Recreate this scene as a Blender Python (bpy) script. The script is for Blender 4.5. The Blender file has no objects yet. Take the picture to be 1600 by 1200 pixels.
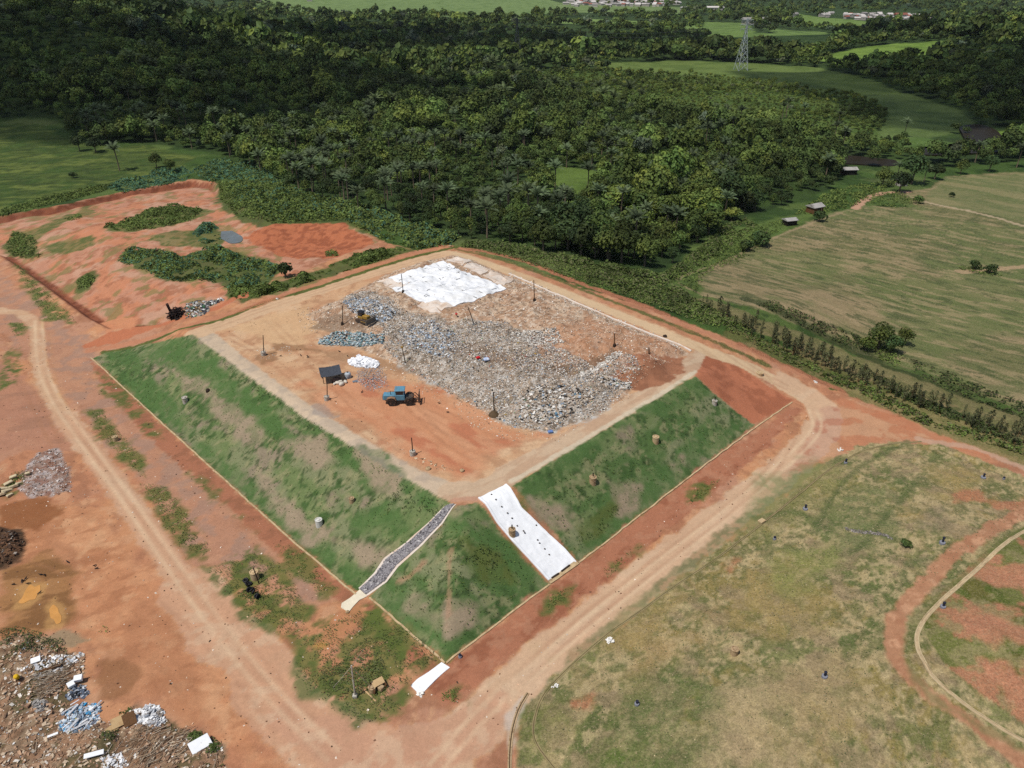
import bpy, math, random
import numpy as np
RNG = np.random.default_rng(7)
random.seed(7)
R = math.radians
for s_ in list(bpy.data.scenes)[:1]:
    SC = bpy.context.scene
COL = SC.collection

# ------------------------------------------------------------------ camera model (a drone about 78 m up, looking 29.8 degrees down)
CAM_H, PITCH, FPX = 78.0, R(29.8), 1130.0
cp_, sp_ = math.cos(PITCH), math.sin(PITCH)
def rays(P):
    P = np.atleast_2d(np.asarray(P, float))
    x = (P[:, 0] - 800) / FPX; y = (600 - P[:, 1]) / FPX
    return np.stack([x, cp_ + y * sp_, -sp_ + y * cp_], 1)
def project(x, y, z):
    dz = z - CAM_H
    dep = y * cp_ - dz * sp_
    up = y * sp_ + dz * cp_
    dep = np.where(dep > 1e-3, dep, 1e-3)
    return 800 + FPX * x / dep, 600 - FPX * up / dep, dep

# ------------------------------------------------------------------ noise
LAT = RNG.random((512, 512))
def vnoise(x, y, s):
    x = np.asarray(x) / s + 1000.5; y = np.asarray(y) / s + 1000.5
    xi = np.floor(x).astype(np.int64); yi = np.floor(y).astype(np.int64)
    fx = x - xi; fy = y - yi
    fx = fx * fx * (3 - 2 * fx); fy = fy * fy * (3 - 2 * fy)
    a = LAT[xi & 511, yi & 511]; b = LAT[(xi + 1) & 511, yi & 511]
    c = LAT[xi & 511, (yi + 1) & 511]; d = LAT[(xi + 1) & 511, (yi + 1) & 511]
    return (a * (1 - fx) + b * fx) * (1 - fy) + (c * (1 - fx) + d * fx) * fy
def fbm(x, y, s, o=4, seed=0):
    t = 0; amp = 1; tot = 0
    for k in range(o):
        t = t + amp * vnoise(np.asarray(x) + 37.7 * (k + seed * 3.1), np.asarray(y) - 91.3 * (k + seed * 1.7), s); tot += amp
        amp *= .55; s *= .47
    return np.clip((t / tot - .5) * 1.5 + .5, 0, 1)
def sm(t):
    t = np.clip(t, 0, 1); return t * t * (3 - 2 * t)
def lin(c, k=1.0):
    c = np.asarray(c, float) / 255
    return np.where(c < .04045, c / 12.92, ((c + .055) / 1.055) ** 2.4) * k
KAL = 0.72
def C(r, g, b): return lin((r, g, b), KAL)

# ------------------------------------------------------------------ polygons
def sdist(poly, X, Y):
    """signed distance to a polygon, positive inside (metres)"""
    poly = np.asarray(poly, float); n = len(poly)
    d2 = np.full(X.shape, 1e18); ins = np.zeros(X.shape, bool)
    for i in range(n):
        ax, ay = poly[i]; bx, by = poly[(i + 1) % n]
        ex, ey = bx - ax, by - ay; wx, wy = X - ax, Y - ay
        t = np.clip((wx * ex + wy * ey) / (ex * ex + ey * ey + 1e-12), 0, 1)
        d2 = np.minimum(d2, (wx - ex * t) ** 2 + (wy - ey * t) ** 2)
        c = (ay > Y) != (by > Y)
        if abs(ey) > 1e-12: ins ^= c & (X < ax + (Y - ay) * ex / ey)
    d = np.sqrt(d2)
    return np.where(ins, d, -d)
def ldist(line, X, Y):
    line = np.asarray(line, float); d2 = np.full(X.shape, 1e18)
    for i in range(len(line) - 1):
        ax, ay = line[i]; bx, by = line[i + 1]
        ex, ey = bx - ax, by - ay; wx, wy = X - ax, Y - ay
        t = np.clip((wx * ex + wy * ey) / (ex * ex + ey * ey + 1e-12), 0, 1)
        d2 = np.minimum(d2, (wx - ex * t) ** 2 + (wy - ey * t) ** 2)
    return np.sqrt(d2)
def inpoly(poly, X, Y):
    poly = np.asarray(poly, float); ins = np.zeros(np.shape(X), bool); n = len(poly)
    for i in range(n):
        ax, ay = poly[i]; bx, by = poly[(i + 1) % n]
        c = (ay > Y) != (by > Y)
        if abs(by - ay) > 1e-12: ins ^= c & (X < ax + (Y - ay) * (bx - ax) / (by - ay))
    return ins
def curve(P, n=8):
    """Catmull-Rom through points"""
    P = np.asarray(P, float); out = []
    Q = np.vstack([2 * P[0] - P[1], P, 2 * P[-1] - P[-2]])
    for i in range(1, len(Q) - 2):
        t = np.linspace(0, 1, n, endpoint=False)[:, None]
        a, b, c, d = Q[i - 1], Q[i], Q[i + 1], Q[i + 2]
        out.append(.5 * (2 * b + (c - a) * t + (2 * a - 5 * b + 4 * c - d) * t ** 2 + (3 * b - a - 3 * c + d) * t ** 3))
    return np.vstack(out + [P[-1:]])
def resample(P, step):
    P = np.asarray(P, float); s = np.r_[0, np.cumsum(np.linalg.norm(np.diff(P, axis=0), axis=1))]
    n = max(2, int(s[-1] / step) + 1); u = np.linspace(0, s[-1], n)
    return np.stack([np.interp(u, s, P[:, k]) for k in range(P.shape[1])], 1)

# ------------------------------------------------------------------ terrain heights
HC = 8.5
NP = np.array([-8.72, 63.49]); WP = np.array([-97.26, 148.11]); EP = np.array([58.31, 128.69])
UA = (WP - NP) / np.linalg.norm(WP - NP); UB = (EP - NP) / np.linalg.norm(EP - NP)
INV = np.linalg.inv(np.array([UA, UB]))
def ab(x, y):
    dx = x - NP[0]; dy = y - NP[1]
    return dx * INV[0, 0] + dy * INV[1, 0], dx * INV[0, 1] + dy * INV[1, 1]
def z_base(x, y):
    a, b = ab(x, y)
    wE = sm((b - 74) / 16); wW = sm((a - 100) / 20)
    rA = np.clip(a / 12.5, 0, 1) * (1 - wE) + sm((a + 4) / 30) * wE
    rB = np.clip(b / 15.5, 0, 1) * (1 - wW) + sm((b + 4) / 42) * wW
    k_ = .10; h_ = np.clip(.5 + .5 * (rB - rA) / k_, 0, 1); z = HC * (rB * (1 - h_) + rA * h_ - k_ * h_ * (1 - h_))
    z = z * (1 - .9 * sm((b - 97) / 75)) * (1 - .8 * sm((a - 175) / 110))
    d = np.hypot(x, y)
    z = z - 3.0 * sm((d - 230) / 150)
    far = sm((d - 200) / 150)
    z = z + far * (fbm(x, y, 90, 3, 2) - .5) * 2.0
    # wooded hills
    z = z + 62 * np.exp(-(((x + 470) / 230) ** 2 + ((y - 760) / 250) ** 2) * 1.3)
    z = z + 30 * np.exp(-(((x + 330) / 150) ** 2 + ((y - 560) / 120) ** 2) * 1.3)
    z = z + 42 * np.exp(-(((x - 640) / 190) ** 2 + ((y - 800) / 260) ** 2) * 1.2)
    z = z + 18 * np.exp(-(((x - 430) / 95) ** 2 + ((y - 560) / 110) ** 2) * 1.2)
    z = z + 30 * sm((d - 1900) / 1500) + 90 * sm((d - 2700) / 900) * fbm(x, y, 700, 3, 4)
    return z
def axis(lo, hi, flo, fhi, step, g=1.06, gmax=60):
    mid = np.arange(flo, fhi + step / 2, step); out = [mid]
    v, s, L = fhi, step, []
    while v < hi: s = min(s * g, gmax); v += s; L.append(v)
    out.append(np.array(L)); v, s, L = flo, step, []
    while v > lo: s = min(s * g, gmax); v -= s; L.append(v)
    return np.concatenate([np.array(L[::-1]), mid, np.array(out[1])])
XL = axis(-3800, 3800, -118, 118, .35, 1.015, 60)
YL = axis(-60, 4200, 44, 175, .35, 1.008, 60)
GX, GY = np.meshgrid(XL, YL, indexing='ij')
NX, NY = GX.shape
Z = z_base(GX, GY)
def zat(x, y, G=None):
    G = Z if G is None else G
    x = np.asarray(x, float); y = np.asarray(y, float)
    i = np.clip(np.searchsorted(XL, x) - 1, 0, NX - 2); j = np.clip(np.searchsorted(YL, y) - 1, 0, NY - 2)
    u = np.clip((x - XL[i]) / (XL[i + 1] - XL[i]), 0, 1); v = np.clip((y - YL[j]) / (YL[j + 1] - YL[j]), 0, 1)
    return (G[i, j] * (1 - u) + G[i + 1, j] * u) * (1 - v) + (G[i, j + 1] * (1 - u) + G[i + 1, j + 1] * u) * v
TS = np.geomspace(45, 4300, 500)
def hit(P):
    """picture points of the survey photograph -> world points on the ground"""
    d = rays(P); T = TS[None, :]
    x = d[:, :1] * T; y = d[:, 1:2] * T; z = CAM_H + d[:, 2:3] * T
    below = z < zat(x, y)
    k = np.argmax(below, 1); k = np.where(below.any(1), np.maximum(k, 1), len(TS) - 1)
    lo = TS[k - 1]; hi = TS[k]
    for _ in range(14):
        m = (lo + hi) / 2
        bl = CAM_H + d[:, 2] * m < zat(d[:, 0] * m, d[:, 1] * m)
        hi = np.where(bl, m, hi); lo = np.where(bl, lo, m)
    t = (lo + hi) / 2
    x, y = d[:, 0] * t, d[:, 1] * t
    return np.stack([x, y, zat(x, y)], 1)
def h2(P): return hit(P)[:, :2]
def at(px, py): return hit([(px, py)])[0]
def add_region(poly, fn):
    global Z
    lo = poly.min(0) - 2; hi = poly.max(0) + 2
    m = (GX > lo[0]) & (GX < hi[0]) & (GY > lo[1]) & (GY < hi[1])
    s = sdist(poly, GX[m], GY[m]); Z[m] += fn(s, GX[m], GY[m])

PIT = [(-200, 385), (-60, 352), (0, 338), (90, 322), (190, 300), (300, 282), (335, 285), (360, 310), (430, 352), (540, 346), (590, 378), (500, 412), (400, 458), (340, 484), (260, 505), (170, 514), (130, 492), (60, 440), (0, 398), (-200, 430)]
MOUND = [(1390, 690), (1470, 695), (1600, 745), (1900, 860), (2100, 1500), (820, 1500), (806, 1200), (815, 1120), (858, 1065), (960, 985), (1080, 895), (1200, 800), (1290, 725), (1340, 697)]
INNER = [(1600, 832), (1560, 858), (1515, 900), (1470, 940), (1438, 978), (1433, 1010), (1460, 1060), (1520, 1110), (1600, 1158), (1750, 1230), (2000, 1100), (1800, 800)]
PITW, MOUNDW, INNERW = h2(PIT), h2(MOUND), h2(INNER)
def pit_fn(s, x, y):
    px = project(x, y, np.full(np.shape(x), 5.0))[0]; soft = sm((px - 330) / 60)
    return -2.0 * (sm((s + .3) / 2.2) * (1 - soft) + sm(s / 16) * soft) + sm(s / 3) * (fbm(x, y, 7, 4, 3) - .5) * 1.2
add_region(PITW, pit_fn)
add_region(MOUNDW, lambda s, x, y: 3.2 * sm(s / 32) - .25 * np.exp(-((s - 1.4) / .5) ** 2) + sm(s / 4) * (fbm(x, y, 9, 4, 5) - .5) * .9)
add_region(INNERW, lambda s, x, y: 2.2 * sm(s / 12))
HEAP = [(478, 492), (540, 463), (585, 441), (600, 430), (660, 410), (710, 400), (740, 408), (800, 434), (900, 474), (1010, 522), (1060, 541), (1072, 552), (1040, 572), (985, 612), (940, 645), (862, 674), (800, 667), (765, 648), (700, 614), (640, 578), (600, 560), (560, 545), (500, 538), (494, 528), (530, 518), (500, 508)]
HEAPW = h2(HEAP)
BAND = [(538, 470), (575, 462), (640, 503), (700, 520), (790, 522), (860, 555), (930, 588), (985, 566), (1000, 590), (940, 645), (862, 674), (800, 667), (765, 648), (700, 614), (640, 578), (600, 550), (600, 525), (560, 505)]
BANDW = h2(BAND)
def heap_fn(s, x, y):
    e = sm((s + .4) / 5)
    back = sm((s - 3) / 14)
    return e * 1.7 + back * 1.2 + e * ((fbm(x, y, 6, 3, 6) - .5) * 1.3 + (fbm(x, y, 1.5, 3, 7) - .5) * .65)
add_region(HEAPW, heap_fn)
SOIL = h2([(955, 588), (985, 552), (1030, 556), (1062, 568), (1048, 592), (1000, 610)])
add_region(SOIL, lambda s, x, y: 2.2 * sm(s / 5.5) + sm(s / 2) * (fbm(x, y, 2.5, 3, 8) - .5) * .5)
BRUSH = [(-80, 1010), (0, 1000), (40, 990), (100, 1018), (135, 1025), (128, 1065), (105, 1100), (140, 1120), (180, 1130), (205, 1108), (235, 1105), (265, 1130), (310, 1142), (345, 1162), (352, 1200), (380, 1320), (-150, 1400)]
BRUSHW = h2(BRUSH)
add_region(BRUSHW, lambda s, x, y: .45 * sm(s / 3) + sm(s / 1) * ((fbm(x, y, 3, 3, 9) - .5) * .6 + (fbm(x, y, .9, 2, 10) - .5) * .25))
RUBBLE = [(28, 765), (35, 742), (58, 708), (90, 700), (112, 738), (112, 768), (80, 776), (45, 776)]
RUBBLEW = h2(RUBBLE)
add_region(RUBBLEW, lambda s, x, y: .2 * sm(s / 2) + sm(s / 1) * (fbm(x, y, 1.2, 3, 11) - .5) * .5)
DIRTPILE = h2([(-60, 825), (0, 822), (30, 828), (45, 850), (30, 880), (0, 892), (-60, 900)])
add_region(DIRTPILE, lambda s, x, y: 1.0 * sm(s / 2) + sm(s / .8) * (fbm(x, y, 1.5, 3, 12) - .5) * .7)
# gentle unevenness of the bare earth and of the grass slopes
Z += (fbm(GX, GY, 4, 4, 13) - .5) * .22 * (np.hypot(GX, GY) < 330)

# ------------------------------------------------------------------ tagging and mesh helpers
def tag(o, label=None, cat=None, group=None, kind=None):
    if label: o['label'] = label
    if cat: o['category'] = cat
    if group: o['group'] = group
    if kind: o['kind'] = kind
    return o
def thing(name, label, cat, loc=(0, 0, 0), rz=0, group=None):
    o = bpy.data.objects.new(name, None); COL.objects.link(o)
    o.location = [float(v) for v in loc]; o.rotation_euler = (0, 0, rz); o.empty_display_size = .2
    return tag(o, label, cat, group)
def mesh_np(name, V, F, mat, parent=None, col=None, fcol=None, smooth=False, uniform=None):
    """V n x 3, F list of m x k arrays (or one); col per vertex, fcol per face"""
    me = bpy.data.meshes.new(name)
    V = np.ascontiguousarray(V, np.float32)
    Fs = F if isinstance(F, list) else [F]
    Fs = [np.asarray(f, np.int32) for f in Fs if len(f)]
    me.vertices.add(len(V)); me.vertices.foreach_set('co', V.ravel())
    loops = np.concatenate([f.ravel() for f in Fs]); sizes = np.concatenate([np.full(len(f), f.shape[1], np.int32) for f in Fs])
    starts = np.r_[0, np.cumsum(sizes)[:-1]].astype(np.int32)
    me.loops.add(len(loops)); me.loops.foreach_set('vertex_index', loops)
    me.polygons.add(len(sizes)); me.polygons.foreach_set('loop_start', starts)
    if smooth: me.polygons.foreach_set('use_smooth', np.ones(len(sizes), bool))
    else: me.polygons.foreach_set('use_smooth', np.zeros(len(sizes), bool))
    if col is not None:
        at_ = me.attributes.new('Col', 'FLOAT_COLOR', 'POINT')
        at_.data.foreach_set('color', np.c_[col, np.ones(len(col))].astype(np.float32).ravel())
    if fcol is not None:
        at_ = me.attributes.new('Col', 'FLOAT_COLOR', 'FACE')
        at_.data.foreach_set('color', np.c_[fcol, np.ones(len(fcol))].astype(np.float32).ravel())
    me.update(calc_edges=True)
    me.materials.append(mat)
    o = bpy.data.objects.new(name, me); COL.objects.link(o)
    if parent is not None: o.parent = parent
    return o
class MB:
    """collects shapes for ONE mesh"""
    def __init__(s): s.V = []; s.F = []
    def add(s, vs, fs):
        b = len(s.V); s.V += [tuple(map(float, v)) for v in vs]; s.F += [tuple(b + i for i in f) for f in fs]; return s
    def box(s, c, d, rz=0, ry=0, rx=0, taper=1.0, bev=0.0):
        x, y, z = d[0] / 2, d[1] / 2, d[2] / 2
        if bev > 0:
            k = min(bev, x * .9, y * .9, z * .9)
            pts = []
            for (zz, i) in ((-z, k), (-z + k, 0), (z - k, 0), (z, k)):
                t = 1 if zz < 0 else taper
                X, Y = (x - i) * t, (y - i) * t
                kx = k * .7
                pts += [(-X, -Y + kx, zz), (-X + kx, -Y, zz), (X - kx, -Y, zz), (X, -Y + kx, zz), (X, Y - kx, zz), (X - kx, Y, zz), (-X + kx, Y, zz), (-X, Y - kx, zz)]
            fs = [tuple(range(7, -1, -1)), tuple(range(24, 32))]
            for r in range(3):
                for q in range(8): fs.append((r * 8 + q, r * 8 + (q + 1) % 8, r * 8 + 8 + (q + 1) % 8, r * 8 + 8 + q))
        else:
            pts = [(-x, -y, -z), (x, -y, -z), (x, y, -z), (-x, y, -z), (-x * taper, -y * taper, z), (x * taper, -y * taper, z), (x * taper, y * taper, z), (-x * taper, y * taper, z)]
            fs = [(3, 2, 1, 0), (4, 5, 6, 7), (0, 1, 5, 4), (1, 2, 6, 5), (2, 3, 7, 6), (3, 0, 4, 7)]
        m = rotm(rx, ry, rz)
        return s.add([np.array(c) + m @ np.array(p) for p in pts], fs)
    def prism(s, prof, y0, y1):
        """profile in x,z extruded along y"""
        n = len(prof)
        vs = [(p[0], y0, p[1]) for p in prof] + [(p[0], y1, p[1]) for p in prof]
        fs = [tuple(range(n - 1, -1, -1)), tuple(range(n, 2 * n))] + [(i, (i + 1) % n, n + (i + 1) % n, n + i) for i in range(n)]
        return s.add(vs, [tuple(reversed(f)) for f in fs])
    def tube(s, pts, rad, n=8, cap=True):
        pts = [np.array(p, float) for p in pts]
        rad = rad if hasattr(rad, '__len__') else [rad] * len(pts)
        vs = []; fs = []
        for i, p in enumerate(pts):
            d = pts[min(i + 1, len(pts) - 1)] - pts[max(i - 1, 0)]; d = d / (np.linalg.norm(d) + 1e-9)
            u = np.cross(d, (0, 0, 1.) if abs(d[2]) < .95 else (1., 0, 0)); u /= np.linalg.norm(u); w = np.cross(d, u)
            for k in range(n):
                an = 2 * math.pi * k / n; vs.append(p + rad[i] * (math.cos(an) * u + math.sin(an) * w))
        for i in range(len(pts) - 1):
            for k in range(n): fs.append((i * n + k, i * n + (k + 1) % n, (i + 1) * n + (k + 1) % n, (i + 1) * n + k))
        if cap: fs += [tuple(range(n - 1, -1, -1)), tuple(range((len(pts) - 1) * n, len(pts) * n))]
        return s.add(vs, fs)
    def lathe(s, prof, n=18, c=(0, 0, 0), m=None):
        """profile (r, z)"""
        vs = []; fs = []; m = np.eye(3) if m is None else m
        for r, z in prof:
            for k in range(n):
                an = 2 * math.pi * k / n; vs.append(np.array(c) + m @ np.array((r * math.cos(an), r * math.sin(an), z)))
        for i in range(len(prof) - 1):
            for k in range(n): fs.append((i * n + k, i * n + (k + 1) % n, (i + 1) * n + (k + 1) % n, (i + 1) * n + k))
        if prof[0][0] > 1e-4: fs.append(tuple(range(n - 1, -1, -1)))
        if prof[-1][0] > 1e-4: fs.append(tuple(range((len(prof) - 1) * n, len(prof) * n)))
        return s.add(vs, fs)
    def build(s, name, mat, parent=None, smooth=False, world=False):
        me = bpy.data.meshes.new(name)
        V = s.V
        if world and parent is not None:
            l = parent.location; V = [(v[0] - l[0], v[1] - l[1], v[2] - l[2]) for v in V]
        me.from_pydata(V, [], s.F); me.materials.append(mat)
        if smooth:
            for p in me.polygons: p.use_smooth = True
        o = bpy.data.objects.new(name, me); COL.objects.link(o)
        if parent is not None: o.parent = parent
        return o
def rotm(rx, ry, rz):
    cx, sx, cy, sy, cz, sz = math.cos(rx), math.sin(rx), math.cos(ry), math.sin(ry), math.cos(rz), math.sin(rz)
    return np.array([[cz, -sz, 0], [sz, cz, 0], [0, 0, 1]]) @ np.array([[cy, 0, sy], [0, 1, 0], [-sy, 0, cy]]) @ np.array([[1, 0, 0], [0, cx, -sx], [0, sx, cx]])
def dup(root, loc, rz=0, scale=None, label=None, group=None):
    r = root.copy(); COL.objects.link(r); r.location = [float(v) for v in loc]; r.rotation_euler = (0, 0, rz)
    if scale is not None: r.scale = scale if hasattr(scale, '__len__') else (scale,) * 3
    if label: r['label'] = label
    if group: r['group'] = group
    for ch in list(root.children):
        c = ch.copy(); COL.objects.link(c); c.parent = r
        for g in list(ch.children):
            d = g.copy(); COL.objects.link(d); d.parent = c
    return r

# ------------------------------------------------------------------ materials
def nodes(name):
    m = bpy.data.materials.new(name); m.use_nodes = True; nt = m.node_tree
    b = nt.nodes['Principled BSDF']; b.inputs['Specular IOR Level'].default_value = .15
    return m, nt, b
def N(nt, t, **kw):
    n = nt.nodes.new(t)
    for k, v in kw.items():
        if k in n.inputs: n.inputs[k].default_value = v
        else: setattr(n, k, v)
    return n
def ground_mat(name, scales, amts, rough=.95, bump=.3, bdist=.15, tint=None):
    """the albedo attribute broken up by world-space noise, with relief"""
    m, nt, b = nodes(name); L = nt.links
    at_ = N(nt, 'ShaderNodeAttribute', attribute_name='Col')
    geo = N(nt, 'ShaderNodeNewGeometry')
    cur = at_.outputs['Color']; hs = []
    for s, a in zip(scales, amts):
        no = N(nt, 'ShaderNodeTexNoise', Scale=s, Detail=6.0, Roughness=.65); L.new(geo.outputs['Position'], no.inputs['Vector'])
        mr = N(nt, 'ShaderNodeMapRange'); mr.inputs[1].default_value = .25; mr.inputs[2].default_value = .75
        mr.inputs[3].default_value = 1 - a; mr.inputs[4].default_value = 1 + a; L.new(no.outputs['Fac'], mr.inputs[0])
        mx = N(nt, 'ShaderNodeVectorMath', operation='MULTIPLY'); L.new(cur, mx.inputs[0]); L.new(mr.outputs[0], mx.inputs[1]); cur = mx.outputs[0]; hs.append(no)
    if tint is not None:
        no = N(nt, 'ShaderNodeTexNoise', Scale=tint[1], Detail=5.0, Roughness=.7); L.new(geo.outputs['Position'], no.inputs['Vector'])
        mr = N(nt, 'ShaderNodeMapRange'); mr.inputs[1].default_value = .5; mr.inputs[2].default_value = .68; L.new(no.outputs['Fac'], mr.inputs[0])
        mu = N(nt, 'ShaderNodeMath', operation='MULTIPLY'); mu.inputs[1].default_value = tint[2]; L.new(mr.outputs[0], mu.inputs[0])
        mx = N(nt, 'ShaderNodeMix', data_type='RGBA'); L.new(mu.outputs[0], mx.inputs['Factor']); L.new(cur, mx.inputs['A']); mx.inputs['B'].default_value = (*tint[0], 1); cur = mx.outputs['Result']
    L.new(cur, b.inputs['Base Color']); b.inputs['Roughness'].default_value = rough
    if bump:
        bp = N(nt, 'ShaderNodeBump', Strength=bump, Distance=bdist); L.new(hs[-1].outputs['Fac'], bp.inputs['Height']); L.new(bp.outputs[0], b.inputs['Normal'])
    return m
def flat(name, rgb, rough=.8, ns=3.0, na=.25, bump=.0, metal=0.0, second=None, spec=.2, objrand=0.0):
    """one material colour with wear: noise in value, optional second colour in blotches"""
    m, nt, b = nodes(name); L = nt.links
    tc = N(nt, 'ShaderNodeTexCoord')
    no = N(nt, 'ShaderNodeTexNoise', Scale=ns, Detail=6.0, Roughness=.65); L.new(tc.outputs['Object'], no.inputs['Vector'])
    mr = N(nt, 'ShaderNodeMapRange'); mr.inputs[1].default_value = .25; mr.inputs[2].default_value = .75; mr.inputs[3].default_value = 1 - na; mr.inputs[4].default_value = 1 + na
    L.new(no.outputs['Fac'], mr.inputs[0])
    base = N(nt, 'ShaderNodeMix', data_type='RGBA'); base.inputs['A'].default_value = (*rgb, 1); base.inputs['B'].default_value = (*(second if second is not None else rgb), 1)
    if second is not None:
        n2 = N(nt, 'ShaderNodeTexNoise', Scale=ns * .6, Detail=4.0, Roughness=.6); L.new(tc.outputs['Object'], n2.inputs['Vector'])
        m2 = N(nt, 'ShaderNodeMapRange'); m2.inputs[1].default_value = .5; m2.inputs[2].default_value = .65; L.new(n2.outputs['Fac'], m2.inputs[0]); L.new(m2.outputs[0], base.inputs['Factor'])
    else: base.inputs['Factor'].default_value = 0
    mx = N(nt, 'ShaderNodeVectorMath', operation='MULTIPLY'); L.new(base.outputs['Result'], mx.inputs[0]); L.new(mr.outputs[0], mx.inputs[1]); out = mx.outputs[0]
    if objrand:
        oi = N(nt, 'ShaderNodeObjectInfo'); m3 = N(nt, 'ShaderNodeMapRange'); m3.inputs[3].default_value = 1 - objrand; m3.inputs[4].default_value = 1 + objrand
        L.new(oi.outputs['Random'], m3.inputs[0]); x3 = N(nt, 'ShaderNodeVectorMath', operation='MULTIPLY'); L.new(out, x3.inputs[0]); L.new(m3.outputs[0], x3.inputs[1]); out = x3.outputs[0]
    L.new(out, b.inputs['Base Color']); b.inputs['Roughness'].default_value = rough; b.inputs['Metallic'].default_value = metal; b.inputs['Specular IOR Level'].default_value = spec
    if bump:
        bp = N(nt, 'ShaderNodeBump', Strength=bump, Distance=.05); L.new(no.outputs['Fac'], bp.inputs['Height']); L.new(bp.outputs[0], b.inputs['Normal'])
    return m
def leaf_mat(name, objrand=.35, trans=.25, attr=True, rgb=(.05, .08, .02)):
    m, nt, b = nodes(name); L = nt.links
    if attr: src = N(nt, 'ShaderNodeAttribute', attribute_name='Col').outputs['Color']
    else:
        r_ = N(nt, 'ShaderNodeRGB'); r_.outputs[0].default_value = (*rgb, 1); src = r_.outputs[0]
    if objrand:
        oi = N(nt, 'ShaderNodeObjectInfo')
        hs = N(nt, 'ShaderNodeHueSaturation'); mr = N(nt, 'ShaderNodeMapRange'); mr.inputs[3].default_value = 1 - objrand; mr.inputs[4].default_value = 1 + objrand
        L.new(oi.outputs['Random'], mr.inputs[0]); L.new(mr.outputs[0], hs.inputs['Value'])
        mh = N(nt, 'ShaderNodeMapRange'); mh.inputs[3].default_value = .485; mh.inputs[4].default_value = .515
        fr = N(nt, 'ShaderNodeMath', operation='FRACT'); mu = N(nt, 'ShaderNodeMath', operation='MULTIPLY'); mu.inputs[1].default_value = 17.3
        L.new(oi.outputs['Random'], mu.inputs[0]); L.new(mu.outputs[0], fr.inputs[0]); L.new(fr.outputs[0], mh.inputs[0]); L.new(mh.outputs[0], hs.inputs['Hue'])
        L.new(src, hs.inputs['Color']); src = hs.outputs[0]
    L.new(src, b.inputs['Base Color']); b.inputs['Roughness'].default_value = .7; b.inputs['Specular IOR Level'].default_value = .2
    if trans:
        tr = N(nt, 'ShaderNodeBsdfTranslucent'); L.new(src, tr.inputs['Color'])
        mx = N(nt, 'ShaderNodeMixShader'); mx.inputs[0].default_value = trans
        L.new(b.outputs[0], mx.inputs[1]); L.new(tr.outputs[0], mx.inputs[2]); L.new(mx.outputs[0], nt.nodes['Material Output'].inputs['Surface'])
    return m
# ------------------------------------------------------------------ what the ground is made of: albedo per vertex, then one object per kind of ground
XF, YF = GX.ravel(), GY.ravel()
DF = np.hypot(XF, YF)
NV = len(XF)
ALB = np.zeros((NV, 3)); KIND = np.zeros(NV, np.int8)
GROUND, BARE, ROAD, PLAT, GRASS, DRY, CROP, PAST, HEAPZ, BRUSHZ, RUBZ = range(11)
def idx_box(lo, hi, pad):
    ix0, ix1 = np.searchsorted(XL, lo[0] - pad), np.searchsorted(XL, hi[0] + pad)
    iy0, iy1 = np.searchsorted(YL, lo[1] - pad), np.searchsorted(YL, hi[1] + pad)
    return (np.arange(ix0, ix1)[:, None] * NY + np.arange(iy0, iy1)[None, :]).ravel()
def area(pts, rag=1.0, soft=.5, world=False, rs=None):
    P = np.asarray(pts, float) if world else h2(pts)
    pad = rag * 1.2 + soft + 1
    i = idx_box(P.min(0), P.max(0), pad)
    x, y = XF[i], YF[i]
    s = sdist(P, x, y) + (fbm(x, y, rs or max(1.2, rag * 3), 4, 21) - .5) * 2.4 * rag
    w = sm(s / soft + .5)
    k = w > .001
    return i[k], w[k]
def strip(pts, width, rag=.3, soft=.4, smooth=True):
    P = h2(pts)
    if smooth and len(P) > 2: P = curve(P, 6)
    i = idx_box(P.min(0), P.max(0), width + rag + 1)
    x, y = XF[i], YF[i]
    s = width / 2 - ldist(P, x, y) + (fbm(x, y, max(1, rag * 4), 4, 22) - .5) * 2.4 * rag
    w = sm(s / soft + .5); k = w > .001
    return i[k], w[k]
def lay(iw, col, k=1.0):
    i, w = iw; w = (w * k)[:, None]; ALB[i] = ALB[i] * (1 - w) + np.asarray(col) * w
def mott(iw, col, scale, lo, hi, k=1.0, seed=0, oct=4, ang=None, st=1.0):
    i, w = iw; x, y = XF[i], YF[i]
    if ang is not None:
        c, s = math.cos(ang), math.sin(ang); x, y = (x * c + y * s) / st, -x * s + y * c
    n = fbm(x, y, scale, oct, 30 + seed)
    w = (w * k * sm((n - lo) / (hi - lo)))[:, None]; ALB[i] = ALB[i] * (1 - w) + np.asarray(col) * w
def kind(iw, v):
    i, w = iw; KIND[i[w > .5]] = v

ANG = math.atan2(UA[1], UA[0]); ANGB = math.atan2(UB[1], UB[0])
ALL = (np.arange(NV), np.ones(NV))
# undergrowth and meadows beyond everything
G1, G2, G3 = C(72, 96, 44), C(98, 116, 60), C(52, 74, 34)
ALB[:] = G1
mott(ALL, G2, 22, .45, .7, .8, 1); mott(ALL, G3, 9, .5, .7, .8, 2); mott(ALL, C(120, 126, 78), 45, .55, .75, .5, 3)
FARW = (np.nonzero(DF > 900)[0], sm((DF[DF > 900] - 900) / 400))
mott(FARW, C(108, 132, 70), 160, .42, .55, .8, 4); mott(FARW, C(70, 96, 52), 210, .5, .6, .8, 5)

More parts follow.
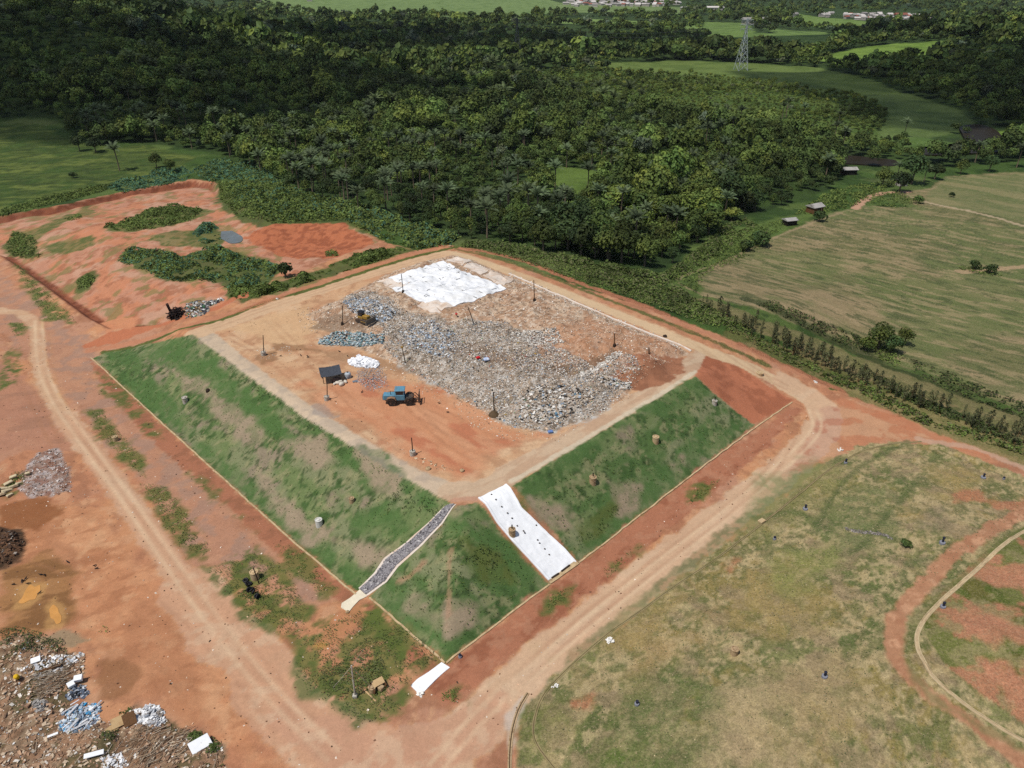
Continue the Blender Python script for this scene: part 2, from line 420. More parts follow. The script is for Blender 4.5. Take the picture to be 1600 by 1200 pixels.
FOREST = [(-250, 60), (-250, 185), (0, 186), (70, 184), (105, 196), (112, 226), (140, 232), (190, 222), (262, 228), (330, 238), (390, 262), (440, 290), (520, 322), (640, 350), (720, 372), (800, 384), (900, 402), (960, 412), (1030, 432), (1075, 398), (1130, 352), (1165, 342), (1230, 322), (1290, 300), (1320, 272), (1400, 250), (1480, 262), (1600, 250), (1850, 240), (1850, -25), (-250, -25)]
p = area(FOREST, 2, 4); lay(p, C(50, 68, 34), .9); mott(p, C(70, 92, 42), 12, .5, .7, .6, 6)
SHRUB = [(700, 108), (800, 112), (900, 108), (1000, 112), (1140, 118), (1260, 130), (1380, 160), (1440, 215), (1380, 228), (1300, 222), (1160, 200), (1040, 175), (900, 150), (780, 135)]
p = area(SHRUB, 3, 4); lay(p, C(84, 106, 48), .9); mott(p, C(104, 120, 58), 14, .45, .7, .8, 112)
# meadow on the left, far pastures
p = area([(-400, 190), (0, 196), (60, 192), (112, 222), (230, 228), (310, 245), (270, 272), (180, 292), (60, 322), (0, 338), (-400, 420)], 2.0, 2)
lay(p, C(82, 98, 46)); mott(p, C(112, 124, 60), 8, .45, .65, .8, 6, ang=0, st=3); mott(p, C(60, 76, 36), 2.2, .56, .66, .8, 111, ang=0, st=2); mott(p, C(62, 86, 38), 5, .55, .7, .7, 7); kind(p, PAST)
for q, c_ in (([(400, 8), (500, 26), (610, 22), (700, 26), (800, 36), (850, 22), (905, 12), (840, -6), (700, -12), (400, -12)], (120, 142, 84)),
              ([(840, 27), (930, 30), (1010, 33), (1130, 44), (1130, 54), (1060, 46), (990, 40), (840, 36)], (122, 146, 78)),
              ([(900, 100), (1060, 95), (1160, 98), (1280, 106), (1350, 122), (1420, 148), (1300, 150), (1230, 134), (1120, 120), (1000, 114)], (108, 126, 64)),
              ([(1310, 82), (1400, 74), (1462, 70), (1452, 92), (1400, 99), (1330, 94)], (128, 152, 66)),
              ([(1195, 44), (1290, 50), (1300, 62), (1230, 60)], (112, 136, 72)),
              ([(1320, 32), (1350, 32), (1350, 46), (1325, 46)], (118, 146, 66)),
              ([(1340, 150), (1420, 146), (1500, 172), (1530, 198), (1490, 206), (1430, 222), (1370, 214), (1390, 180)], (104, 122, 66)), ([(1270, 92), (1330, 76), (1400, 68), (1475, 64), (1468, 92), (1400, 102), (1330, 106)], (120, 146, 64)), ([(1100, 34), (1170, 36), (1180, 52), (1290, 52), (1340, 64), (1270, 84), (1190, 80), (1100, 56)], (112, 136, 70)), ([(1240, 20), (1290, 28), (1360, 34), (1350, 52), (1290, 44), (1230, 34)], (116, 140, 70)), ([(860, 4), (1000, 8), (1080, 12), (1060, 22), (960, 20), (860, 20)], (120, 140, 84)),
              ([(1370, 215), (1440, 215), (1520, 228), (1450, 232), (1390, 232)], (100, 124, 62)),
              ([(1555, 205), (1620, 202), (1650, 220), (1600, 228), (1560, 222)], (112, 138, 58)),
              ([(1080, 385), (1140, 360), (1240, 335), (1300, 322), (1180, 400), (1100, 430), (1070, 420)], (96, 116, 58)),
              ([(845, 256), (940, 268), (935, 330), (858, 322)], (100, 122, 56))):
    p = area(q, 4 if q[0][1] < 150 else 1.5, 4); lay(p, C(*c_)); mott(p, C(c_[0] * .82, c_[1] * .86, c_[2] * .8), 14, .45, .7, .7, 8); kind(p, PAST)

# harvested crop field on the right
CROPP = [(1085, 432), (1120, 415), (1165, 392), (1230, 362), (1300, 333), (1350, 322), (1440, 325), (1400, 300), (1452, 295), (1480, 275), (1600, 268), (2100, 270), (2100, 820), (1600, 640), (1460, 585), (1300, 528), (1180, 482), (1100, 462)]
p = area(CROPP, 1.2, 1.5); CROPA = p
lay(p, C(112, 114, 70)); mott(p, C(160, 142, 106), 7, .46, .74, .6, 9, ang=ANG + .12, st=2.5); mott(p, C(162, 142, 106), 24, .5, .7, .55, 10, ang=ANG + .12, st=3)
mott(p, C(92, 106, 58), 5, .54, .72, .7, 11, ang=ANG + .12, st=3.5); mott(p, C(100, 116, 62), 30, .5, .65, .7, 12); kind(p, CROP)
mott(p, C(174, 154, 116), 1.6, .54, .72, .5, 13, ang=ANG + .12, st=4); mott(p, C(70, 86, 46), 1.3, .62, .72, .7, 14, ang=ANG + .12, st=3)
p = area([(1450, 300), (1480, 278), (1600, 272), (1900, 270), (1900, 420), (1600, 345), (1450, 318)], 1, 2); lay(p, C(104, 120, 68), .65); mott(p, C(150, 142, 98), 9, .5, .7, .6, 15, ang=ANG, st=4)
p = strip([(1336, 326), (1352, 312), (1378, 302), (1420, 300)], 3.0, .5); lay(p, C(190, 140, 105)); kind(p, ROAD)
p = strip([(1420, 306), (1460, 319), (1520, 331), (1600, 353), (1800, 410)], 2.0, .3); lay(p, C(178, 150, 112)); kind(p, ROAD)
p = strip([(1100, 462), (1060, 440), (1085, 425), (1180, 385), (1260, 352), (1320, 330)], 1.2, .5); lay(p, C(170, 150, 115), .6)
p = strip([(1500, 425), (1560, 420), (1640, 415)], 3, .8); lay(p, C(190, 160, 125), .7)
p = strip([(1165, 468), (1250, 505), (1330, 545), (1400, 580), (1500, 620), (1600, 655), (1800, 740)], 3.5, 1.0); lay(p, C(82, 88, 52)); mott(p, C(62, 74, 40), 2, .45, .6, .8, 16)
p = strip([(1120, 490), (1250, 540), (1400, 600), (1600, 680), (1800, 770)], 5, 1.2); lay(p, C(142, 126, 88)); mott(p, C(92, 100, 58), 2, .45, .6, .8, 17)

p = strip([(1100, 472), (1180, 505), (1250, 530), (1330, 562), (1400, 590), (1500, 628), (1600, 668), (1760, 740)], 6, 1.2); lay(p, C(136, 126, 86), .85); mott(p, C(112, 112, 68), 2, .45, .62, .7, 113)
p = strip([(1150, 528), (1250, 568), (1330, 600), (1450, 648), (1600, 702), (1760, 770)], 7, 1.5); lay(p, C(112, 112, 64), .8); mott(p, C(140, 126, 84), 2, .45, .62, .8, 114)
# bare red earth all round the landfill
BAREP = [(-500, 420), (-60, 352), (0, 340), (90, 322), (190, 300), (300, 280), (335, 284), (362, 306), (430, 350), (540, 346), (600, 378), (650, 392), (705, 383), (800, 410), (900, 446), (1000, 478), (1100, 516), (1180, 552), (1250, 582), (1330, 618), (1420, 655), (1500, 688), (1600, 728), (1900, 850), (2600, 1700), (-1000, 1700)]
p = area(BAREP, .6, .6); BAREA = p
RED = C(190, 126, 92); PINK = C(186, 132, 106); ORG = C(202, 138, 96); DRED = C(158, 94, 66)
lay(p, RED); mott(p, PINK, 9, .45, .65, .9, 18); mott(p, ORG, 14, .5, .7, .8, 19); mott(p, C(164, 108, 80), 4, .55, .72, .7, 20); mott(p, C(206, 152, 116), 2.2, .6, .75, .6, 21); mott(p, C(160, 104, 76), .9, .62, .72, .5, 119, ang=ANG, st=3); kind(p, BARE)
p = area([(-300, 420), (0, 420), (60, 470), (140, 545), (150, 600), (330, 760), (520, 930), (470, 960), (300, 850), (180, 690), (110, 640), (60, 560), (0, 520), (-300, 560)], 2.5, 2); lay(p, PINK, .7); mott(p, C(160, 126, 112), 3, .5, .7, .6, 22)
p = area([(-300, 560), (0, 560), (60, 600), (120, 700), (60, 700), (0, 710), (-300, 760)], 2, 2); lay(p, C(180, 124, 100), .8); mott(p, C(160, 112, 90), 2.5, .5, .65, .6, 23, ang=.3, st=4)
p = area([(-300, 790), (0, 780), (90, 780), (170, 800), (220, 900), (330, 1020), (420, 1200), (300, 1120), (150, 1010), (0, 980), (-300, 1000)], 2.5, 3); lay(p, C(200, 134, 94), .9); mott(p, C(172, 112, 76), 2.5, .54, .74, .6, 24, ang=.35, st=4); mott(p, C(208, 146, 106), 4, .5, .7, .7, 25)
mott(p, C(168, 106, 72), 1.3, .56, .70, .55, 116, ang=.6, st=3); mott(p, C(216, 162, 122), 2.6, .56, .72, .5, 117); mott(p, C(176, 116, 82), 6, .5, .62, .5, 118, ang=ANG, st=2)
p = area([(0, 790), (70, 778), (95, 800), (60, 830), (0, 825)], 1, 1); lay(p, C(146, 88, 50), .9)
p = area([(0, 890), (60, 870), (120, 895), (110, 960), (60, 990), (0, 985)], 1.5, 1.5); lay(p, C(160, 112, 66), .8); mott(p, C(130, 88, 52), 1.6, .5, .65, .8, 26, ang=.3, st=5)
for q in ([(30, 920), (48, 908), (68, 910), (68, 934), (48, 948), (24, 948)], [(70, 950), (84, 934), (100, 946), (102, 966), (92, 982), (74, 980)]):
    p = area(q, .7, .8); lay(p, C(190, 140, 84), .8); mott(p, C(156, 110, 66), 1, .5, .65, .6, 108, ang=.3, st=4)
p = area([(40, 1000), (110, 985), (140, 1000), (110, 1015)], .6, .6); lay(p, C(150, 130, 104), .8)
p = area([(140, 1030), (175, 1020), (215, 1060), (205, 1090), (160, 1090)], 1, 1); lay(p, C(150, 100, 66), .8)
p = area([(-60, 825), (0, 822), (30, 828), (45, 850), (30, 880), (0, 892), (-60, 900)], .6, .5); lay(p, C(104, 74, 54)); mott(p, C(66, 50, 38), .8, .5, .62, .9, 27)

# the dug-out pit
PITGREEN = [[(160, 355), (200, 343), (230, 330), (280, 322), (318, 328), (300, 345), (235, 358), (190, 362)], [(182, 408), (200, 392), (230, 390), (290, 400), (340, 385), (400, 405), (440, 415), (420, 440), (370, 455), (330, 440), (260, 440), (220, 420)], [(298, 372), (310, 355), (335, 350), (346, 362), (345, 375), (320, 382)], [(8, 385), (20, 362), (50, 368), (60, 380), (50, 405), (20, 402)],
            [(120, 440), (140, 428), (150, 434), (140, 450), (122, 452)], [(355, 462), (400, 452), (440, 440), (500, 420), (560, 398), (620, 388), (640, 392), (600, 406), (520, 430), (440, 455), (380, 472)], [(360, 440), (390, 430), (400, 450), (380, 465), (355, 460)], [(335, 290), (380, 300), (430, 345), (540, 340), (590, 372), (540, 352), (430, 358), (380, 350), (345, 320)]]
p = area(PITW, .3, .4, world=True); lay(p, C(192, 132, 106)); mott(p, C(194, 146, 122), 7, .42, .62, .8, 28); mott(p, C(198, 124, 88), 6, .5, .7, .8, 29)
mott(p, C(160, 98, 70), 2.5, .55, .7, .7, 30); mott(p, C(128, 118, 70), 4, .6, .74, .7, 31)
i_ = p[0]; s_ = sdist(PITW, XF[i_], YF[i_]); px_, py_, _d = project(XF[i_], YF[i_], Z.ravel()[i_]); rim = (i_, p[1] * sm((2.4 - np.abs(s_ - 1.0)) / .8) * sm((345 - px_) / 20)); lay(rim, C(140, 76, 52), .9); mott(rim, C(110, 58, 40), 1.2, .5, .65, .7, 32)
for q in PITGREEN:
    p = area(q, 4.5, 4.0, rs=7); mott(p, C(124, 116, 66), 3, .4, .58, .85, 110)
for q in PITGREEN:
    p = area(q, 1.6, 1.2); lay(p, C(72, 88, 42), .9); mott(p, C(98, 104, 52), 2, .5, .65, .7, 107)
p = area([(380, 372), (430, 350), (535, 348), (588, 378), (520, 405), (430, 398)], 1, .8); lay(p, C(186, 106, 70)); mott(p, C(150, 80, 52), 1.6, .5, .65, .8, 33)
for q in ([(205, 345), (290, 325), (335, 330), (310, 342), (230, 360), (165, 362)], [(70, 385), (140, 368), (150, 382), (110, 396), (70, 395)], [(270, 360), (350, 365), (345, 385), (270, 385), (230, 375)], [(10, 375), (60, 355), (105, 335), (140, 322), (150, 332), (60, 372), (55, 405), (15, 400)]):
    p = area(q, 1.4, 1.2); lay(p, C(116, 110, 62), .8); mott(p, C(84, 96, 46), 1.6, .45, .6, .8, 34)
p = area([(335, 478), (400, 455), (400, 462), (260, 506), (150, 545), (130, 540), (170, 520), (270, 500)], .8, .6); lay(p, C(188, 110, 76))
p = area([(160, 505), (190, 494), (215, 500), (205, 512), (170, 518)], .7, .8); lay(p, C(206, 134, 96), .9)

# landfill: platform, roads on it
PLATP = [(300, 521), (325, 509), (420, 475), (500, 447), (560, 430), (640, 408), (690, 394), (716, 392), (800, 420), (900, 458), (1000, 496), (1085, 532), (1110, 545), (1103, 566), (1086, 588), (950, 668), (800, 758), (745, 786), (704, 784), (640, 750), (560, 702), (470, 647), (380, 580)]
p = area(PLATP, .2, .4); lay(p, C(206, 158, 116)); mott(p, C(196, 142, 102), 6, .45, .65, .9, 35); mott(p, C(216, 176, 136), 5, .5, .7, .7, 36); mott(p, C(176, 124, 88), 3, .58, .72, .6, 37); kind(p, PLAT)
p = area([(470, 600), (560, 590), (640, 590), (760, 650), (860, 680), (800, 700), (720, 738), (650, 715), (540, 645)], 2.5, 3); lay(p, C(202, 132, 90), .85); mott(p, C(190, 112, 76), 3.5, .48, .66, .85, 38, ang=ANG, st=2.5); mott(p, C(212, 150, 108), 2.2, .52, .68, .7, 39, ang=ANG, st=4)
p = area([(480, 545), (600, 556), (640, 580), (600, 580), (520, 562)], 1.5, 1.2); lay(p, C(160, 118, 84), .7)
p = area([(340, 515), (480, 480), (505, 510), (470, 545), (400, 530)], 2, 2.5); lay(p, C(212, 168, 122), .8)
for q in ([(325, 508), (345, 500), (352, 506), (335, 516)], [(395, 555), (430, 548), (435, 562), (405, 570)], [(420, 534), (470, 540), (500, 548), (430, 548)], [(370, 500), (395, 494), (392, 502)]):
    p = area(q, .5, .5); lay(p, C(150, 108, 72), .75)
p = strip([(316, 520), (380, 574), (470, 642), (560, 699), (640, 742), (706, 768), (745, 768)], 4.2, .25, .4); lay(p, C(204, 172, 138)); mott(p, C(182, 156, 130), 2, .5, .68, .7, 40); kind(p, ROAD)
p = strip([(706, 768), (760, 762), (800, 738), (880, 694), (960, 648), (1040, 600), (1085, 568), (1105, 552)], 4.6, .3, .4); lay(p, C(206, 168, 130)); mott(p, C(192, 146, 108), 2, .5, .68, .7, 41, ang=ANGB, st=4); kind(p, ROAD)
p = strip([(800, 752), (880, 706), (960, 658), (1040, 611), (1088, 580)], 1.0, .2, .3); lay(p, C(214, 190, 156), .8)
p = strip([(700, 790), (720, 780), (748, 782)], 2, .4); lay(p, C(196, 138, 104), .9)
p = area([(485, 630), (500, 628), (530, 652), (520, 658), (490, 645)], .5, .5); lay(p, C(160, 140, 126), .7)
def nev(o): return [(x, y + o) for x, y in ((690, 391), (716, 394), (800, 422), (900, 461), (1000, 500), (1080, 533), (1160, 566), (1210, 590), (1262, 622))]
p = strip(nev(4), 3.4, .3, .4); lay(p, C(212, 172, 126)); mott(p, C(196, 152, 108), 2.5, .5, .68, .6, 42, ang=ANG, st=5); kind(p, ROAD)
p = strip([(690, 397), (600, 422), (520, 446), (430, 478), (350, 506), (300, 524)], 5, .5, .6); lay(p, C(214, 168, 122), .9); kind(p, ROAD)
p = strip([(712, 389), (800, 411), (900, 449), (1000, 487), (1100, 527), (1200, 571)], 1.3, .35, .5); lay(p, C(104, 108, 60), .9); kind(p, GROUND)
p = strip([(700, 385), (800, 402), (900, 440), (1000, 476), (1100, 518), (1200, 560), (1290, 600), (1400, 645)], 2.0, .45, .6); lay(p, C(184, 122, 92), .9)
p = strip([(712, 386), (640, 403), (560, 428), (480, 454), (410, 473), (330, 504), (250, 528), (160, 552)], 1.5, .35, .4); lay(p, C(92, 106, 50), .95); kind(p, GROUND)
p = strip([(690, 385), (600, 410), (500, 442), (420, 468), (330, 498), (240, 526), (140, 548)], 2.0, .4, .6); lay(p, C(192, 124, 92), .8)

# grassed side slopes
SL_L = [(144, 560), (165, 551), (230, 537), (290, 526), (302, 523), (380, 582), (470, 649), (560, 704), (640, 753), (704, 786), (712, 791), (690, 816), (640, 862), (590, 906), (565, 926), (530, 906), (395, 788), (270, 676)]
SL_M = [(712, 792), (748, 786), (792, 845), (858, 912), (780, 970), (696, 1033), (640, 990), (578, 932), (640, 868), (690, 820)]
SL_R = [(800, 759), (950, 669), (1086, 588), (1112, 612), (1178, 664), (1110, 717), (1040, 773), (905, 878), (850, 812)]
p = area([(1086, 588), (1103, 556), (1160, 575), (1240, 625), (1178, 664)], .15, .3); lay(p, C(188, 112, 80)); mott(p, C(160, 92, 64), 4, .5, .7, .8, 43); kind(p, BARE)
for n_, q in enumerate((SL_L, SL_M, SL_R)):
    p = area(q, .22, .3, rs=1.0); kind(p, GRASS)
    an = ANGB if n_ == 2 else ANG
    lay(p, C(88, 112, 58)); mott(p, C(106, 118, 78), 4.5, .42, .6, .9, 44 + n_, ang=an, st=2.2)
    mott(p, C(126, 112, 96), 5.5, .60, .74, .7, 47 + n_, ang=an, st=2.0)
    mott(p, C(64, 100, 40), 6, .5, .64, .95, 50 + n_, ang=an, st=3.0); mott(p, C(50, 86, 30), 1.6, .6, .72, .9, 53 + n_)
    mott(p, C(126, 130, 86), 1.2, .6, .74, .6, 56 + n_); mott(p, C(44, 70, 28), .8, .68, .78, .8, 59 + n_)
def vary(q, c, k=.8, rag=1.2, soft=1.2, seed=0):
    p = area(q, rag, soft); lay(p, C(*c), k * .65); mott(p, C(*c), 1.6, .35, .6, k, seed + 60)
for q in ([(150, 560), (290, 527), (330, 560), (420, 640), (460, 690), (420, 680), (300, 590), (230, 560)], [(190, 590), (240, 590), (280, 640), (300, 680), (270, 672), (210, 620)], [(255, 530), (300, 560), (390, 650), (480, 720), (520, 730), (420, 640), (320, 560)], [(300, 690), (360, 745), (480, 860), (560, 920), (580, 900), (500, 845), (400, 760), (330, 700)],
          [(500, 720), (600, 700), (640, 760), (690, 790), (660, 800), (560, 730)], [(530, 790), (620, 780), (660, 830), (600, 850), (540, 830)], [(640, 760), (690, 785), (700, 800), (660, 800)],
          [(600, 930), (640, 900), (700, 990), (740, 990), (700, 1030), (640, 985)], [(690, 830), (740, 800), (830, 880), (850, 912), (800, 920), (760, 870)], [(880, 860), (1000, 770), (1060, 700), (1160, 660), (1100, 715), (905, 875)], [(930, 790), (1060, 700), (1100, 640), (1130, 640), (1080, 710), (960, 800)], [(1000, 640), (1085, 590), (1105, 615), (1040, 650)], [(810, 770), (950, 670), (980, 660), (880, 740), (820, 790)]):
    vary(q, (60, 100, 38), .75, 1.2, 1.5, 1)
for q in ([(320, 600), (380, 640), (430, 690), (390, 690), (330, 640)], [(400, 730), (470, 790), (520, 830), (480, 850), (420, 790)], [(440, 690), (500, 680), (530, 720), (490, 740)], [(520, 840), (590, 850), (620, 880), (570, 890)], [(830, 780), (880, 780), (900, 830), (860, 830)], [(640, 920), (690, 960), (680, 990), (640, 950)], [(690, 950), (740, 950), (750, 985), (700, 995)], [(1040, 720), (1070, 712), (1075, 730), (1050, 738)], [(560, 700), (620, 740), (640, 780), (590, 770)], [(270, 580), (320, 600), (330, 620), (290, 610)], [(960, 760), (1000, 755), (1000, 790), (970, 800)]):
    vary(q, (136, 124, 100), .8, 1.2, 1.5, 2)
for q in ([(905, 830), (960, 780), (975, 790), (950, 815), (915, 850)], [(720, 845), (760, 850), (800, 900), (760, 900), (730, 880)]):
    vary(q, (74, 92, 26), .8, 1, 1.2, 3)
p = strip([(704, 860), (702, 900), (700, 960), (698, 990)], .5, .3, .4); lay(p, C(150, 116, 86), .5)
p = strip([(662, 880), (640, 900), (620, 910)], .6, .3, .5); lay(p, C(160, 116, 88), .5)

# banks of red earth outside the kerbs
p = area([(138, 562), (144, 562), (270, 680), (395, 792), (535, 912), (560, 945), (545, 950), (440, 870), (330, 770), (220, 672), (160, 600)], .5, .5); lay(p, C(172, 108, 80)); mott(p, C(150, 96, 70), 1.5, .5, .65, .7, 71)
p = area([(575, 938), (640, 1002), (690, 1045), (670, 1055), (620, 1010), (572, 960)], .4, .4); lay(p, C(166, 102, 76)); mott(p, C(140, 88, 62), 1.5, .5, .65, .8, 72)
p = area([(697, 1037), (905, 882), (1100, 728), (1242, 634), (1256, 640), (1190, 705), (1110, 770), (960, 900), (800, 1025), (725, 1095), (690, 1100), (670, 1075)], .7, .6); lay(p, C(174, 110, 82)); mott(p, C(152, 90, 64), 2, .5, .68, .8, 73, ang=ANGB, st=2); mott(p, C(182, 124, 96), 1.2, .58, .7, .6, 74)

# dirt roads
TAN, TAN2 = C(210, 162, 116), C(218, 176, 132)
def road(pts, w, c=TAN, rag=.5, ang=None):
    p = strip(pts, w, rag, 1.0); lay(p, c, .95); mott(p, C(198, 146, 106), 5, .5, .74, .5, 75, ang=ang, st=5); mott(p, C(216, 176, 136), 2.0, .56, .74, .45, 76, ang=ang, st=8); kind(p, ROAD)
road([(-200, 480), (0, 486), (40, 494), (58, 520), (60, 560), (75, 610), (110, 665)], 3.0, C(206, 156, 112), .3)
road([(100, 650), (150, 715), (205, 790), (260, 870), (320, 955)], 4.0, C(206, 152, 110), .5, ANG)
road([(300, 920), (370, 1010), (450, 1100), (540, 1180), (640, 1215)], 8.5, C(206, 148, 106), 1.4)
road([(-300, 485), (0, 484)], 3, C(206, 156, 112), .3)
road([(1232, 600), (1270, 622), (1290, 648), (1278, 680), (1230, 730), (1150, 795), (1040, 880), (940, 960), (850, 1035), (790, 1090), (735, 1140), (690, 1200), (660, 1280)], 6.6, C(210, 164, 122), .6, ANGB)
road([(560, 1200), (640, 1175), (720, 1150), (770, 1110)], 6.5, C(200, 144, 106), 1.2)
road([(450, 1120), (560, 1170), (700, 1180)], 4, C(200, 142, 104), 1.2)
p = area([(1285, 640), (1330, 625), (1440, 668), (1500, 690), (1390, 686), (1300, 720), (1250, 760), (1230, 745)], 1, 2); lay(p, C(198, 146, 112), .85); mott(p, C(186, 116, 82), 3, .5, .68, .8, 77)
p = strip([(1320, 630), (1400, 655), (1480, 690), (1600, 720)], 3, .8); lay(p, C(188, 116, 82), .7)
p = strip([(1440, 688), (1520, 700), (1600, 730), (1760, 790)], 2, .5); lay(p, C(196, 152, 118), .7); kind(p, ROAD)
p = area([(870, 1055), (960, 985), (1080, 895), (1200, 800), (1290, 725), (1300, 715), (1240, 745), (1100, 850), (1000, 930), (900, 1015)], .6, .8); lay(p, C(150, 130, 86), .9); mott(p, C(176, 134, 92), 1.8, .5, .64, .8, 78); mott(p, C(116, 112, 68), 1.0, .5, .64, .7, 106)
p = area([(790, 1120), (815, 1085), (822, 1090), (806, 1150), (800, 1180), (788, 1160)], .4, .6); lay(p, C(196, 172, 152), .8)
# wheel tracks
def track(pts, c=(190, 132, 92), k=.6, g=1.6):
    P = resample(curve(h2(pts), 6), 2); T_ = np.gradient(P, axis=0); T_ /= np.linalg.norm(T_, axis=1)[:, None]; Nn = np.c_[-T_[:, 1], T_[:, 0]]
    for sgn in (-1, 1):
        Q = P + sgn * g / 2 * Nn
        i = idx_box(Q.min(0), Q.max(0), 1.5); s = .3 - ldist(Q, XF[i], YF[i]); w = sm(s / .5 + .5) * (.35 + .65 * fbm(XF[i], YF[i], 5, 3, 90)); kk = w > .01
        lay((i[kk], w[kk]), C(*c), k)
for q in ([(60, 500), (64, 560), (80, 610), (150, 715), (205, 790), (260, 870), (340, 980), (430, 1090), (520, 1180)], [(1270, 640), (1270, 680), (1150, 790), (1040, 875), (850, 1030), (760, 1110), (680, 1200)]): track(q, (224, 184, 140), .75)
for q in ([(70, 520), (90, 620), (165, 720), (230, 810), (300, 900), (400, 1030), (480, 1130)], [(1255, 650), (1200, 740), (1080, 840), (930, 955), (800, 1070)], [(1230, 605), (1150, 560), (1000, 495), (850, 435), (720, 392)], [(330, 512), (450, 470), (600, 424), (690, 398)]): track(q, (184, 130, 92), .55)
for q in ([(300, 1090), (200, 960), (80, 880), (-40, 850)], [(420, 1150), (300, 1000), (180, 900), (60, 850)], [(380, 1080), (260, 1060), (170, 1000), (120, 930)], [(500, 560), (600, 600), (700, 690), (760, 720)], [(560, 600), (680, 640), (780, 690), (850, 690)], [(350, 520), (420, 560), (520, 640), (640, 720), (720, 740)], [(420, 500), (480, 560), (560, 640)], [(20, 560), (60, 640), (90, 700)], [(660, 650), (740, 690), (830, 685)]): track(q, (168, 112, 78), .4)

# thin weeds on the earth
for q, c_ in (([(135, 640), (160, 640), (225, 720), (230, 750), (190, 720), (160, 690)], (110, 106, 52)), ([(215, 755), (260, 760), (325, 850), (320, 870), (270, 850), (240, 790)], (112, 104, 54)), ([(320, 890), (400, 860), (450, 890), (480, 950), (470, 1000), (400, 980), (345, 920)], (106, 108, 50)),
              ([(470, 990), (560, 950), (640, 980), (690, 1030), (650, 1060), (620, 1120), (560, 1130), (470, 1090), (460, 1050)], (112, 112, 58)), ([(20, 540), (0, 580), (30, 585), (35, 575)], (110, 108, 56)), ([(15, 505), (40, 505), (42, 525), (20, 525)], (100, 106, 50)), ([(0, 575), (30, 575), (25, 600), (0, 610)], (104, 108, 52)),
              ([(430, 850), (470, 860), (530, 920), (500, 930), (450, 890)], (112, 108, 56)), ([(20, 410), (60, 440), (110, 490), (120, 505), (70, 500), (40, 450)], (112, 110, 58)), ([(150, 580), (190, 600), (260, 690), (230, 680), (170, 620)], (124, 106, 62)), ([(300, 740), (340, 770), (400, 830), (360, 810)], (126, 108, 66)), ([(690, 1080), (720, 1075), (715, 1100), (690, 1095)], (96, 100, 44)),
              ([(1085, 760), (1125, 750), (1100, 775), (1075, 790)], (104, 104, 50)), ([(860, 930), (900, 915), (890, 935), (850, 960)], (110, 104, 54)), ([(940, 890), (1000, 850), (1005, 855), (950, 905)], (112, 108, 56)),
              ([(540, 940), (560, 935), (590, 960), (660, 1030), (650, 1050), (580, 990)], (92, 104, 44)), ([(5, 750), (30, 738), (40, 755), (20, 775)], (84, 104, 46))):
    p = area(q, 1.2, 1.5); mott(p, C(*c_), 2.2, .36, .56, .9, 79); mott(p, C(84, 98, 44), 1.3, .52, .66, .75, 80)
p = area([(540, 955), (560, 945), (575, 960), (545, 1000), (500, 1010), (500, 985)], .8, .8); lay(p, C(194, 128, 88), .85); mott(p, C(184, 138, 60), 2, .5, .65, .6, 81)

p = area([(1290, 585), (1350, 605), (1450, 640), (1600, 692), (1800, 770), (1800, 800), (1600, 728), (1440, 666), (1330, 618)], .8, 1.0); lay(p, C(138, 128, 84), .9); mott(p, C(112, 112, 64), 1.8, .45, .62, .8, 115); kind(p, DRY)
# the older capped landfill on the right: dry grass
p = area(MOUNDW, .5, .6, world=True); kind(p, DRY); MA = p
lay(p, C(128, 130, 82)); mott(p, C(160, 144, 102), 8, .46, .66, .8, 82); mott(p, C(100, 112, 64), 9, .46, .62, .9, 83); mott(p, C(166, 142, 88), 7, .56, .74, .6, 84)
mott(p, C(184, 164, 124), 2.4, .48, .60, .75, 85, ang=ANGB, st=1.8); mott(p, C(106, 114, 68), 2.0, .52, .64, .7, 86, ang=ANGB, st=1.8); mott(p, C(190, 172, 132), .9, .56, .64, .75, 109); mott(p, C(90, 100, 58), .8, .60, .70, .6, 87); mott(p, C(150, 130, 104), 3, .6, .72, .6, 88)
for q, c_ in (([(1150, 900), (1260, 880), (1320, 960), (1240, 1000), (1130, 980)], (160, 140, 88)), ([(1000, 1000), (1120, 940), (1110, 1010), (980, 1080)], (168, 142, 98)), ([(960, 1080), (1060, 1030), (1130, 1090), (1090, 1200), (940, 1200)], (96, 112, 62)), ([(1180, 1050), (1350, 1020), (1400, 1100), (1330, 1190), (1200, 1180)], (168, 148, 110)), ([(1130, 1080), (1200, 1060), (1230, 1200), (1100, 1200)], (180, 160, 124)),
              ([(1330, 760), (1420, 740), (1420, 850), (1320, 870), (1280, 820)], (104, 118, 72)), ([(1440, 720), (1540, 740), (1540, 790), (1460, 790)], (168, 146, 92)), ([(1420, 790), (1500, 780), (1490, 830), (1420, 830)], (136, 122, 100)), ([(1180, 740), (1300, 720), (1360, 740), (1260, 800), (1180, 840)], (130, 130, 78)), ([(830, 1090), (900, 1060), (920, 1150), (850, 1200), (820, 1150)], (124, 126, 72)), ([(900, 1140), (960, 1130), (980, 1190), (920, 1200)], (88, 112, 46)), ([(1200, 880), (1300, 850), (1330, 900), (1240, 930)], (132, 138, 78)), ([(860, 1030), (960, 990), (1090, 900), (1100, 930), (960, 1020)], (160, 140, 88))):
    vary(q, c_, .6, 2.5, 4, 30)
for q in ([(1480, 770), (1530, 765), (1535, 780), (1490, 785)], [(1555, 785), (1620, 770), (1620, 800), (1560, 795)], [(1130, 880), (1155, 875), (1150, 900), (1132, 900)], [(900, 1100), (925, 1090), (930, 1110)]):
    p = area(q, 1, 1.2); lay(p, C(190, 124, 94), .8)
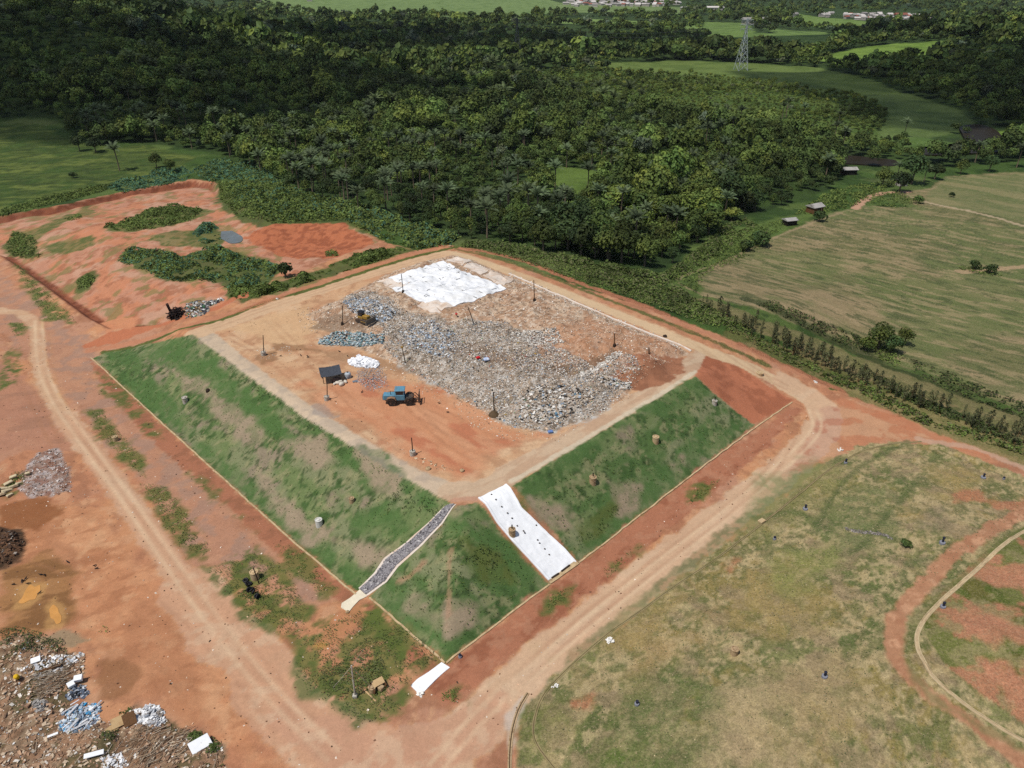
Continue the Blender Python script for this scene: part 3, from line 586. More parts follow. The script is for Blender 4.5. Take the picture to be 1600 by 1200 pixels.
p = strip([(1640, 770), (1600, 800), (1545, 830), (1490, 865), (1450, 905), (1415, 945), (1398, 990), (1402, 1035), (1440, 1075), (1500, 1115), (1560, 1160), (1640, 1210)], 2.2, .45, .6); lay(p, C(180, 126, 94)); mott(p, C(168, 112, 82), 1.6, .5, .68, .7, 89); mott(p, C(206, 152, 118), 1.2, .6, .72, .7, 90); kind(p, BARE)
p = area(INNERW, .1, .3, world=True); lay(p, C(112, 118, 62)); mott(p, C(186, 128, 100), 4.5, .5, .62, .9, 91); mott(p, C(84, 100, 36), 5, .48, .62, .85, 92); mott(p, C(146, 138, 96), 2, .54, .68, .7, 93)
for q in ([(1510, 960), (1560, 965), (1620, 990), (1620, 1010), (1540, 1000), (1505, 985)], [(1550, 885), (1620, 870), (1620, 920), (1560, 915)], [(1530, 1035), (1570, 1050), (1620, 1090), (1600, 1100), (1550, 1070)]):
    p = area(q, 1.2, 1.2); lay(p, C(188, 130, 102), .9)
p = strip([(1590, 828), (1545, 860), (1500, 905), (1440, 960), (1416, 1010), (1440, 1070), (1500, 1115), (1600, 1172)], 1.2, .5, .8); lay(p, C(112, 116, 70), .6)
# faint mown terraces
for q in ([(1420, 690), (1330, 740), (1270, 830)], [(1440, 745), (1400, 790), (1350, 850), (1330, 865)], [(1410, 905), (1420, 880), (1460, 870)], [(1180, 810), (1240, 800), (1290, 825)]):
    p = strip(q, 1.0, .3, .8); lay(p, C(84, 100, 56), .7)

# rubbish, brush and rubble beds
p = area(HEAPW, .6, .5, world=True); kind(p, HEAPZ)
lay(p, C(198, 166, 140)); mott(p, C(212, 190, 166), 2, .45, .62, .8, 94); mott(p, C(172, 138, 112), 2.5, .52, .68, .8, 95); mott(p, C(226, 214, 198), .7, .58, .7, .7, 96); mott(p, C(120, 100, 84), .7, .66, .76, .7, 97)
p = area(BANDW, 1.5, 1.5, world=True); lay(p, C(158, 148, 136), .85); mott(p, C(132, 120, 106), 2.2, .52, .68, .8, 98); mott(p, C(214, 210, 204), .8, .54, .66, .8, 99)
p = area([(820, 540), (870, 505), (920, 500), (1000, 520), (1062, 548), (1000, 560), (940, 590), (880, 570)], 2, 2); lay(p, C(190, 138, 104), .55)
p = area([(955, 588), (985, 552), (1030, 556), (1066, 560), (1066, 580), (1048, 592), (1000, 612)], .8, .6); lay(p, C(166, 108, 76)); mott(p, C(144, 92, 64), 1.6, .48, .64, .8, 100); kind(p, PLAT)
for q in ([(500, 500), (560, 490), (575, 515), (520, 520), (490, 512)], [(690, 525), (850, 560), (900, 590), (800, 580), (700, 545)], [(845, 600), (870, 610), (866, 632), (846, 628)], [(850, 575), (930, 560), (955, 545), (970, 552), (900, 590)]):
    p = area(q, 1.2, 1.2); lay(p, C(128, 106, 88), .7)
p = area(BRUSHW, .8, .5, world=True); kind(p, BRUSHZ); lay(p, C(164, 128, 100)); mott(p, C(122, 96, 74), 1.2, .48, .64, .8, 101); mott(p, C(164, 142, 116), .8, .55, .68, .7, 102); mott(p, C(76, 80, 48), 2.5, .56, .68, .7, 103)
p = area(RUBBLEW, .5, .4, world=True); kind(p, RUBZ); lay(p, C(160, 134, 120)); mott(p, C(196, 184, 180), .9, .5, .64, .8, 104); mott(p, C(140, 96, 76), 1.2, .55, .66, .8, 105)
def grade(ks, sat, gain):
    i = np.isin(KIND, ks); a = ALB[i]; l = (a @ np.array([.3, .55, .15]))[:, None]; ALB[i] = (l + (a - l) * sat) * np.array(gain)
grade([BARE], .91, (1.07, 1.11, 1.03)); grade([PLAT], .9, (1.08, 1.12, 1.11)); grade([ROAD], .86, (1.05, 1.13, 1.18)); grade([GRASS], .76, (1.54, 1.36, 1.28)); grade([DRY], .95, (.96, .93, .84)); grade([HEAPZ], 1.0, (.95, .90, .84)); grade([CROP], .95, (.95, .91, .90))
np.clip(ALB, .004, .9, out=ALB)

M_DIRT = ground_mat('red_earth', [.35, 2.2, 9.0, 22.0], [.07, .12, .20, .2], bump=.5, bdist=.08)
M_ROADM = ground_mat('packed_dirt', [.3, 1.6, 7.0], [.07, .10, .16], bump=.3, bdist=.06)
M_GRASSM = ground_mat('short_grass', [.8, 3.5, 11.0], [.10, .2, .3], bump=.45, bdist=.12)
M_DRYM = ground_mat('dry_grass', [.5, 2.2, 6.0], [.12, .30, .46], bump=.6, bdist=.15, tint=((.36, .28, .17), 3.2, .4))
M_FIELD = ground_mat('meadow', [.06, .5, 2.2], [.15, .25, .35], bump=.9, bdist=.5)
M_WASTE = ground_mat('loose_waste', [1.0, 3.0, 9.0], [.12, .25, .45], bump=.6, bdist=.15)
SPEC = {GROUND: ('ground', M_FIELD, 'structure'), BARE: ('bare_ground', M_DIRT, 'structure'), ROAD: ('dirt_road', M_ROADM, 'structure'), PLAT: ('landfill_ground', M_DIRT, 'structure'),
        GRASS: ('grass_slope_terrain', M_GRASSM, 'structure'), DRY: ('dry_grass_terrain', M_DRYM, 'structure'), CROP: ('crop_field_ground', M_DRYM, 'structure'), PAST: ('pasture_ground', M_FIELD, 'structure'),
        HEAPZ: ('rubbish', M_WASTE, 'stuff'), BRUSHZ: ('rubbish', M_WASTE, 'stuff'), RUBZ: ('rubble', M_WASTE, 'stuff')}
def build_ground():
    q = (np.arange(NX - 1)[:, None] * NY + np.arange(NY - 1)[None, :]).ravel()
    F = np.stack([q, q + NY, q + NY + 1, q + 1], 1)
    K4 = KIND[F]; fk = K4[:, 0].copy()
    same = (K4[:, 0] != K4[:, 2]) & (K4[:, 1] == K4[:, 3]); fk[same] = K4[same, 1]
    V = np.c_[XF, YF, Z.ravel()]
    for k, (nm, mt, kd) in SPEC.items():
        f = F[fk == k]
        if not len(f): continue
        u, inv = np.unique(f, return_inverse=True)
        o = mesh_np(nm, V[u], inv.reshape(f.shape), mt, col=ALB[u], smooth=True); o['kind'] = kd
        if k == HEAPZ: tag(o, 'trampled brown waste spread over the landfill platform', 'rubbish')
        if k == BRUSHZ: tag(o, 'brown brush and soil heap at the edge of the dirt yard', 'rubbish')
        if k == RUBZ: tag(o, 'pale crushed rubble patch beside the dirt road', 'rubble')
build_ground()
# ------------------------------------------------------------------ materials for built things
K = lambda r, g, b, k=.75: lin((r, g, b), k)
M_CONC = flat('weathered_concrete', K(196, 190, 178), ns=4, na=.3, second=K(160, 140, 118))
M_CREAM = flat('cream_mortar', K(204, 178, 138), ns=1.5, na=.25, second=K(178, 148, 110))
M_CREAM2 = flat('stained_mortar', K(196, 176, 138), ns=.8, na=.3, second=K(160, 138, 104))
M_DRUMB = flat('earthy_concrete', K(186, 160, 124), ns=4, na=.3, second=K(150, 120, 88))
M_DARK = flat('dark_wood', K(58, 46, 38), ns=5, na=.4)
M_BROWNW = flat('brown_wood', K(110, 78, 50), ns=5, na=.3)
M_WHITE = flat('white_membrane', (.78, .79, .80), ns=.9, na=.07, second=(.72, .73, .74), bump=.4, rough=.6)
M_COVER = flat('weathered_membrane', (.70, .71, .72), ns=.5, na=.08, second=(.62, .62, .61), bump=.3, rough=.6)
M_DULLW = flat('soiled_membrane', K(228, 214, 200), ns=.5, na=.12, second=K(214, 190, 168), bump=.3)
M_FOLDSHADE = flat('fold_shade', K(96, 92, 88), ns=2, na=.3)  # dark tone painted for wrinkle and seam shadows on the cover
M_BLUE = flat('faded_blue_paint', K(98, 148, 172), ns=1.6, na=.25, second=K(124, 140, 146), rough=.6)
M_GLASS = flat('cab_glass', K(34, 44, 54), ns=1, na=.1, rough=.15, spec=.6)
M_TYRE = flat('dusty_rubber', K(52, 46, 42), ns=4, na=.3, second=K(110, 84, 66))
M_RIM = flat('dusty_rim', K(150, 118, 92), ns=5, na=.25)
M_STEEL = flat('dirty_steel', K(84, 76, 70), ns=3, na=.35, second=K(120, 92, 72), rough=.6, metal=.2)
M_YEL = flat('yellow_paint', K(168, 132, 58), ns=2, na=.3, second=K(110, 92, 66), rough=.6)
M_BLACK = flat('black_plastic', K(36, 36, 40), ns=3, na=.3, rough=.5)
M_TARP = flat('charcoal_tarpaulin', K(72, 76, 84), ns=1.5, na=.2, bump=.4)
M_SACK = flat('pale_sackcloth', K(222, 212, 196), ns=4, na=.15)
M_GRAVEL = None
def vcol_mat(name, rough=.85, amt=.25):
    m, nt, b = nodes(name); L = nt.links
    a_ = N(nt, 'ShaderNodeAttribute', attribute_name='Col'); tc = N(nt, 'ShaderNodeTexCoord'); no = N(nt, 'ShaderNodeTexNoise', Scale=6.0, Detail=4.0); L.new(tc.outputs['Object'], no.inputs['Vector'])
    mr = N(nt, 'ShaderNodeMapRange'); mr.inputs[1].default_value = .3; mr.inputs[2].default_value = .7; mr.inputs[3].default_value = 1 - amt; mr.inputs[4].default_value = 1 + amt; L.new(no.outputs['Fac'], mr.inputs[0])
    mx = N(nt, 'ShaderNodeVectorMath', operation='MULTIPLY'); L.new(a_.outputs['Color'], mx.inputs[0]); L.new(mr.outputs[0], mx.inputs[1]); L.new(mx.outputs[0], b.inputs['Base Color']); b.inputs['Roughness'].default_value = rough
    return m
M_BITS = vcol_mat('mixed_litter')

# ------------------------------------------------------------------ scattered bits: tilted slabs, crumpled boxes
def boxes(P, S, rot, cols, squash=.5):
    """P n x 3 centres, S n x 3 sizes, rot n x 3 -> verts, faces, face colours"""
    n = len(P)
    base = np.array([[-1, -1, -1], [1, -1, -1], [1, 1, -1], [-1, 1, -1], [-1, -1, 1], [1, -1, 1], [1, 1, 1], [-1, 1, 1]]) * .5
    J = base[None] * (1 + (RNG.random((n, 8, 1)) - .5) * squash) * S[:, None, :]
    cx, sx = np.cos(rot[:, 0]), np.sin(rot[:, 0]); cy, sy = np.cos(rot[:, 1]), np.sin(rot[:, 1]); cz, sz = np.cos(rot[:, 2]), np.sin(rot[:, 2])
    x, y, z = J[..., 0], J[..., 1], J[..., 2]
    y, z = y * cx[:, None] - z * sx[:, None], y * sx[:, None] + z * cx[:, None]
    x, z = x * cy[:, None] + z * sy[:, None], -x * sy[:, None] + z * cy[:, None]
    x, y = x * cz[:, None] - y * sz[:, None], x * sz[:, None] + y * cz[:, None]
    V = np.stack([x, y, z], -1) + P[:, None, :]
    f = np.array([[4, 5, 6, 7], [0, 1, 5, 4], [1, 2, 6, 5], [2, 3, 7, 6], [3, 0, 4, 7]])
    F = (np.arange(n)[:, None, None] * 8 + f[None]).reshape(-1, 4)
    return V.reshape(-1, 3), F, np.repeat(cols, 5, 0)
def sample_poly(poly, n, margin=0):
    poly = np.asarray(poly); lo, hi = poly.min(0), poly.max(0); out = []
    got = 0
    while got < n:
        q = lo + (hi - lo) * RNG.random((n * 2, 2)); q = q[inpoly(poly, q[:, 0], q[:, 1])]; out.append(q); got += len(q)
    return np.vstack(out)[:n]
def pick(pal, n):
    c = np.array([lin(p[0], .8) for p in pal]); w = np.array([p[1] for p in pal], float); k = RNG.choice(len(pal), n, p=w / w.sum())
    return np.clip(c[k] * (1 + (RNG.random((n, 1)) - .5) * .4), 0, .85)
def litter(q, smin, smax, pal, flatk=.5, lift=.1):
    n = len(q); z = zat(q[:, 0], q[:, 1])
    s = smin + (smax - smin) * RNG.random(n) ** 2.2
    S = np.stack([s * (.6 + .8 * RNG.random(n)), s * (.4 + .6 * RNG.random(n)), s * (.10 + .6 * flatk * RNG.random(n))], 1)
    rot = np.stack([(RNG.random(n) - .5) * .9, (RNG.random(n) - .5) * .9, RNG.random(n) * 6.28], 1)
    P = np.c_[q, z + S[:, 2] * .25 + lift * RNG.random(n) * s]
    return boxes(P, S, rot, pick(pal, n))
def join(L):
    V, F, Cc, b = [], [], [], 0
    for v, f, c in L: V.append(v); F.append(f + b); Cc.append(c); b += len(v)
    return np.vstack(V), np.vstack(F), np.vstack(Cc)
PAL_W = [((224, 220, 212), 20), ((200, 192, 182), 24), ((184, 168, 148), 22), ((158, 140, 122), 16), ((58, 54, 50), 9), ((112, 102, 92), 9), ((140, 156, 172), 4), ((96, 130, 150), 2), ((160, 60, 50), .5), ((190, 160, 60), .5), ((90, 130, 90), .7)]
PAL_F = [((206, 178, 150), 30), ((188, 156, 128), 28), ((222, 206, 186), 18), ((150, 122, 100), 12), ((236, 230, 220), 9), ((92, 80, 70), 4)]
PAL_T = [((186, 200, 202), 22), ((140, 168, 176), 16), ((110, 148, 144), 9), ((206, 210, 206), 18), ((70, 90, 96), 10), ((120, 134, 150), 10), ((60, 62, 62), 6)]
PAL_B = [((190, 200, 208), 22), ((150, 166, 184), 16), ((214, 214, 212), 20), ((120, 120, 122), 10), ((70, 70, 74), 10), ((170, 154, 134), 12)]
qs = []
q = sample_poly(BANDW, 62000); wgt = fbm(q[:, 0], q[:, 1], 3, 3, 120); q = q[RNG.random(len(q)) < .35 + .65 * sm((wgt - .36) / .25)]
qs.append(litter(q, .06, .29, PAL_W, .45, .3))
q = sample_poly(HEAPW, 32000); q = q[RNG.random(len(q)) < .25 + .75 * sm((fbm(q[:, 0], q[:, 1], 2.5, 3, 121) - .35) / .3)]
qs.append(litter(q, .08, .32, PAL_F, .4, .2))
for poly, n, pal, s in (([(500, 530), (545, 518), (600, 522), (600, 538), (540, 541), (498, 538)], 1500, PAL_T, .5), ([(535, 470), (575, 463), (620, 490), (600, 505), (545, 485)], 1700, PAL_B, .5), ([(620, 515), (680, 500), (720, 530), (700, 560), (640, 545)], 1200, PAL_B, .5),
                         ([(905, 585), (965, 548), (975, 553), (910, 592)], 500, [((220, 214, 204), 3), ((190, 180, 168), 2)], .45), ([(930, 590), (985, 598), (985, 608), (950, 606)], 900, PAL_W, .5), ([(800, 520), (870, 510), (880, 535), (830, 540)], 900, [((216, 210, 200), 3), ((190, 182, 172), 2), ((140, 130, 120), 1)], .5),
                         ([(820, 610), (900, 600), (930, 620), (860, 668), (810, 655)], 1600, PAL_W, .6), ([(795, 425), (900, 470), (1070, 542), (1060, 546), (890, 478), (790, 436)], 1100, [((224, 216, 204), 2), ((180, 164, 146), 2)], .35)):
    q = sample_poly(h2(poly), n); qs.append(litter(q, .14, s, pal, .5, .5))
V, F, Cc = join(qs)
o = mesh_np('litter', V, F, M_BITS, fcol=Cc); tag(o, 'loose white grey and beige litter covering the landfill tip', 'litter', kind='stuff')
# spill of scraps and the dark stained fringe beyond the tip
qs = []
for poly, n, pal, s in (([(460, 480), (540, 470), (500, 525), (470, 515)], 500, PAL_F, .3), ([(700, 612), (780, 650), (860, 678), (800, 690), (720, 660)], 350, PAL_F, .35), ([(600, 555), (680, 600), (700, 640), (650, 610), (600, 580)], 260, PAL_F, .3), ([(395, 545), (450, 538), (460, 556), (400, 562)], 130, [((200, 190, 176), 2), ((170, 150, 130), 1)], .28),
                        ([(560, 575), (600, 572), (605, 600), (585, 612), (552, 595)], 420, [((170, 166, 166), 3), ((140, 136, 136), 2), ((200, 198, 196), 1)], .25), ([(560, 600), (605, 590), (610, 612), (570, 612)], 160, [((168, 150, 140), 1)], .22),
                        ([(640, 712), (670, 718), (720, 738), (670, 732)], 60, [((196, 170, 140), 1), ((150, 120, 90), 1)], .4), ([(760, 655), (860, 682), (980, 610), (1000, 612), (870, 692)], 150, [((214, 204, 190), 1), ((150, 120, 94), 1)], .25)):
    q = sample_poly(h2(poly), n); qs.append(litter(q, .08, s, pal, .4, .1))
V, F, Cc = join(qs); o = mesh_np('scattered_scraps', V, F, M_BITS, fcol=Cc); tag(o, 'sparse pale scraps and gravel strewn on the bare platform', 'scraps', kind='stuff')
# small pebbles and dark clods on the dirt yard and the mound
qs = []
q = np.vstack([sample_poly(h2([(0, 500), (150, 560), (560, 950), (690, 1090), (560, 1200), (300, 1200), (0, 980)]), 1500), sample_poly(h2([(330, 515), (700, 400), (560, 470), (480, 560), (700, 740), (640, 740)]), 350), sample_poly(h2([(700, 1060), (1240, 640), (1290, 660), (800, 1120), (720, 1180)]), 350)])
qs.append(litter(q, .06, .26, [((206, 170, 140), 3), ((120, 86, 66), 4), ((224, 208, 190), 1.5), ((70, 56, 46), 1.5)], .6, 0))
V, F, Cc = join(qs); o = mesh_np('clods', V, F, M_BITS, fcol=Cc); tag(o, 'small clods and pebbles strewn over the bare red earth', 'clods', kind='stuff')

# brush heap at the lower left: sticks, clods, leaves
def sticks(q, l0, l1, r, pal, ang=None, lift=.5):
    n = len(q); l = l0 + (l1 - l0) * RNG.random(n); z = zat(q[:, 0], q[:, 1])
    S = np.stack([l, r * (.6 + .8 * RNG.random(n)), r * (.6 + .8 * RNG.random(n))], 1)
    az = RNG.random(n) * 6.28 if ang is None else ang + (RNG.random(n) - .5) * 1.2
    rot = np.stack([RNG.random(n) * 3, (RNG.random(n) - .5) * .5, az], 1)
    return boxes(np.c_[q, z + .05 + lift * RNG.random(n)], S, rot, pick(pal, n), .1)
PAL_S = [((176, 152, 124), 4), ((140, 112, 88), 4), ((200, 184, 162), 3), ((110, 88, 70), 2)]
qs = [litter(sample_poly(BRUSHW, 6000), .08, .5, [((180, 146, 118), 6), ((152, 120, 96), 5), ((200, 178, 152), 5), ((120, 96, 78), 2), ((226, 218, 206), 2)], .5, .2),
      sticks(sample_poly(BRUSHW, 800), .3, 1.6, .04, PAL_S, None, .2), litter(sample_poly(BRUSHW, 700), .08, .4, [((232, 230, 226), 3), ((200, 190, 176), 3), ((170, 180, 190), 1)], .4, .2),
      sticks(sample_poly(h2([(200, 1160), (235, 1130), (270, 1150), (250, 1195), (200, 1200)]), 150), .5, 1.7, .04, PAL_S, .9, .45),
      sticks(sample_poly(h2([(260, 1150), (300, 1140), (320, 1165), (270, 1200)]), 90), .5, 1.5, .04, PAL_S, .7, .4),
      sticks(sample_poly(h2([(50, 1060), (110, 1035), (110, 1070), (60, 1100)]), 130), .6, 1.9, .05, [((170, 156, 138), 3), ((130, 112, 92), 2)], .5, .6),
      litter(sample_poly(h2([(-40, 828), (25, 830), (40, 850), (20, 880), (-40, 890)]), 700), .08, .45, [((110, 80, 60), 3), ((76, 58, 46), 3), ((150, 140, 130), 1)], .6, .4)]
V, F, Cc = join(qs); o = mesh_np('brushwood', V, F, M_BITS, fcol=Cc); tag(o, 'tangle of cut branches and clods dumped on the brown heap', 'brushwood', kind='stuff')
qs = [litter(sample_poly(RUBBLEW, 1000), .06, .34, [((206, 196, 190), 4), ((178, 160, 148), 3), ((150, 116, 98), 3), ((110, 96, 90), 1)], .6, .2)]
V, F, Cc = join(qs); o = mesh_np('rubble', V, F, M_BITS, fcol=Cc); tag(o, 'broken pale rubble chunks heaped beside the left dirt road', 'rubble', kind='stuff')

def heap_thing(name, label, cat, poly, n, s0, s1, pal, hgt=.6, group=None, extra=None):
    P = h2(poly); q = sample_poly(P, n); c = P.mean(0); d = sdist(P, q[:, 0], q[:, 1]); v, f, cc = litter(q, s0, s1, pal, .6, 0)
    dz = hgt * sm(d / max(d.max(), .01)) * (.4 + .6 * RNG.random(len(q))); v[:, 2] += np.repeat(dz, 8)
    L = [(v, f, cc)]
    if extra: L += extra(P)
    v, f, cc = join(L)
    o = mesh_np(name, v, f, M_BITS, fcol=cc); return tag(o, label, cat, group)
WH = [((238, 238, 238), 6), ((214, 214, 216), 3), ((180, 184, 190), 2)]
heap_thing('debris_pile', 'pile of white broken plaster and foam with a bright white edge', 'debris pile', [(210, 1110), (235, 1100), (252, 1105), (262, 1128), (240, 1138), (215, 1130)], 420, .1, .55, WH + [((150, 140, 130), 2)], .7)
heap_thing('debris_pile', 'small pile of grey and blue plastic with two white boards on top', 'debris pile', [(102, 1088), (118, 1070), (132, 1072), (140, 1084), (128, 1092), (106, 1094)], 240, .1, .45, [((90, 100, 116), 4), ((140, 150, 164), 3), ((60, 62, 66), 3), ((214, 216, 220), 2)], .6)
heap_thing('debris_pile', 'mixed pile of pale blue bags, bright blue pieces and white pipes', 'debris pile', [(90, 1140), (98, 1112), (130, 1098), (158, 1100), (156, 1122), (140, 1140), (110, 1146)], 520, .1, .5, [((190, 206, 220), 6), ((150, 170, 190), 4), ((60, 150, 200), 2), ((110, 116, 124), 2), ((230, 230, 230), 2), ((200, 190, 80), .3)], .6,
           extra=lambda P: [sticks(sample_poly(P, 14), .8, 2.2, .16, [((236, 236, 238), 1)], 1.2, .7)])
heap_thing('debris_pile', 'scatter of white sheets and pale rubble on the upper brush heap', 'debris pile', [(35, 1045), (60, 1025), (100, 1025), (130, 1020), (128, 1032), (90, 1052), (60, 1060)], 300, .1, .5, WH + [((170, 156, 140), 5)], .3)
heap_thing('debris_pile', 'low pile of grey stones beside broken branches', 'debris pile', [(48, 1098), (62, 1092), (75, 1098), (72, 1110), (55, 1112)], 120, .12, .5, [((150, 146, 142), 3), ((180, 176, 170), 2), ((110, 104, 100), 1)], .4)
heap_thing('debris_pile', 'loose white plaster lumps strewn at the bottom of the heap', 'debris pile', [(155, 1185), (190, 1175), (200, 1195), (160, 1215)], 180, .1, .45, WH + [((170, 150, 130), 4)], .3)
heap_thing('rubbish_pile', 'pile of white and dark sacks, green crates and cans in the red pit', 'rubbish pile', [(286, 486), (292, 474), (308, 470), (330, 469), (348, 466), (350, 470), (330, 478), (320, 492), (298, 497)], 900, .15, .75, [((220, 220, 218), 5), ((110, 110, 108), 4), ((60, 62, 74), 4), ((66, 110, 76), 1.5), ((170, 160, 146), 4), ((150, 120, 80), 2)], .8)
def snag(P):
    c = P.mean(0); n = 90; q = c + (RNG.random((n, 2)) - .5) * (2.6, 2.0); q2 = q.copy()
    v, f, cc = sticks(q, .8, 3.0, .16, [((42, 34, 32), 4), ((64, 48, 42), 3)], None, 1.6)
    return [(v, f, cc)]
heap_thing('root_stump', 'charred black root stump with a tall jagged spike in the red pit', 'stump', [(264, 498), (268, 484), (280, 486), (286, 496), (276, 500)], 120, .2, .7, [((44, 36, 34), 4), ((70, 52, 44), 2)], 1.3,
           extra=lambda P: snag(P) + [boxes(np.array([[*at(267, 492)[:2], at(267, 492)[2] + 1.4]]), np.array([[.5, .4, 3.0]]), np.array([[.1, -.15, .3]]), pick([((60, 44, 38), 1)], 1), .5)])
heap_thing('gravel_pile', 'flat spread of grey gravel below the crumpled white sheeting', 'gravel', [(558, 578), (592, 572), (606, 588), (598, 606), (575, 610), (556, 596)], 900, .06, .22, [((160, 154, 154), 4), ((190, 184, 182), 2), ((124, 118, 120), 2)], .25)
heap_thing('white_sheeting', 'crumpled bundle of bright white sheeting on the tan platform', 'sheeting', [(543, 564), (560, 558), (575, 560), (590, 566), (591, 574), (572, 575), (550, 572)], 420, .3, 1.1, [((244, 245, 247), 6), ((228, 230, 234), 2)], .55)

# ------------------------------------------------------------------ swept strips: kerbs, channels, chutes
def sweep(P, prof, closed=True):
    """P n x 2 path; prof (offset, height above the ground) ring -> verts, faces draped on the ground"""
    P = np.asarray(P); T_ = np.gradient(P, axis=0); T_ /= np.linalg.norm(T_, axis=1)[:, None] + 1e-9; Nn = np.c_[T_[:, 1], -T_[:, 0]]
    m = len(prof); V = []
    for o_, z_ in prof:
        q = P + Nn * o_; V.append(np.c_[q, zat(P[:, 0], P[:, 1]) + z_])
    V = np.stack(V, 1).reshape(-1, 3); F = []
    n = len(P)
    for i in range(n - 1):
        for k in range(m if closed else m - 1):
            F.append((i * m + k, i * m + (k + 1) % m, (i + 1) * m + (k + 1) % m, (i + 1) * m + k))
    return V, np.array(F)
def kerb(name, label, pts, w, h, mat, step=1.2, cat='kerb', jit=.11):
    P = resample(h2(pts), step); P = P + (RNG.random(P.shape) - .5) * jit
    v, f = sweep(P, [(-w / 2, -.3), (w / 2, -.3), (w / 2, h), (-w / 2, h)]); v[:, 2] += np.repeat((RNG.random(len(P)) - .5) * .06, 4)
    o = mesh_np(name, v, f, mat); return tag(o, label, cat)
KL = [(142, 559), (205, 617), (270, 677), (332, 733), (395, 790), (460, 848), (530, 908), (556, 929)]
kerb('drain_kerb', 'long cream kerb along the foot of the left grass slope', KL, .26, .12, M_CREAM)
kerb('drain_kerb', 'short cream kerb below the grass wedge between the two chutes', [(577, 934), (610, 962), (640, 989), (694, 1036)], .26, .12, M_CREAM)
kerb('drain_kerb', 'cream kerb along the foot of the right grass slope', [(698, 1036), (780, 972), (858, 914)], .26, .12, M_CREAM)
kerb('drain_kerb', 'straight cream kerb running from the white chute to the bare red corner', [(904, 880), (1000, 805), (1100, 728), (1180, 668), (1238, 629)], .26, .12, M_CREAM)
def channel(name, label, pts, w, mat, bed, d=.12, cat='drain channel', step=.8):
    P = resample(curve(h2(pts), 8), step); t = thing(name, label, cat, (*P[0], float(zat(*P[0]))))
    l = np.array(t.location)
    for s in (-1, 1):
        v, f = sweep(P, [(s * w / 2 - .08, -.3), (s * w / 2 + .08, -.3), (s * w / 2 + .08, d), (s * w / 2 - .08, d)]); mesh_np('channel_lip', v - l, f, mat, t)
    v, f = sweep(P, [(-w / 2 + .07, .03), (w / 2 - .07, .03)], False); mesh_np('channel_bed', v - l, f, bed, t)
    return t
M_EARTHB = flat('silty_bed', K(96, 78, 56), ns=1.5, na=.3); M_CHB = flat('dry_concrete_bed', K(196, 172, 136), ns=1.5, na=.25)
M_OLDC = flat('mossy_concrete', K(150, 136, 96), ns=.6, na=.3, second=K(126, 120, 76))
channel('drain_channel', 'pale cream concrete channel curving beside the red track on the dry mound', [(1640, 812), (1600, 831), (1560, 858), (1515, 900), (1470, 940), (1440, 975), (1433, 1008), (1458, 1058), (1520, 1110), (1600, 1158), (1700, 1212)], .4, M_CREAM2, M_CHB, .08)
channel('drain_channel', 'long narrow brown channel along the edge of the dry grass mound', [(1440, 690), (1390, 694), (1340, 708), (1290, 738), (1235, 782), (1190, 818), (1120, 872), (1060, 912), (1000, 955), (950, 990), (890, 1042), (850, 1085), (834, 1130), (840, 1165), (868, 1202), (900, 1240)], .24, M_OLDC, M_EARTHB, .04)
channel('drain_channel', 'short reddish channel bending round the tip of the mound by the road', [(825, 1083), (812, 1105), (802, 1135), (797, 1170), (796, 1215)], .3, M_DRUMB, M_EARTHB, .08)
# low whitish edging along the back road
P = resample(h2([(795, 428), (850, 452), (905, 476), (960, 500), (1020, 524), (1080, 549)]), 1.0); P += (RNG.random(P.shape) - .5) * .25
v, f = sweep(P, [(-.22, -.2), (.22, -.2), (.2, .22), (-.2, .28)]); o = mesh_np('membrane_edge', v, f, M_DULLW); tag(o, 'thin white liner edge showing between the waste and the back road', 'liner edge')

def strip_sheet(name, Lp, Rp, nu, nv, lift, bump_, mat, parent, skirt=.15, bscale=1.2, seed=0, fold=None):
    Lw = resample(h2(Lp), .2); Rw = resample(h2(Rp), .2)
    u = np.linspace(0, 1, nu); a = np.stack([np.interp(u * (len(Lw) - 1), np.arange(len(Lw)), Lw[:, k]) for k in (0, 1)], 1); b = np.stack([np.interp(u * (len(Rw) - 1), np.arange(len(Rw)), Rw[:, k]) for k in (0, 1)], 1)
    v_ = np.linspace(0, 1, nv)[None, :, None]; XY = a[:, None] * (1 - v_) + b[:, None] * v_
    x, y = XY[..., 0], XY[..., 1]; z = zat(x, y) + lift + (fbm(x, y, bscale, 3, 130 + seed) - .3) * bump_
    if fold is not None: z = z + fold(u[:, None], np.linspace(0, 1, nv)[None, :])
    top = np.stack([x, y, z], -1).reshape(-1, 3)
    ring = [(i, 0) for i in range(nu)] + [(nu - 1, j) for j in range(1, nv)] + [(i, nv - 1) for i in range(nu - 2, -1, -1)] + [(0, j) for j in range(nv - 2, 0, -1)]
    ri = np.array([i * nv + j for i, j in ring]); low = top[ri].copy(); low[:, 2] -= skirt + lift
    q = (np.arange(nu - 1)[:, None] * nv + np.arange(nv - 1)[None]).ravel(); F = np.stack([q, q + nv, q + nv + 1, q + 1], 1)
    n0 = len(top); k = np.arange(len(ri)); F2 = np.stack([ri, ri[(k + 1) % len(ri)], n0 + (k + 1) % len(ri), n0 + k], 1)
    l = np.array(parent.location) if parent is not None else 0
    return mesh_np(name, np.vstack([top, low]) - l, [F, F2], mat, parent, smooth=False)
def loc(px, py): return at(px, py)
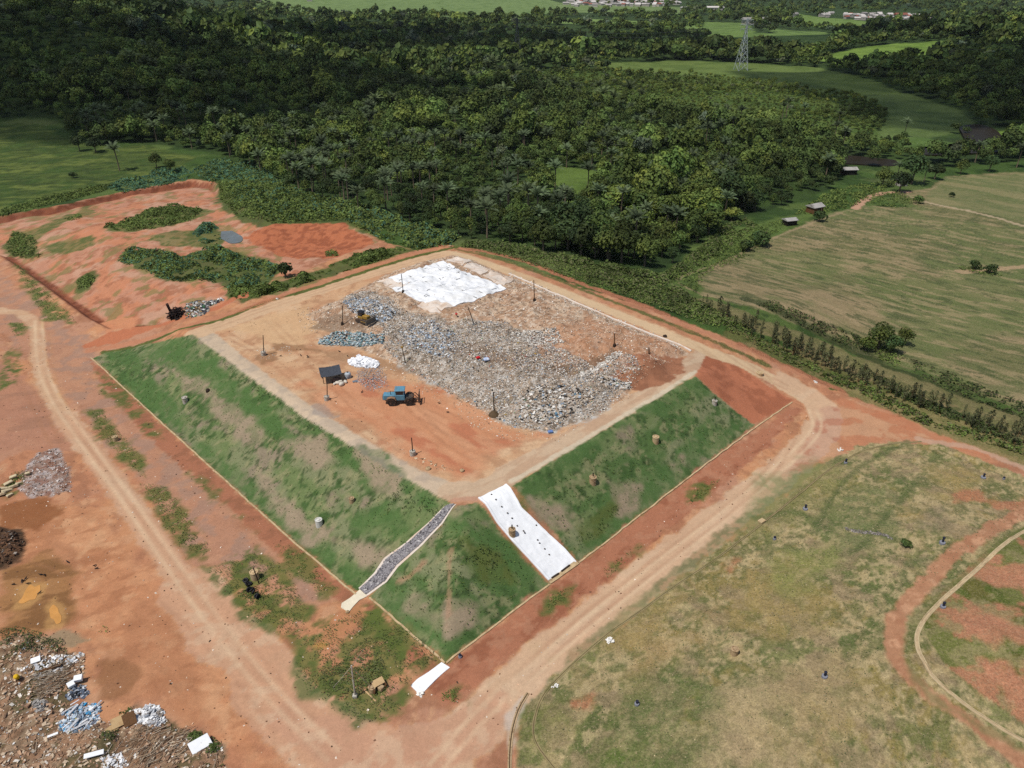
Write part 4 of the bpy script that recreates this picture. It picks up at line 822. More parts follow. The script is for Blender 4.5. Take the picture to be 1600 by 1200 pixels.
# the wide white chute down the right slope
t = thing('white_chute', 'wide bright white membrane chute running down the right grass slope', 'chute', loc(825, 830))
strip_sheet('membrane', [(747, 779), (775, 816), (800, 846), (828, 876), (857, 908)], [(791, 757), (815, 794), (848, 826), (882, 858), (901, 879)], 60, 24, .1, .14, M_WHITE, t, fold=lambda u, v: .12 * np.exp(-((v - .02) / .05) ** 2) + .12 * np.exp(-((v - .98) / .05) ** 2))
strip_sheet('concrete_sill', [(856, 909), (861, 913)], [(899, 877), (905, 882)], 5, 20, .22, .02, M_CREAM, t)
m = MB()
for (ax, ay), (bx, by) in (((862, 905), (873, 898)), ((877, 895), (890, 885))):
    a_, b_ = loc(ax, ay), loc(bx, by); c_ = (a_ + b_) / 2; m.box(c_ + (0, 0, .3), (np.linalg.norm((b_ - a_)[:2]), .22, .12), rz=math.atan2(b_[1] - a_[1], b_[0] - a_[0]))
m.build('weight_bar', M_DARK, t, world=True)
CH_DOTS = [(768, 774), (775, 782), (784, 793), (793, 803), (800, 811), (808, 823), (818, 831), (820, 834), (838, 822), (840, 845), (843, 850), (851, 859), (858, 868)]
m = MB()
for k in range(3):
    pass
def rock(r, seed, mat, name='stone', parent=None):
    rg = np.random.default_rng(seed); mb = MB(); prof = [(0, -.5), (.6, -.4), (.95, -.05), (.8, .35), (.4, .6), (0, .68)]
    mb.lathe([(p[0] * r, p[1] * r) for p in prof], 9); mb.V = [tuple(np.array(v) * (1 + (rg.random(3) - .5) * .5)) for v in mb.V]
    return mb.build(name, mat, parent)
st = None
for k, (x, y) in enumerate(CH_DOTS):
    p = loc(x, y)
    if st is None: st = o = rock(.14, 3, M_STEEL); tag(o, 'fist sized dark stone weighing down the white chute', 'stone', 'dark stones on the white chute')
    else: o = st.copy(); COL.objects.link(o)
    o.location = p + (0, 0, .2); o.rotation_euler = (0, 0, k); o.scale = (1, 1, .8)
# the narrow grey stone chute
t = thing('stone_chute', 'narrow winding chute of grey stones down the left grass slope', 'chute', loc(640, 865))
CL_, CR_ = [(694, 792), (668, 818), (636, 846), (600, 872), (584, 896), (560, 919)], [(713, 788), (692, 818), (660, 852), (622, 886), (604, 910), (574, 931)]
strip_sheet('chute_liner', CL_, CR_, 50, 6, .05, .03, M_DULLW, t)
strip_sheet('stone_bed', [(p[0] * .86 + q_[0] * .14, p[1] * .86 + q_[1] * .14) for p, q_ in zip(CL_, CR_)], [(p[0] * .14 + q_[0] * .86, p[1] * .14 + q_[1] * .86) for p, q_ in zip(CL_, CR_)], 120, 12, .12, .12, flat('grey_stone', K(146, 142, 144), ns=5, na=.4, second=K(112, 108, 110)), t, bscale=.5)
u = RNG.random(1500); Lw, Rw = resample(h2(CL_), .2), resample(h2(CR_), .2)
a = np.stack([np.interp(u * (len(Lw) - 1), np.arange(len(Lw)), Lw[:, k]) for k in (0, 1)], 1); b = np.stack([np.interp(u * (len(Rw) - 1), np.arange(len(Rw)), Rw[:, k]) for k in (0, 1)], 1)
q = a + (b - a) * (.15 + .7 * RNG.random((1500, 1))); v, f, cc = litter(q, .1, .3, [((160, 156, 158), 4), ((128, 124, 128), 3), ((186, 182, 180), 2), ((90, 86, 88), 1)], .6, 0); v[:, 2] += .16
o = mesh_np('stones', v - np.array(t.location), f, M_BITS, t, fcol=cc); o['kind'] = 'stuff'
# outlet aprons
t = thing('outlet_apron', 'cream membrane apron at the mouth of the grey stone chute', 'apron', loc(550, 938))
strip_sheet('membrane', [(562, 922), (548, 934), (534, 943), (533, 950)], [(574, 932), (562, 938), (552, 948), (545, 957)], 16, 10, .1, .12, flat('cream_membrane', K(238, 226, 200), ns=1, na=.08, bump=.3), t)
t = thing('outlet_apron', 'bright white membrane apron below the bottom corner of the grass wedge', 'apron', loc(670, 1060))
strip_sheet('membrane', [(690, 1036), (668, 1052), (652, 1062), (642, 1072)], [(703, 1043), (690, 1054), (676, 1068), (657, 1087)], 20, 14, .1, .14, M_WHITE, t)

# ------------------------------------------------------------------ the membrane cover on the far part of the tip
t = thing('membrane_cover', 'large patched cover of white membrane sheets over the far waste', 'cover', loc(690, 445))
TL, TR = h2([(588, 441), (612, 458), (640, 474), (660, 483), (690, 488), (730, 474), (792, 455)]), h2([(644, 421), (662, 416), (680, 411), (700, 408), (720, 415), (752, 434), (790, 449)])
A0, A1, B0, B1 = (588, 441), (690, 409), (688, 487), (792, 452)
def bil(u, v): return tuple((1 - u) * ((1 - v) * np.array(A0) + v * np.array(A1)) + u * ((1 - v) * np.array(B0) + v * np.array(B1)))
us, vs = [0, .24, .5, .76, 1.0], [0, .2, .42, .61, .82, 1.0]
ju, jv = (RNG.random((5, 6)) - .5) * .05, (RNG.random((5, 6)) - .5) * .05
ju[0] = ju[-1] = 0
for i in range(4):
    for j in range(5):
        g = .0006
        cs = [bil(us[i] + ju[i, j] + g, vs[j] + jv[i, j] + g), bil(us[i + 1] + ju[i + 1, j] - g, vs[j] + jv[i + 1, j] + g), bil(us[i] + ju[i, j + 1] + g, vs[j + 1] + jv[i, j + 1] - g), bil(us[i + 1] + ju[i + 1, j + 1] - g, vs[j + 1] + jv[i + 1, j + 1] - g)]
        strip_sheet('cover_sheet', [cs[0], cs[1]], [cs[2], cs[3]], 14, 14, .12 + .035 * ((i + 2 * j) % 3), .14, M_DULLW if (i == 3 and j == 0) or (i == 0 and j == 0) else M_COVER, t, .2, 1.4, 7)
for k, (L_, R_) in enumerate((([(696, 407), (722, 416)], [(714, 402), (742, 411)]), ([(724, 417), (752, 430)], [(744, 412), (772, 424)]), ([(754, 431), (788, 446)], [(774, 425), (803, 438)]), ([(652, 478), (672, 489)], [(664, 470), (690, 489)]))):
    strip_sheet('cover_sheet', L_, R_, 12, 10, .12, .12, M_DULLW, t, .2, 1.4, 40 + k)
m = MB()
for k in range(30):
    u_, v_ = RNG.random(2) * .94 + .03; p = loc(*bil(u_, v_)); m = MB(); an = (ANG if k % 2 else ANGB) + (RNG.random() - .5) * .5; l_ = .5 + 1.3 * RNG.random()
    m.tube([p + (-l_ / 2 * math.cos(an), -l_ / 2 * math.sin(an), .24), p + (0, 0, .3), p + (l_ / 2 * math.cos(an), l_ / 2 * math.sin(an), .24)], .05, 5); m.build('fold', M_FOLDSHADE, t, world=True)  # dark strips that colour in the shadows of wrinkles and seams

# ------------------------------------------------------------------ vent poles
def vent_pole(base, top_px, label, mat, drum=None, r=.09, cap=None, cat='vent pole', lean=None, group=None):
    p = loc(*base); dist = math.sqrt(p[0] ** 2 + p[1] ** 2 + (CAM_H - p[2]) ** 2)
    d = rays([top_px])[0]; kk = p[1] / d[1]; hgt = CAM_H + d[2] * kk - p[2]; dx = d[0] * kk - p[0]
    t = thing('vent_pole', label, cat, p, group=group)
    MB().tube([(0, 0, -.3), (dx * .5 + .02, 0, hgt * .5), (dx, 0, hgt)], [r, r * .95, r * .85], 8).build('pole', mat, t)
    if drum == 'concrete': MB().lathe([(.5, -.2), (.5, .85), (.42, .9), (.38, .88), (.36, .8), (0, .8)], 18).build('concrete_drum', M_CONC, t)
    if drum == 'dark': MB().lathe([(.36, -.2), (.32, .4), (.22, .6), (0, .65)], 12).build('base_collar', M_DARK, t)
    if drum == 'earth': MB().lathe([(1.2, -.3), (.8, .3), (.3, .8), (0, .95)], 12).build('base_mound', M_EARTHB, t)
    if cap: MB().box((dx, 0, hgt + .1), (.5, .5, .3), bev=.05).build('cap', cap, t)
    return t
vent_pole((412, 555), (411, 524), 'tall dark pole in a white concrete drum near the upper left of the platform', M_DARK, 'concrete')
vent_pole((511, 625), (511, 600), 'dark pole in a white concrete drum between the shelter and the left slope', M_DARK, 'concrete')
vent_pole((645, 711), (643, 684), 'dark pole in a white concrete drum nearest the bottom corner of the platform', M_DARK, 'concrete')
vent_pole((630, 457), (627, 428), 'thin dark pole with a dark collar standing in the white membrane cover', M_DARK, 'dark')
vent_pole((535, 507), (535, 477), 'dark pole left of the yellow bulldozer in brown waste', M_DARK, 'dark')
vent_pole((835, 470), (834, 438), 'brown pole on the beige waste right of the white cover', M_BROWNW, 'dark', r=.11)
vent_pole((741, 507), (731, 479), 'leaning dark pole on the beige waste below the white cover', M_DARK)
vent_pole((772, 648), (771, 613), 'dark pole in a brown earth mound at the lower edge of the waste', M_DARK, 'earth', r=.11)
vent_pole((960, 541), (960, 521), 'short brown pole at the dark ditch in the right part of the waste', M_BROWNW, 'dark', r=.12)
vent_pole((1014, 553), (1014, 543), 'short dark stub on the mound of red soil', M_DARK, r=.12)
vent_pole((634, 568), (628, 543), 'slanting dark pole topped by a yellow can in the grey waste', M_DARK, cap=M_YEL)
vent_pole((715, 496), (713, 491), 'tiny red topped stake on the beige waste', M_BROWNW, cap=flat('red_plastic', K(200, 60, 60)))

# ------------------------------------------------------------------ inspection wells (concrete rings) and drums
def well(px, label, mat, r=.55, h=1.1, vent=False, cat='well', sink=.15, cap=True):
    p = loc(*px); t = thing('inspection_well', label, cat, p)
    MB().lathe([(r, -.5), (r, h - .12), (r * 1.06, h - .1), (r * 1.06, h), (r * .8, h + .01), (r * .78, h - .08), (0, h - .08)], 20).build('concrete_ring', mat, t)
    if cap: MB().lathe([(r * .5, h - .3), (r * .48, h + .05), (0, h + .1)], 14).build('cover', mat, t)
    if vent: MB().tube([(0, 0, h - .2), (0, 0, h + .75)], .1, 10).build('vent_pipe', M_DARK, t)
    return t
well((290, 628), 'pale concrete well ring in the upper part of the left grass slope', M_CONC)
well((499, 820), 'whitish concrete well ring low on the left grass slope', flat('white_concrete', K(222, 220, 212), ns=4, na=.2))
well((550, 784), 'small beige well ring half sunk in the left grass slope', M_DRUMB, .42, .8)
well((800, 836), 'stepped brown well with a vent standing on the white chute', M_DRUMB, .52, 1.2, True)
well((926, 754), 'beige well ring in the middle of the right grass slope', M_DRUMB, .58, 1.2, True)
well((1024, 690), 'cream well ring high on the right grass slope', M_CREAM, .58, 1.1)
well((1116, 631), 'grey well ring where the right grass meets bare red earth', M_CONC, .5, .8, True)
well((1187, 584), 'low pale well ring beside the back road at the red corner', M_CREAM, .75, .35)
well((181, 688), 'cream drum on grass between the left road and the slope', M_CREAM, .5, .9)
t = well((399, 904), 'tall cream drum beside a thin post near the black tyres', M_CREAM, .6, 1.4)
well((1147, 1021), 'greyish beige drum alone on the dry mound', M_DRUMB, .5, .9)
well((582, 1080), 'round beige tank in front of the broken brown box', M_DRUMB, .45, .8)
p = loc(325, 611); o = MB().lathe([(.45, -.2), (.4, .3), (.25, .5), (0, .55)], 10).build('tree_stump', M_DARK); o.location = p; tag(o, 'small dark stump on the upper left grass slope', 'stump')
M_VPIPE = flat('blue_black_pipe', K(44, 46, 62), ns=4, na=.2); M_VPAD = flat('pale_blue_concrete', K(142, 144, 154), ns=4, na=.2)
def gas_vent(px, label, r=.42, hp=1.0):
    r *= .85; hp *= .85; p = loc(*px); t = thing('gas_vent', label, 'gas vent', p)
    MB().lathe([(r, -.3), (r, .28), (r * .9, .34), (0, .34)], 16).build('concrete_pad', M_VPAD, t)
    MB().tube([(0, 0, .3), (0, 0, hp)], .15, 10).build('pipe', M_VPIPE, t)
    MB().lathe([(.2, hp - .02), (.2, hp + .1), (0, hp + .16)], 10).build('pipe_cap', M_VPIPE, t)
gas_vent((1536, 747), 'pale gas vent near the top right edge of the dry mound', .5)
gas_vent((1472, 849), 'pale gas vent with a dark pipe beside a leafy bush on the mound', .5, 1.3)
gas_vent((1258, 796), 'pale gas vent on green grass near the brown channel corner', .48)
gas_vent((1321, 724), 'small gas vent just inside the channel at the top of the mound', .35)
gas_vent((1210, 843), 'tiny pale gas vent low beside yellowed grass', .3, .6)
gas_vent((1473, 949), 'pale gas vent touching the cream channel by the red track', .42)
gas_vent((1288, 1058), 'pale gas vent with a dark pipe in the straw coloured grass', .42)
gas_vent((995, 1101), 'bluish gas vent on the dark green patch of the mound', .36, .7)
gas_vent((719, 1027), 'small gas vent in the red bank beside the white apron', .3, .5)
gas_vent((1568, 749), 'very small gas vent at the far right rim of the dry mound', .25, .5)
def small(name, label, cat, px, dims, mat, rz=0, rx=0, ry=0, bev=.03, lift=0):
    p = loc(*px); o = MB().box((0, 0, 0), dims, bev=bev).build(name, mat); o.location = p + (0, 0, dims[2] / 2 + lift); o.rotation_euler = (rx, ry, rz); return tag(o, label, cat)
M_WPL = flat('white_board', (.76, .77, .78), ns=2, na=.06); M_CARD = flat('cardboard', K(206, 174, 128), ns=2, na=.12, second=K(186, 152, 110))
small('concrete_lid', 'small square concrete lid over the brown channel', 'lid', (1190, 815), (1.1, .8, .3), M_CREAM, .6)
# stone ditch on the mound
P = resample(curve(h2([(1324, 827), (1350, 832), (1375, 834), (1392, 841)]), 6), .4); q = np.repeat(P, 22, 0) + (RNG.random((len(P) * 22, 2)) - .5) * (.5, .9); v, f, cc = litter(q, .08, .3, [((150, 142, 136), 3), ((110, 104, 100), 3), ((80, 76, 74), 1)], .5, 0)
o = mesh_np('stone_ditch', v, f, M_BITS, fcol=cc); tag(o, 'short ditch lined with grey stones in the mound grass', 'ditch')

# ------------------------------------------------------------------ lighting pole with guys, post, tyres, junk at the bottom
p = loc(555, 1089); d = rays([(549, 1040)])[0]; hgt = CAM_H + d[2] * p[1] / d[1] - p[2]
t = thing('guyed_mast', 'pale grey mast with guy wires on a small block near the bottom', 'mast', p)
tx = d[0] * p[1] / d[1] - p[0]
MB().tube([(0, 0, 0), (tx, 0, hgt)], [.11, .09], 8).build('mast', M_CONC, t)
MB().box((0, 0, .2), (.55, .5, .5), bev=.05).build('concrete_block', M_CONC, t)
m = MB()
for q_ in ((584, 1078), (570, 1012), (520, 1075)): g = loc(*q_); m = MB(); m.tube([(tx, 0, hgt * .97), tuple(g - p)], .025, 4); m.build('guy_wire', M_CONC, t)
t = thing('wooden_post', 'thin leaning wooden post beside the tall cream drum', 'post', loc(405, 912))
MB().tube([(0, 0, -.2), (-.35, .1, 2.9)], [.09, .07], 7).build('post', M_DARK, t); MB().box((-.35, .1, 2.95), (.2, .2, .12), bev=.03).build('post_cap', M_DARK, t)
tyre = None
for k, (x, y, tilt) in enumerate(((384, 908, .2), (390, 913, 0), (386, 917, 1.2), (393, 922, .1), (397, 928, .9), (402, 933, .1), (390, 925, .5), (404, 936, 1.1))):
    if tyre is None:
        m = MB(); pr = [(.36 + .15 * math.cos(a_), .13 * math.sin(a_)) for a_ in np.linspace(0, 2 * math.pi, 11)]; m.lathe(pr, 18); o = tyre = m.build('old_tyre', M_BLACK, smooth=True)
        tag(o, 'worn black tyre thrown on the tyre heap near the cream drum', 'tyre', 'black tyres near the cream drum')
    else: o = tyre.copy(); COL.objects.link(o)
    o.location = loc(x, y) + (0, 0, .2 + .3 * (tilt > .4)); o.rotation_euler = (tilt, .2 * k, k); o.scale = (.85,) * 3
t = thing('broken_box', 'collapsed brown wooden box with plank beside the mast', 'box', loc(592, 1076), .6)
m = MB()
m.box((0, .7, .45), (1.6, .1, .9)); m.box((-.8, 0, .4), (.1, 1.4, .8)); m.box((.8, .1, .35), (.1, 1.2, .7), ry=.2); m.build('box_side', M_BROWNW, t)
MB().box((.1, .3, .85), (1.5, .9, .08), rx=.25).build('box_lid', M_CARD, t)
MB().box((.2, -.3, .3), (.7, .6, .6), rz=.4, bev=.08).build('box_content', M_DRUMB, t)
t2 = small('plank', 'long narrow pale plank lying in front of the broken box', 'plank', (579, 1088), (2.2, .2, .1), M_CARD, -.75, lift=.05)
P = [loc(660, 1108) + (0, 0, .1)]
# ------------------------------------------------------------------ junk on the lower-left heap
small('white_board', 'big white panel tilted on brushwood near the bottom edge', 'board', (314, 1166), (2.3, 1.5, .12), M_WPL, .75, .25, .1, lift=.4)
small('white_board', 'long narrow white panel lying across the bottom brush', 'board', (148, 1181), (2.0, .6, .1), M_WPL, .4, .1, .1, lift=.3)
small('white_board', 'small white panel on the upper brush heap', 'board', (57, 1034), (1.1, .8, .15), M_WPL, .5, .2, lift=.3)
small('white_board', 'thin white strip lying low on dark brush', 'board', (84, 1151), (1.1, .3, .1), M_WPL, .5, .1, lift=.3)
small('white_box', 'white box on top of the grey and blue plastic pile', 'box', (125, 1066), (.95, .75, .5), M_WPL, .3, .2, lift=.5)
small('white_box', 'open white box left of the grey and blue plastic pile', 'box', (113, 1074), (.8, .7, .5), M_WPL, .8, .25, lift=.3)
small('cardboard_sheet', 'large tan cardboard sheet propped on brushwood', 'cardboard', (187, 1132), (1.5, 1.3, .08), M_CARD, .7, .35, .1, lift=.5)
small('cardboard_sheet', 'folded tan cardboard sheet lying in front of the larger one', 'cardboard', (177, 1142), (1.2, 1.0, .08), M_CARD, 1.1, .2, .2, lift=.35)
small('cardboard_sheet', 'brown sheet standing behind the white plaster pile', 'cardboard', (204, 1128), (1.4, 1.5, .08), M_BROWNW, .6, .6, lift=.5)
p = loc(28, 1060); o = MB().lathe([(.28, 0), (.3, .2), (.29, .55), (.31, .8), (.18, .95), (0, .97)], 14).build('yellow_drum', flat('bright_yellow_plastic', K(236, 190, 40), ns=2, na=.1)); o.location = p + (0, 0, .2); o.rotation_euler = (.5, .4, 0); tag(o, 'bright yellow plastic drum tipped on the brown heap', 'drum')
small('wooden_log', 'thick pale log lying among branches', 'log', (80, 1048), (2.4, .35, .35), M_BROWNW, .55, 0, .1, .12, lift=.3)
M_STONEW = flat('limestone_slab', K(214, 196, 160), ns=2, na=.2, second=K(160, 140, 110))
sl = None
for k, (x, y, a_, b_, rz) in enumerate(((5, 765, 1.6, .7, .5), (14, 757, 1.4, .6, .8), (22, 748, 1.2, .6, .4), (12, 768, 1.7, .6, .9), (22, 762, 1.5, .5, .6), (4, 775, 1.3, .6, .2), (30, 757, 1.0, .5, .9), (44, 742, .8, .5, .5), (-6, 770, 1.5, .7, .6), (16, 775, 1.1, .5, 1.2))):
    p = loc(x, y)
    if sl is None: sl = o = MB().box((0, 0, 0), (1, 1, .4), bev=.08).build('stone_slab', M_STONEW); tag(o, 'rough cream stone slab in the slab pile beside the rubble', 'stone slab', 'stone slabs beside the rubble')
    else: o = sl.copy(); COL.objects.link(o)
    o.location = p + (0, 0, .2 + .12 * (k % 3)); o.scale = (a_, b_, 1); o.rotation_euler = (.3 * math.sin(k), .3 * math.cos(2 * k), rz)
# small white litter on the right verge and back road
rg = 0
for px, lb in (((953, 1001), 'torn white plastic scrap on the grassy verge of the right road'), ((866, 1072), 'small white scrap on the verge near the channel bend'), ((1275, 597), 'flattened white scrap beside the back road bend'), ((655, 1086), 'small white lump beside the white apron'), ((433, 467), 'crumpled white bag on the grass strip by the red road'), ((1312, 703), 'white bag at the tip of the verge above the channel')):
    P_ = h2([px])[0]; q = P_ + (RNG.random((9, 2)) - .5) * .7; v, f, cc = litter(q, .2, .5, [((240, 236, 228), 1)], .4, .3); o = mesh_np('plastic_scrap', v, f, M_BITS, fcol=cc); tag(o, lb, 'scrap')
for px, lb, s_ in (((669, 733), 'brown boulder at the lower left edge of the platform', .5), ((722, 736), 'brown boulder at the bottom corner of the platform', .42), ((1039, 526), 'dark boulder on the back road edge', .5), ((703, 385), 'pale boulder at the far corner of the platform', .5), ((543, 957), 'lump of cream rubble below the apron of the grey chute', .3)):
    o = rock(s_, int(px[0]), M_DRUMB if 'dark' not in lb else M_DARK, 'boulder'); o.location = loc(*px) + (0, 0, .1); tag(o, lb, 'boulder')
# puddles
M_MUD = flat('muddy_water', K(214, 154, 82), ns=.6, na=.14, rough=.35, spec=.4); M_WATER = flat('dark_river_water', K(48, 42, 32), ns=.05, na=.1, rough=.5, spec=.08); M_POND = flat('grey_pond_water', K(112, 116, 112), ns=.3, na=.1, rough=.12, spec=.5)
def pool(name, pts, mat, lift=.04, level=None):
    P = curve(np.vstack([h2(pts), h2(pts[:1])]), 5)[:-1]; P = P + (RNG.random(P.shape) - .5) * .12
    z = zat(P[:, 0], P[:, 1]); zl = (np.median(z) if level is None else level) + lift
    c = P.mean(0); k = len(P); V = np.vstack([np.c_[P, np.full(k, zl)], np.c_[c[None], [[zl]]]]); F = np.array([(i, (i + 1) % k, k) for i in range(k)])
    o = mesh_np(name, V, F, mat); o['kind'] = 'structure'; return o
def drape_pool(name, pts, mat, lift=.03):
    P = curve(np.vstack([h2(pts), h2(pts[:1])]), 6)[:-1]; c = P.mean(0); rings = [1, .66, .33]; V = []; k = len(P)
    for r_ in rings: q = c + (P - c) * r_; V.append(np.c_[q, zat(q[:, 0], q[:, 1]) + lift])
    V.append(np.array([[*c, zat(*c) + lift]])); V = np.vstack(V); F4 = [(r_ * k + i, r_ * k + (i + 1) % k, (r_ + 1) * k + (i + 1) % k, (r_ + 1) * k + i) for r_ in (0, 1) for i in range(k)]; F3 = [(2 * k + i, 2 * k + (i + 1) % k, 3 * k) for i in range(k)]
    o = mesh_np(name, V, [np.array(F4), np.array(F3)], mat); o['kind'] = 'structure'; return o
drape_pool('puddle', [(40, 922), (47, 914), (55, 917), (62, 914), (63, 922), (58, 930), (55, 936), (46, 938), (36, 943), (29, 941), (35, 933)], M_MUD)
drape_pool('puddle', [(77, 952), (83, 945), (90, 950), (92, 957), (96, 963), (95, 972), (88, 975), (84, 968), (79, 965)], M_MUD)
drape_pool('pond', [(346, 362), (362, 361), (378, 370), (377, 378), (362, 381), (346, 374)], M_POND, .12)

# ------------------------------------------------------------------ vultures on the ground
def bird(px, label, rz, s=1.0, group='black birds on the dirt yard'):
    m = MB(); m.tube([(-.34, 0, .26), (-.2, 0, .3), (0, 0, .36), (.18, 0, .42), (.27, 0, .5), (.33, 0, .6), (.40, 0, .6), (.5, 0, .57)], [.03, .09, .16, .13, .07, .055, .06, .012], 8)
    m.add([(-.2, -.09, .33), (-.2, .09, .33), (-.6, .14, .2), (-.6, -.14, .2), (-.4, 0, .27)], [(0, 1, 4), (1, 2, 4), (2, 3, 4), (3, 0, 4)])
    for s_ in (-1, 1): m.tube([(0, s_ * .06, .3), (.02, s_ * .06, .0), (.1, s_ * .07, 0)], [.03, .018, .012], 5); m.add([(.12, s_ * .14, .45), (-.05, s_ * .19, .4), (-.45, s_ * .12, .26), (-.1, s_ * .15, .26)], [(0, 1, 2, 3)])
    o = m.build('vulture', M_BLACK); o.location = loc(*px); o.rotation_euler = (0, 0, rz); o.scale = (s, s, s); tag(o, label, 'bird', group); return o
for k, (x, y) in enumerate(((22, 914), (35, 909), (44, 913), (36, 908), (41, 905), (64, 899), (70, 900), (63, 927), (106, 879), (148, 885), (152, 889))):
    bird((x, y), 'black vulture standing on the wet ground near the orange puddles', k * 1.9, .62)
for k, (x, y) in enumerate(((439, 557), (470, 556), (480, 557), (482, 559), (530, 550), (543, 557), (566, 613), (686, 631), (700, 645), (745, 634))):
    bird((x, y), 'black vulture standing on the tan platform beside the waste', k * 2.3, .6, 'black birds on the platform')

# ------------------------------------------------------------------ blue articulated tractor
t = thing('blue_tractor', 'faded blue articulated tractor with dusty wheels on the tan platform', 'tractor', loc(626, 629), math.pi + .05)
# local: +x is forward
t.scale = (1.1,) * 3
b_ = MB(); b_.box((1.75, 0, 1.35), (2.0, 1.25, .95), bev=.1); b_.box((2.5, 0, 1.15), (.7, 1.1, .7), bev=.08); b_.build('hood', M_BLUE, t)
g_ = MB(); g_.box((2.87, 0, 1.2), (.06, .9, .55)); g_.build('grille', M_STEEL, t)
c_ = MB(); c_.box((-.05, 0, 1.35), (1.6, 1.5, 1.0), bev=.06); cabin = c_.build('cab', M_BLUE, t)
w_ = MB(); w_.box((-.05, 0, 2.2), (1.4, 1.36, .75), taper=.94); w_.build('window', M_GLASS, cabin)
for sx in (-.68, .6):
    for sy in (-.68, .68): MB().box((sx, sy, 2.2), (.1, .1, .8)).build('pillar', M_BLUE, cabin)
MB().box((-.05, 0, 2.68), (1.75, 1.65, .2), bev=.07).build('roof', M_BLUE, cabin)
f_ = MB(); f_.box((.2, 0, .8), (4.6, .8, .4), bev=.05); f_.build('chassis', M_STEEL, t)
r_ = MB(); r_.box((-1.55, 0, 1.1), (1.3, 1.1, .5), bev=.08); r_.build('rear_deck', M_STEEL, t)
for wx in (1.35, -1.5):
    for sy in (-1, 1):
        ty = MB(); m_ = rotm(math.pi / 2, 0, 0); ty.lathe([(.38, -.24), (.66, -.26), (.74, -.16), (.74, .16), (.66, .26), (.38, .24)], 22, (wx, sy * .95, .74), m_); tyo = ty.build('wheel', M_TYRE, t)
        rm = MB(); rm.lathe([(0, -.2), (.4, -.22), (.4, .22), (0, .2)], 16, (wx, sy * .95, .74), m_); rm.build('rim', M_RIM, tyo)
    fd = MB()
for sy in (-1, 1):
    fd = MB(); fd.prism([(.55, 1.1), (.75, 1.5), (1.35, 1.66), (2.0, 1.5), (2.15, 1.2), (2.05, 1.2), (1.9, 1.42), (1.35, 1.56), (.82, 1.42), (.65, 1.1)], sy * .95 - .28, sy * .95 + .28); fd.build('mudguard', M_RIM, t)
im = MB(); im.tube([(-1.9, .45, 1.2), (-2.5, .45, 1.7), (-3.1, .45, .9)], .08, 6); im.tube([(-1.9, -.45, 1.2), (-2.5, -.45, 1.7), (-3.1, -.45, .9)], .08, 6); im.tube([(-2.0, 0, .7), (-3.1, 0, .6)], .1, 6)
im.build('lift_arm', M_STEEL, t)
fr = MB(); fr.box((-3.15, 0, .85), (.15, 2.2, .9), ry=.15, bev=.03); fr.tube([(-3.15, .9, .4), (-3.2, .9, 2.0)], .07, 6); fr.tube([(-3.15, -.9, .4), (-3.2, -.9, 2.0)], .07, 6); fr.tube([(-3.2, -.9, 1.9), (-3.2, .9, 1.9)], .06, 6)
for k in range(5): fr.tube([(-3.1, -.8 + .4 * k, .5), (-3.45, -.8 + .4 * k, .05)], .05, 5)
fr.build('rear_rake', M_STEEL, t); MB().tube([(1.5, .35, 1.8), (1.5, .35, 2.5)], .05, 8).build('exhaust', M_STEEL, t)

# ------------------------------------------------------------------ yellow bulldozer
p = loc(569, 502); t = thing('bulldozer', 'small yellow bulldozer with dark blade pushing waste', 'bulldozer', p + (0, 0, -.05), -.55)
b_ = MB(); b_.box((.75, 0, 1.25), (1.5, 1.1, .8), bev=.1); b_.build('hood', M_YEL, t)
MB().box((-.55, 0, 1.0), (1.3, 1.3, .7), bev=.06).build('body', M_YEL, t)
c_ = MB(); c_.box((-.6, 0, 1.75), (1.05, 1.15, .85), taper=.92); cb = c_.build('cab', M_GLASS, t); MB().box((-.6, 0, 2.25), (1.3, 1.35, .14), bev=.05).build('cab_roof', M_BLACK, cb)
MB().tube([(.9, .3, 1.6), (.9, .3, 2.2)], .05, 6).build('exhaust', M_BLACK, t)
for sy in (-1, 1):
    tr = MB(); tr.prism([(-1.5, .4), (-1.3, .05), (1.1, .05), (1.45, .35), (1.35, .75), (1.05, .9), (-1.2, .9), (-1.45, .75)], sy * .95 - .26, sy * .95 + .26); tk = tr.build('track', M_STEEL, t)
    MB().tube([(.2, sy * 1.25, .55), (1.9, sy * 1.1, .5)], .1, 6).build('push_arm', M_YEL, t)
bl = MB(); bl.prism([(1.85, .1), (2.2, .05), (2.05, .5), (2.1, 1.0), (2.25, 1.35), (2.1, 1.35), (1.9, 1.0), (1.8, .5)], -1.6, 1.6); bl.build('blade', flat('worn_blade', K(112, 106, 98), ns=2, na=.25, rough=.5), t)

# ------------------------------------------------------------------ shelter with what stands under and beside it
p = loc(518, 594); t = thing('shelter', 'lean-to shelter with a charcoal tarpaulin roof on posts', 'shelter', p, .35)
for (x, y, h_) in ((-1.6, -1.1, 1.9), (1.6, -1.1, 1.9), (-1.6, 1.3, 2.25), (1.6, 1.3, 2.25)): MB().tube([(x, y, -.2), (x, y, h_)], .07, 6).build('post', M_DARK, t)
nx, ny = 14, 10; V = []; 
for i in range(nx):
    for j in range(ny):
        x, y = -2.0 + 4.0 * i / (nx - 1), -1.6 + 3.3 * j / (ny - 1); V.append((x + (random.random() - .5) * .05, y, 1.9 + .4 * (j / (ny - 1)) - .14 * math.sin(math.pi * i / (nx - 1)) + (random.random() - .5) * .08))
F_ = np.array([(i * ny + j, (i + 1) * ny + j, (i + 1) * ny + j + 1, i * ny + j + 1) for i in range(nx - 1) for j in range(ny - 1)]); V = np.array(V); V2 = V - (0, 0, .05)
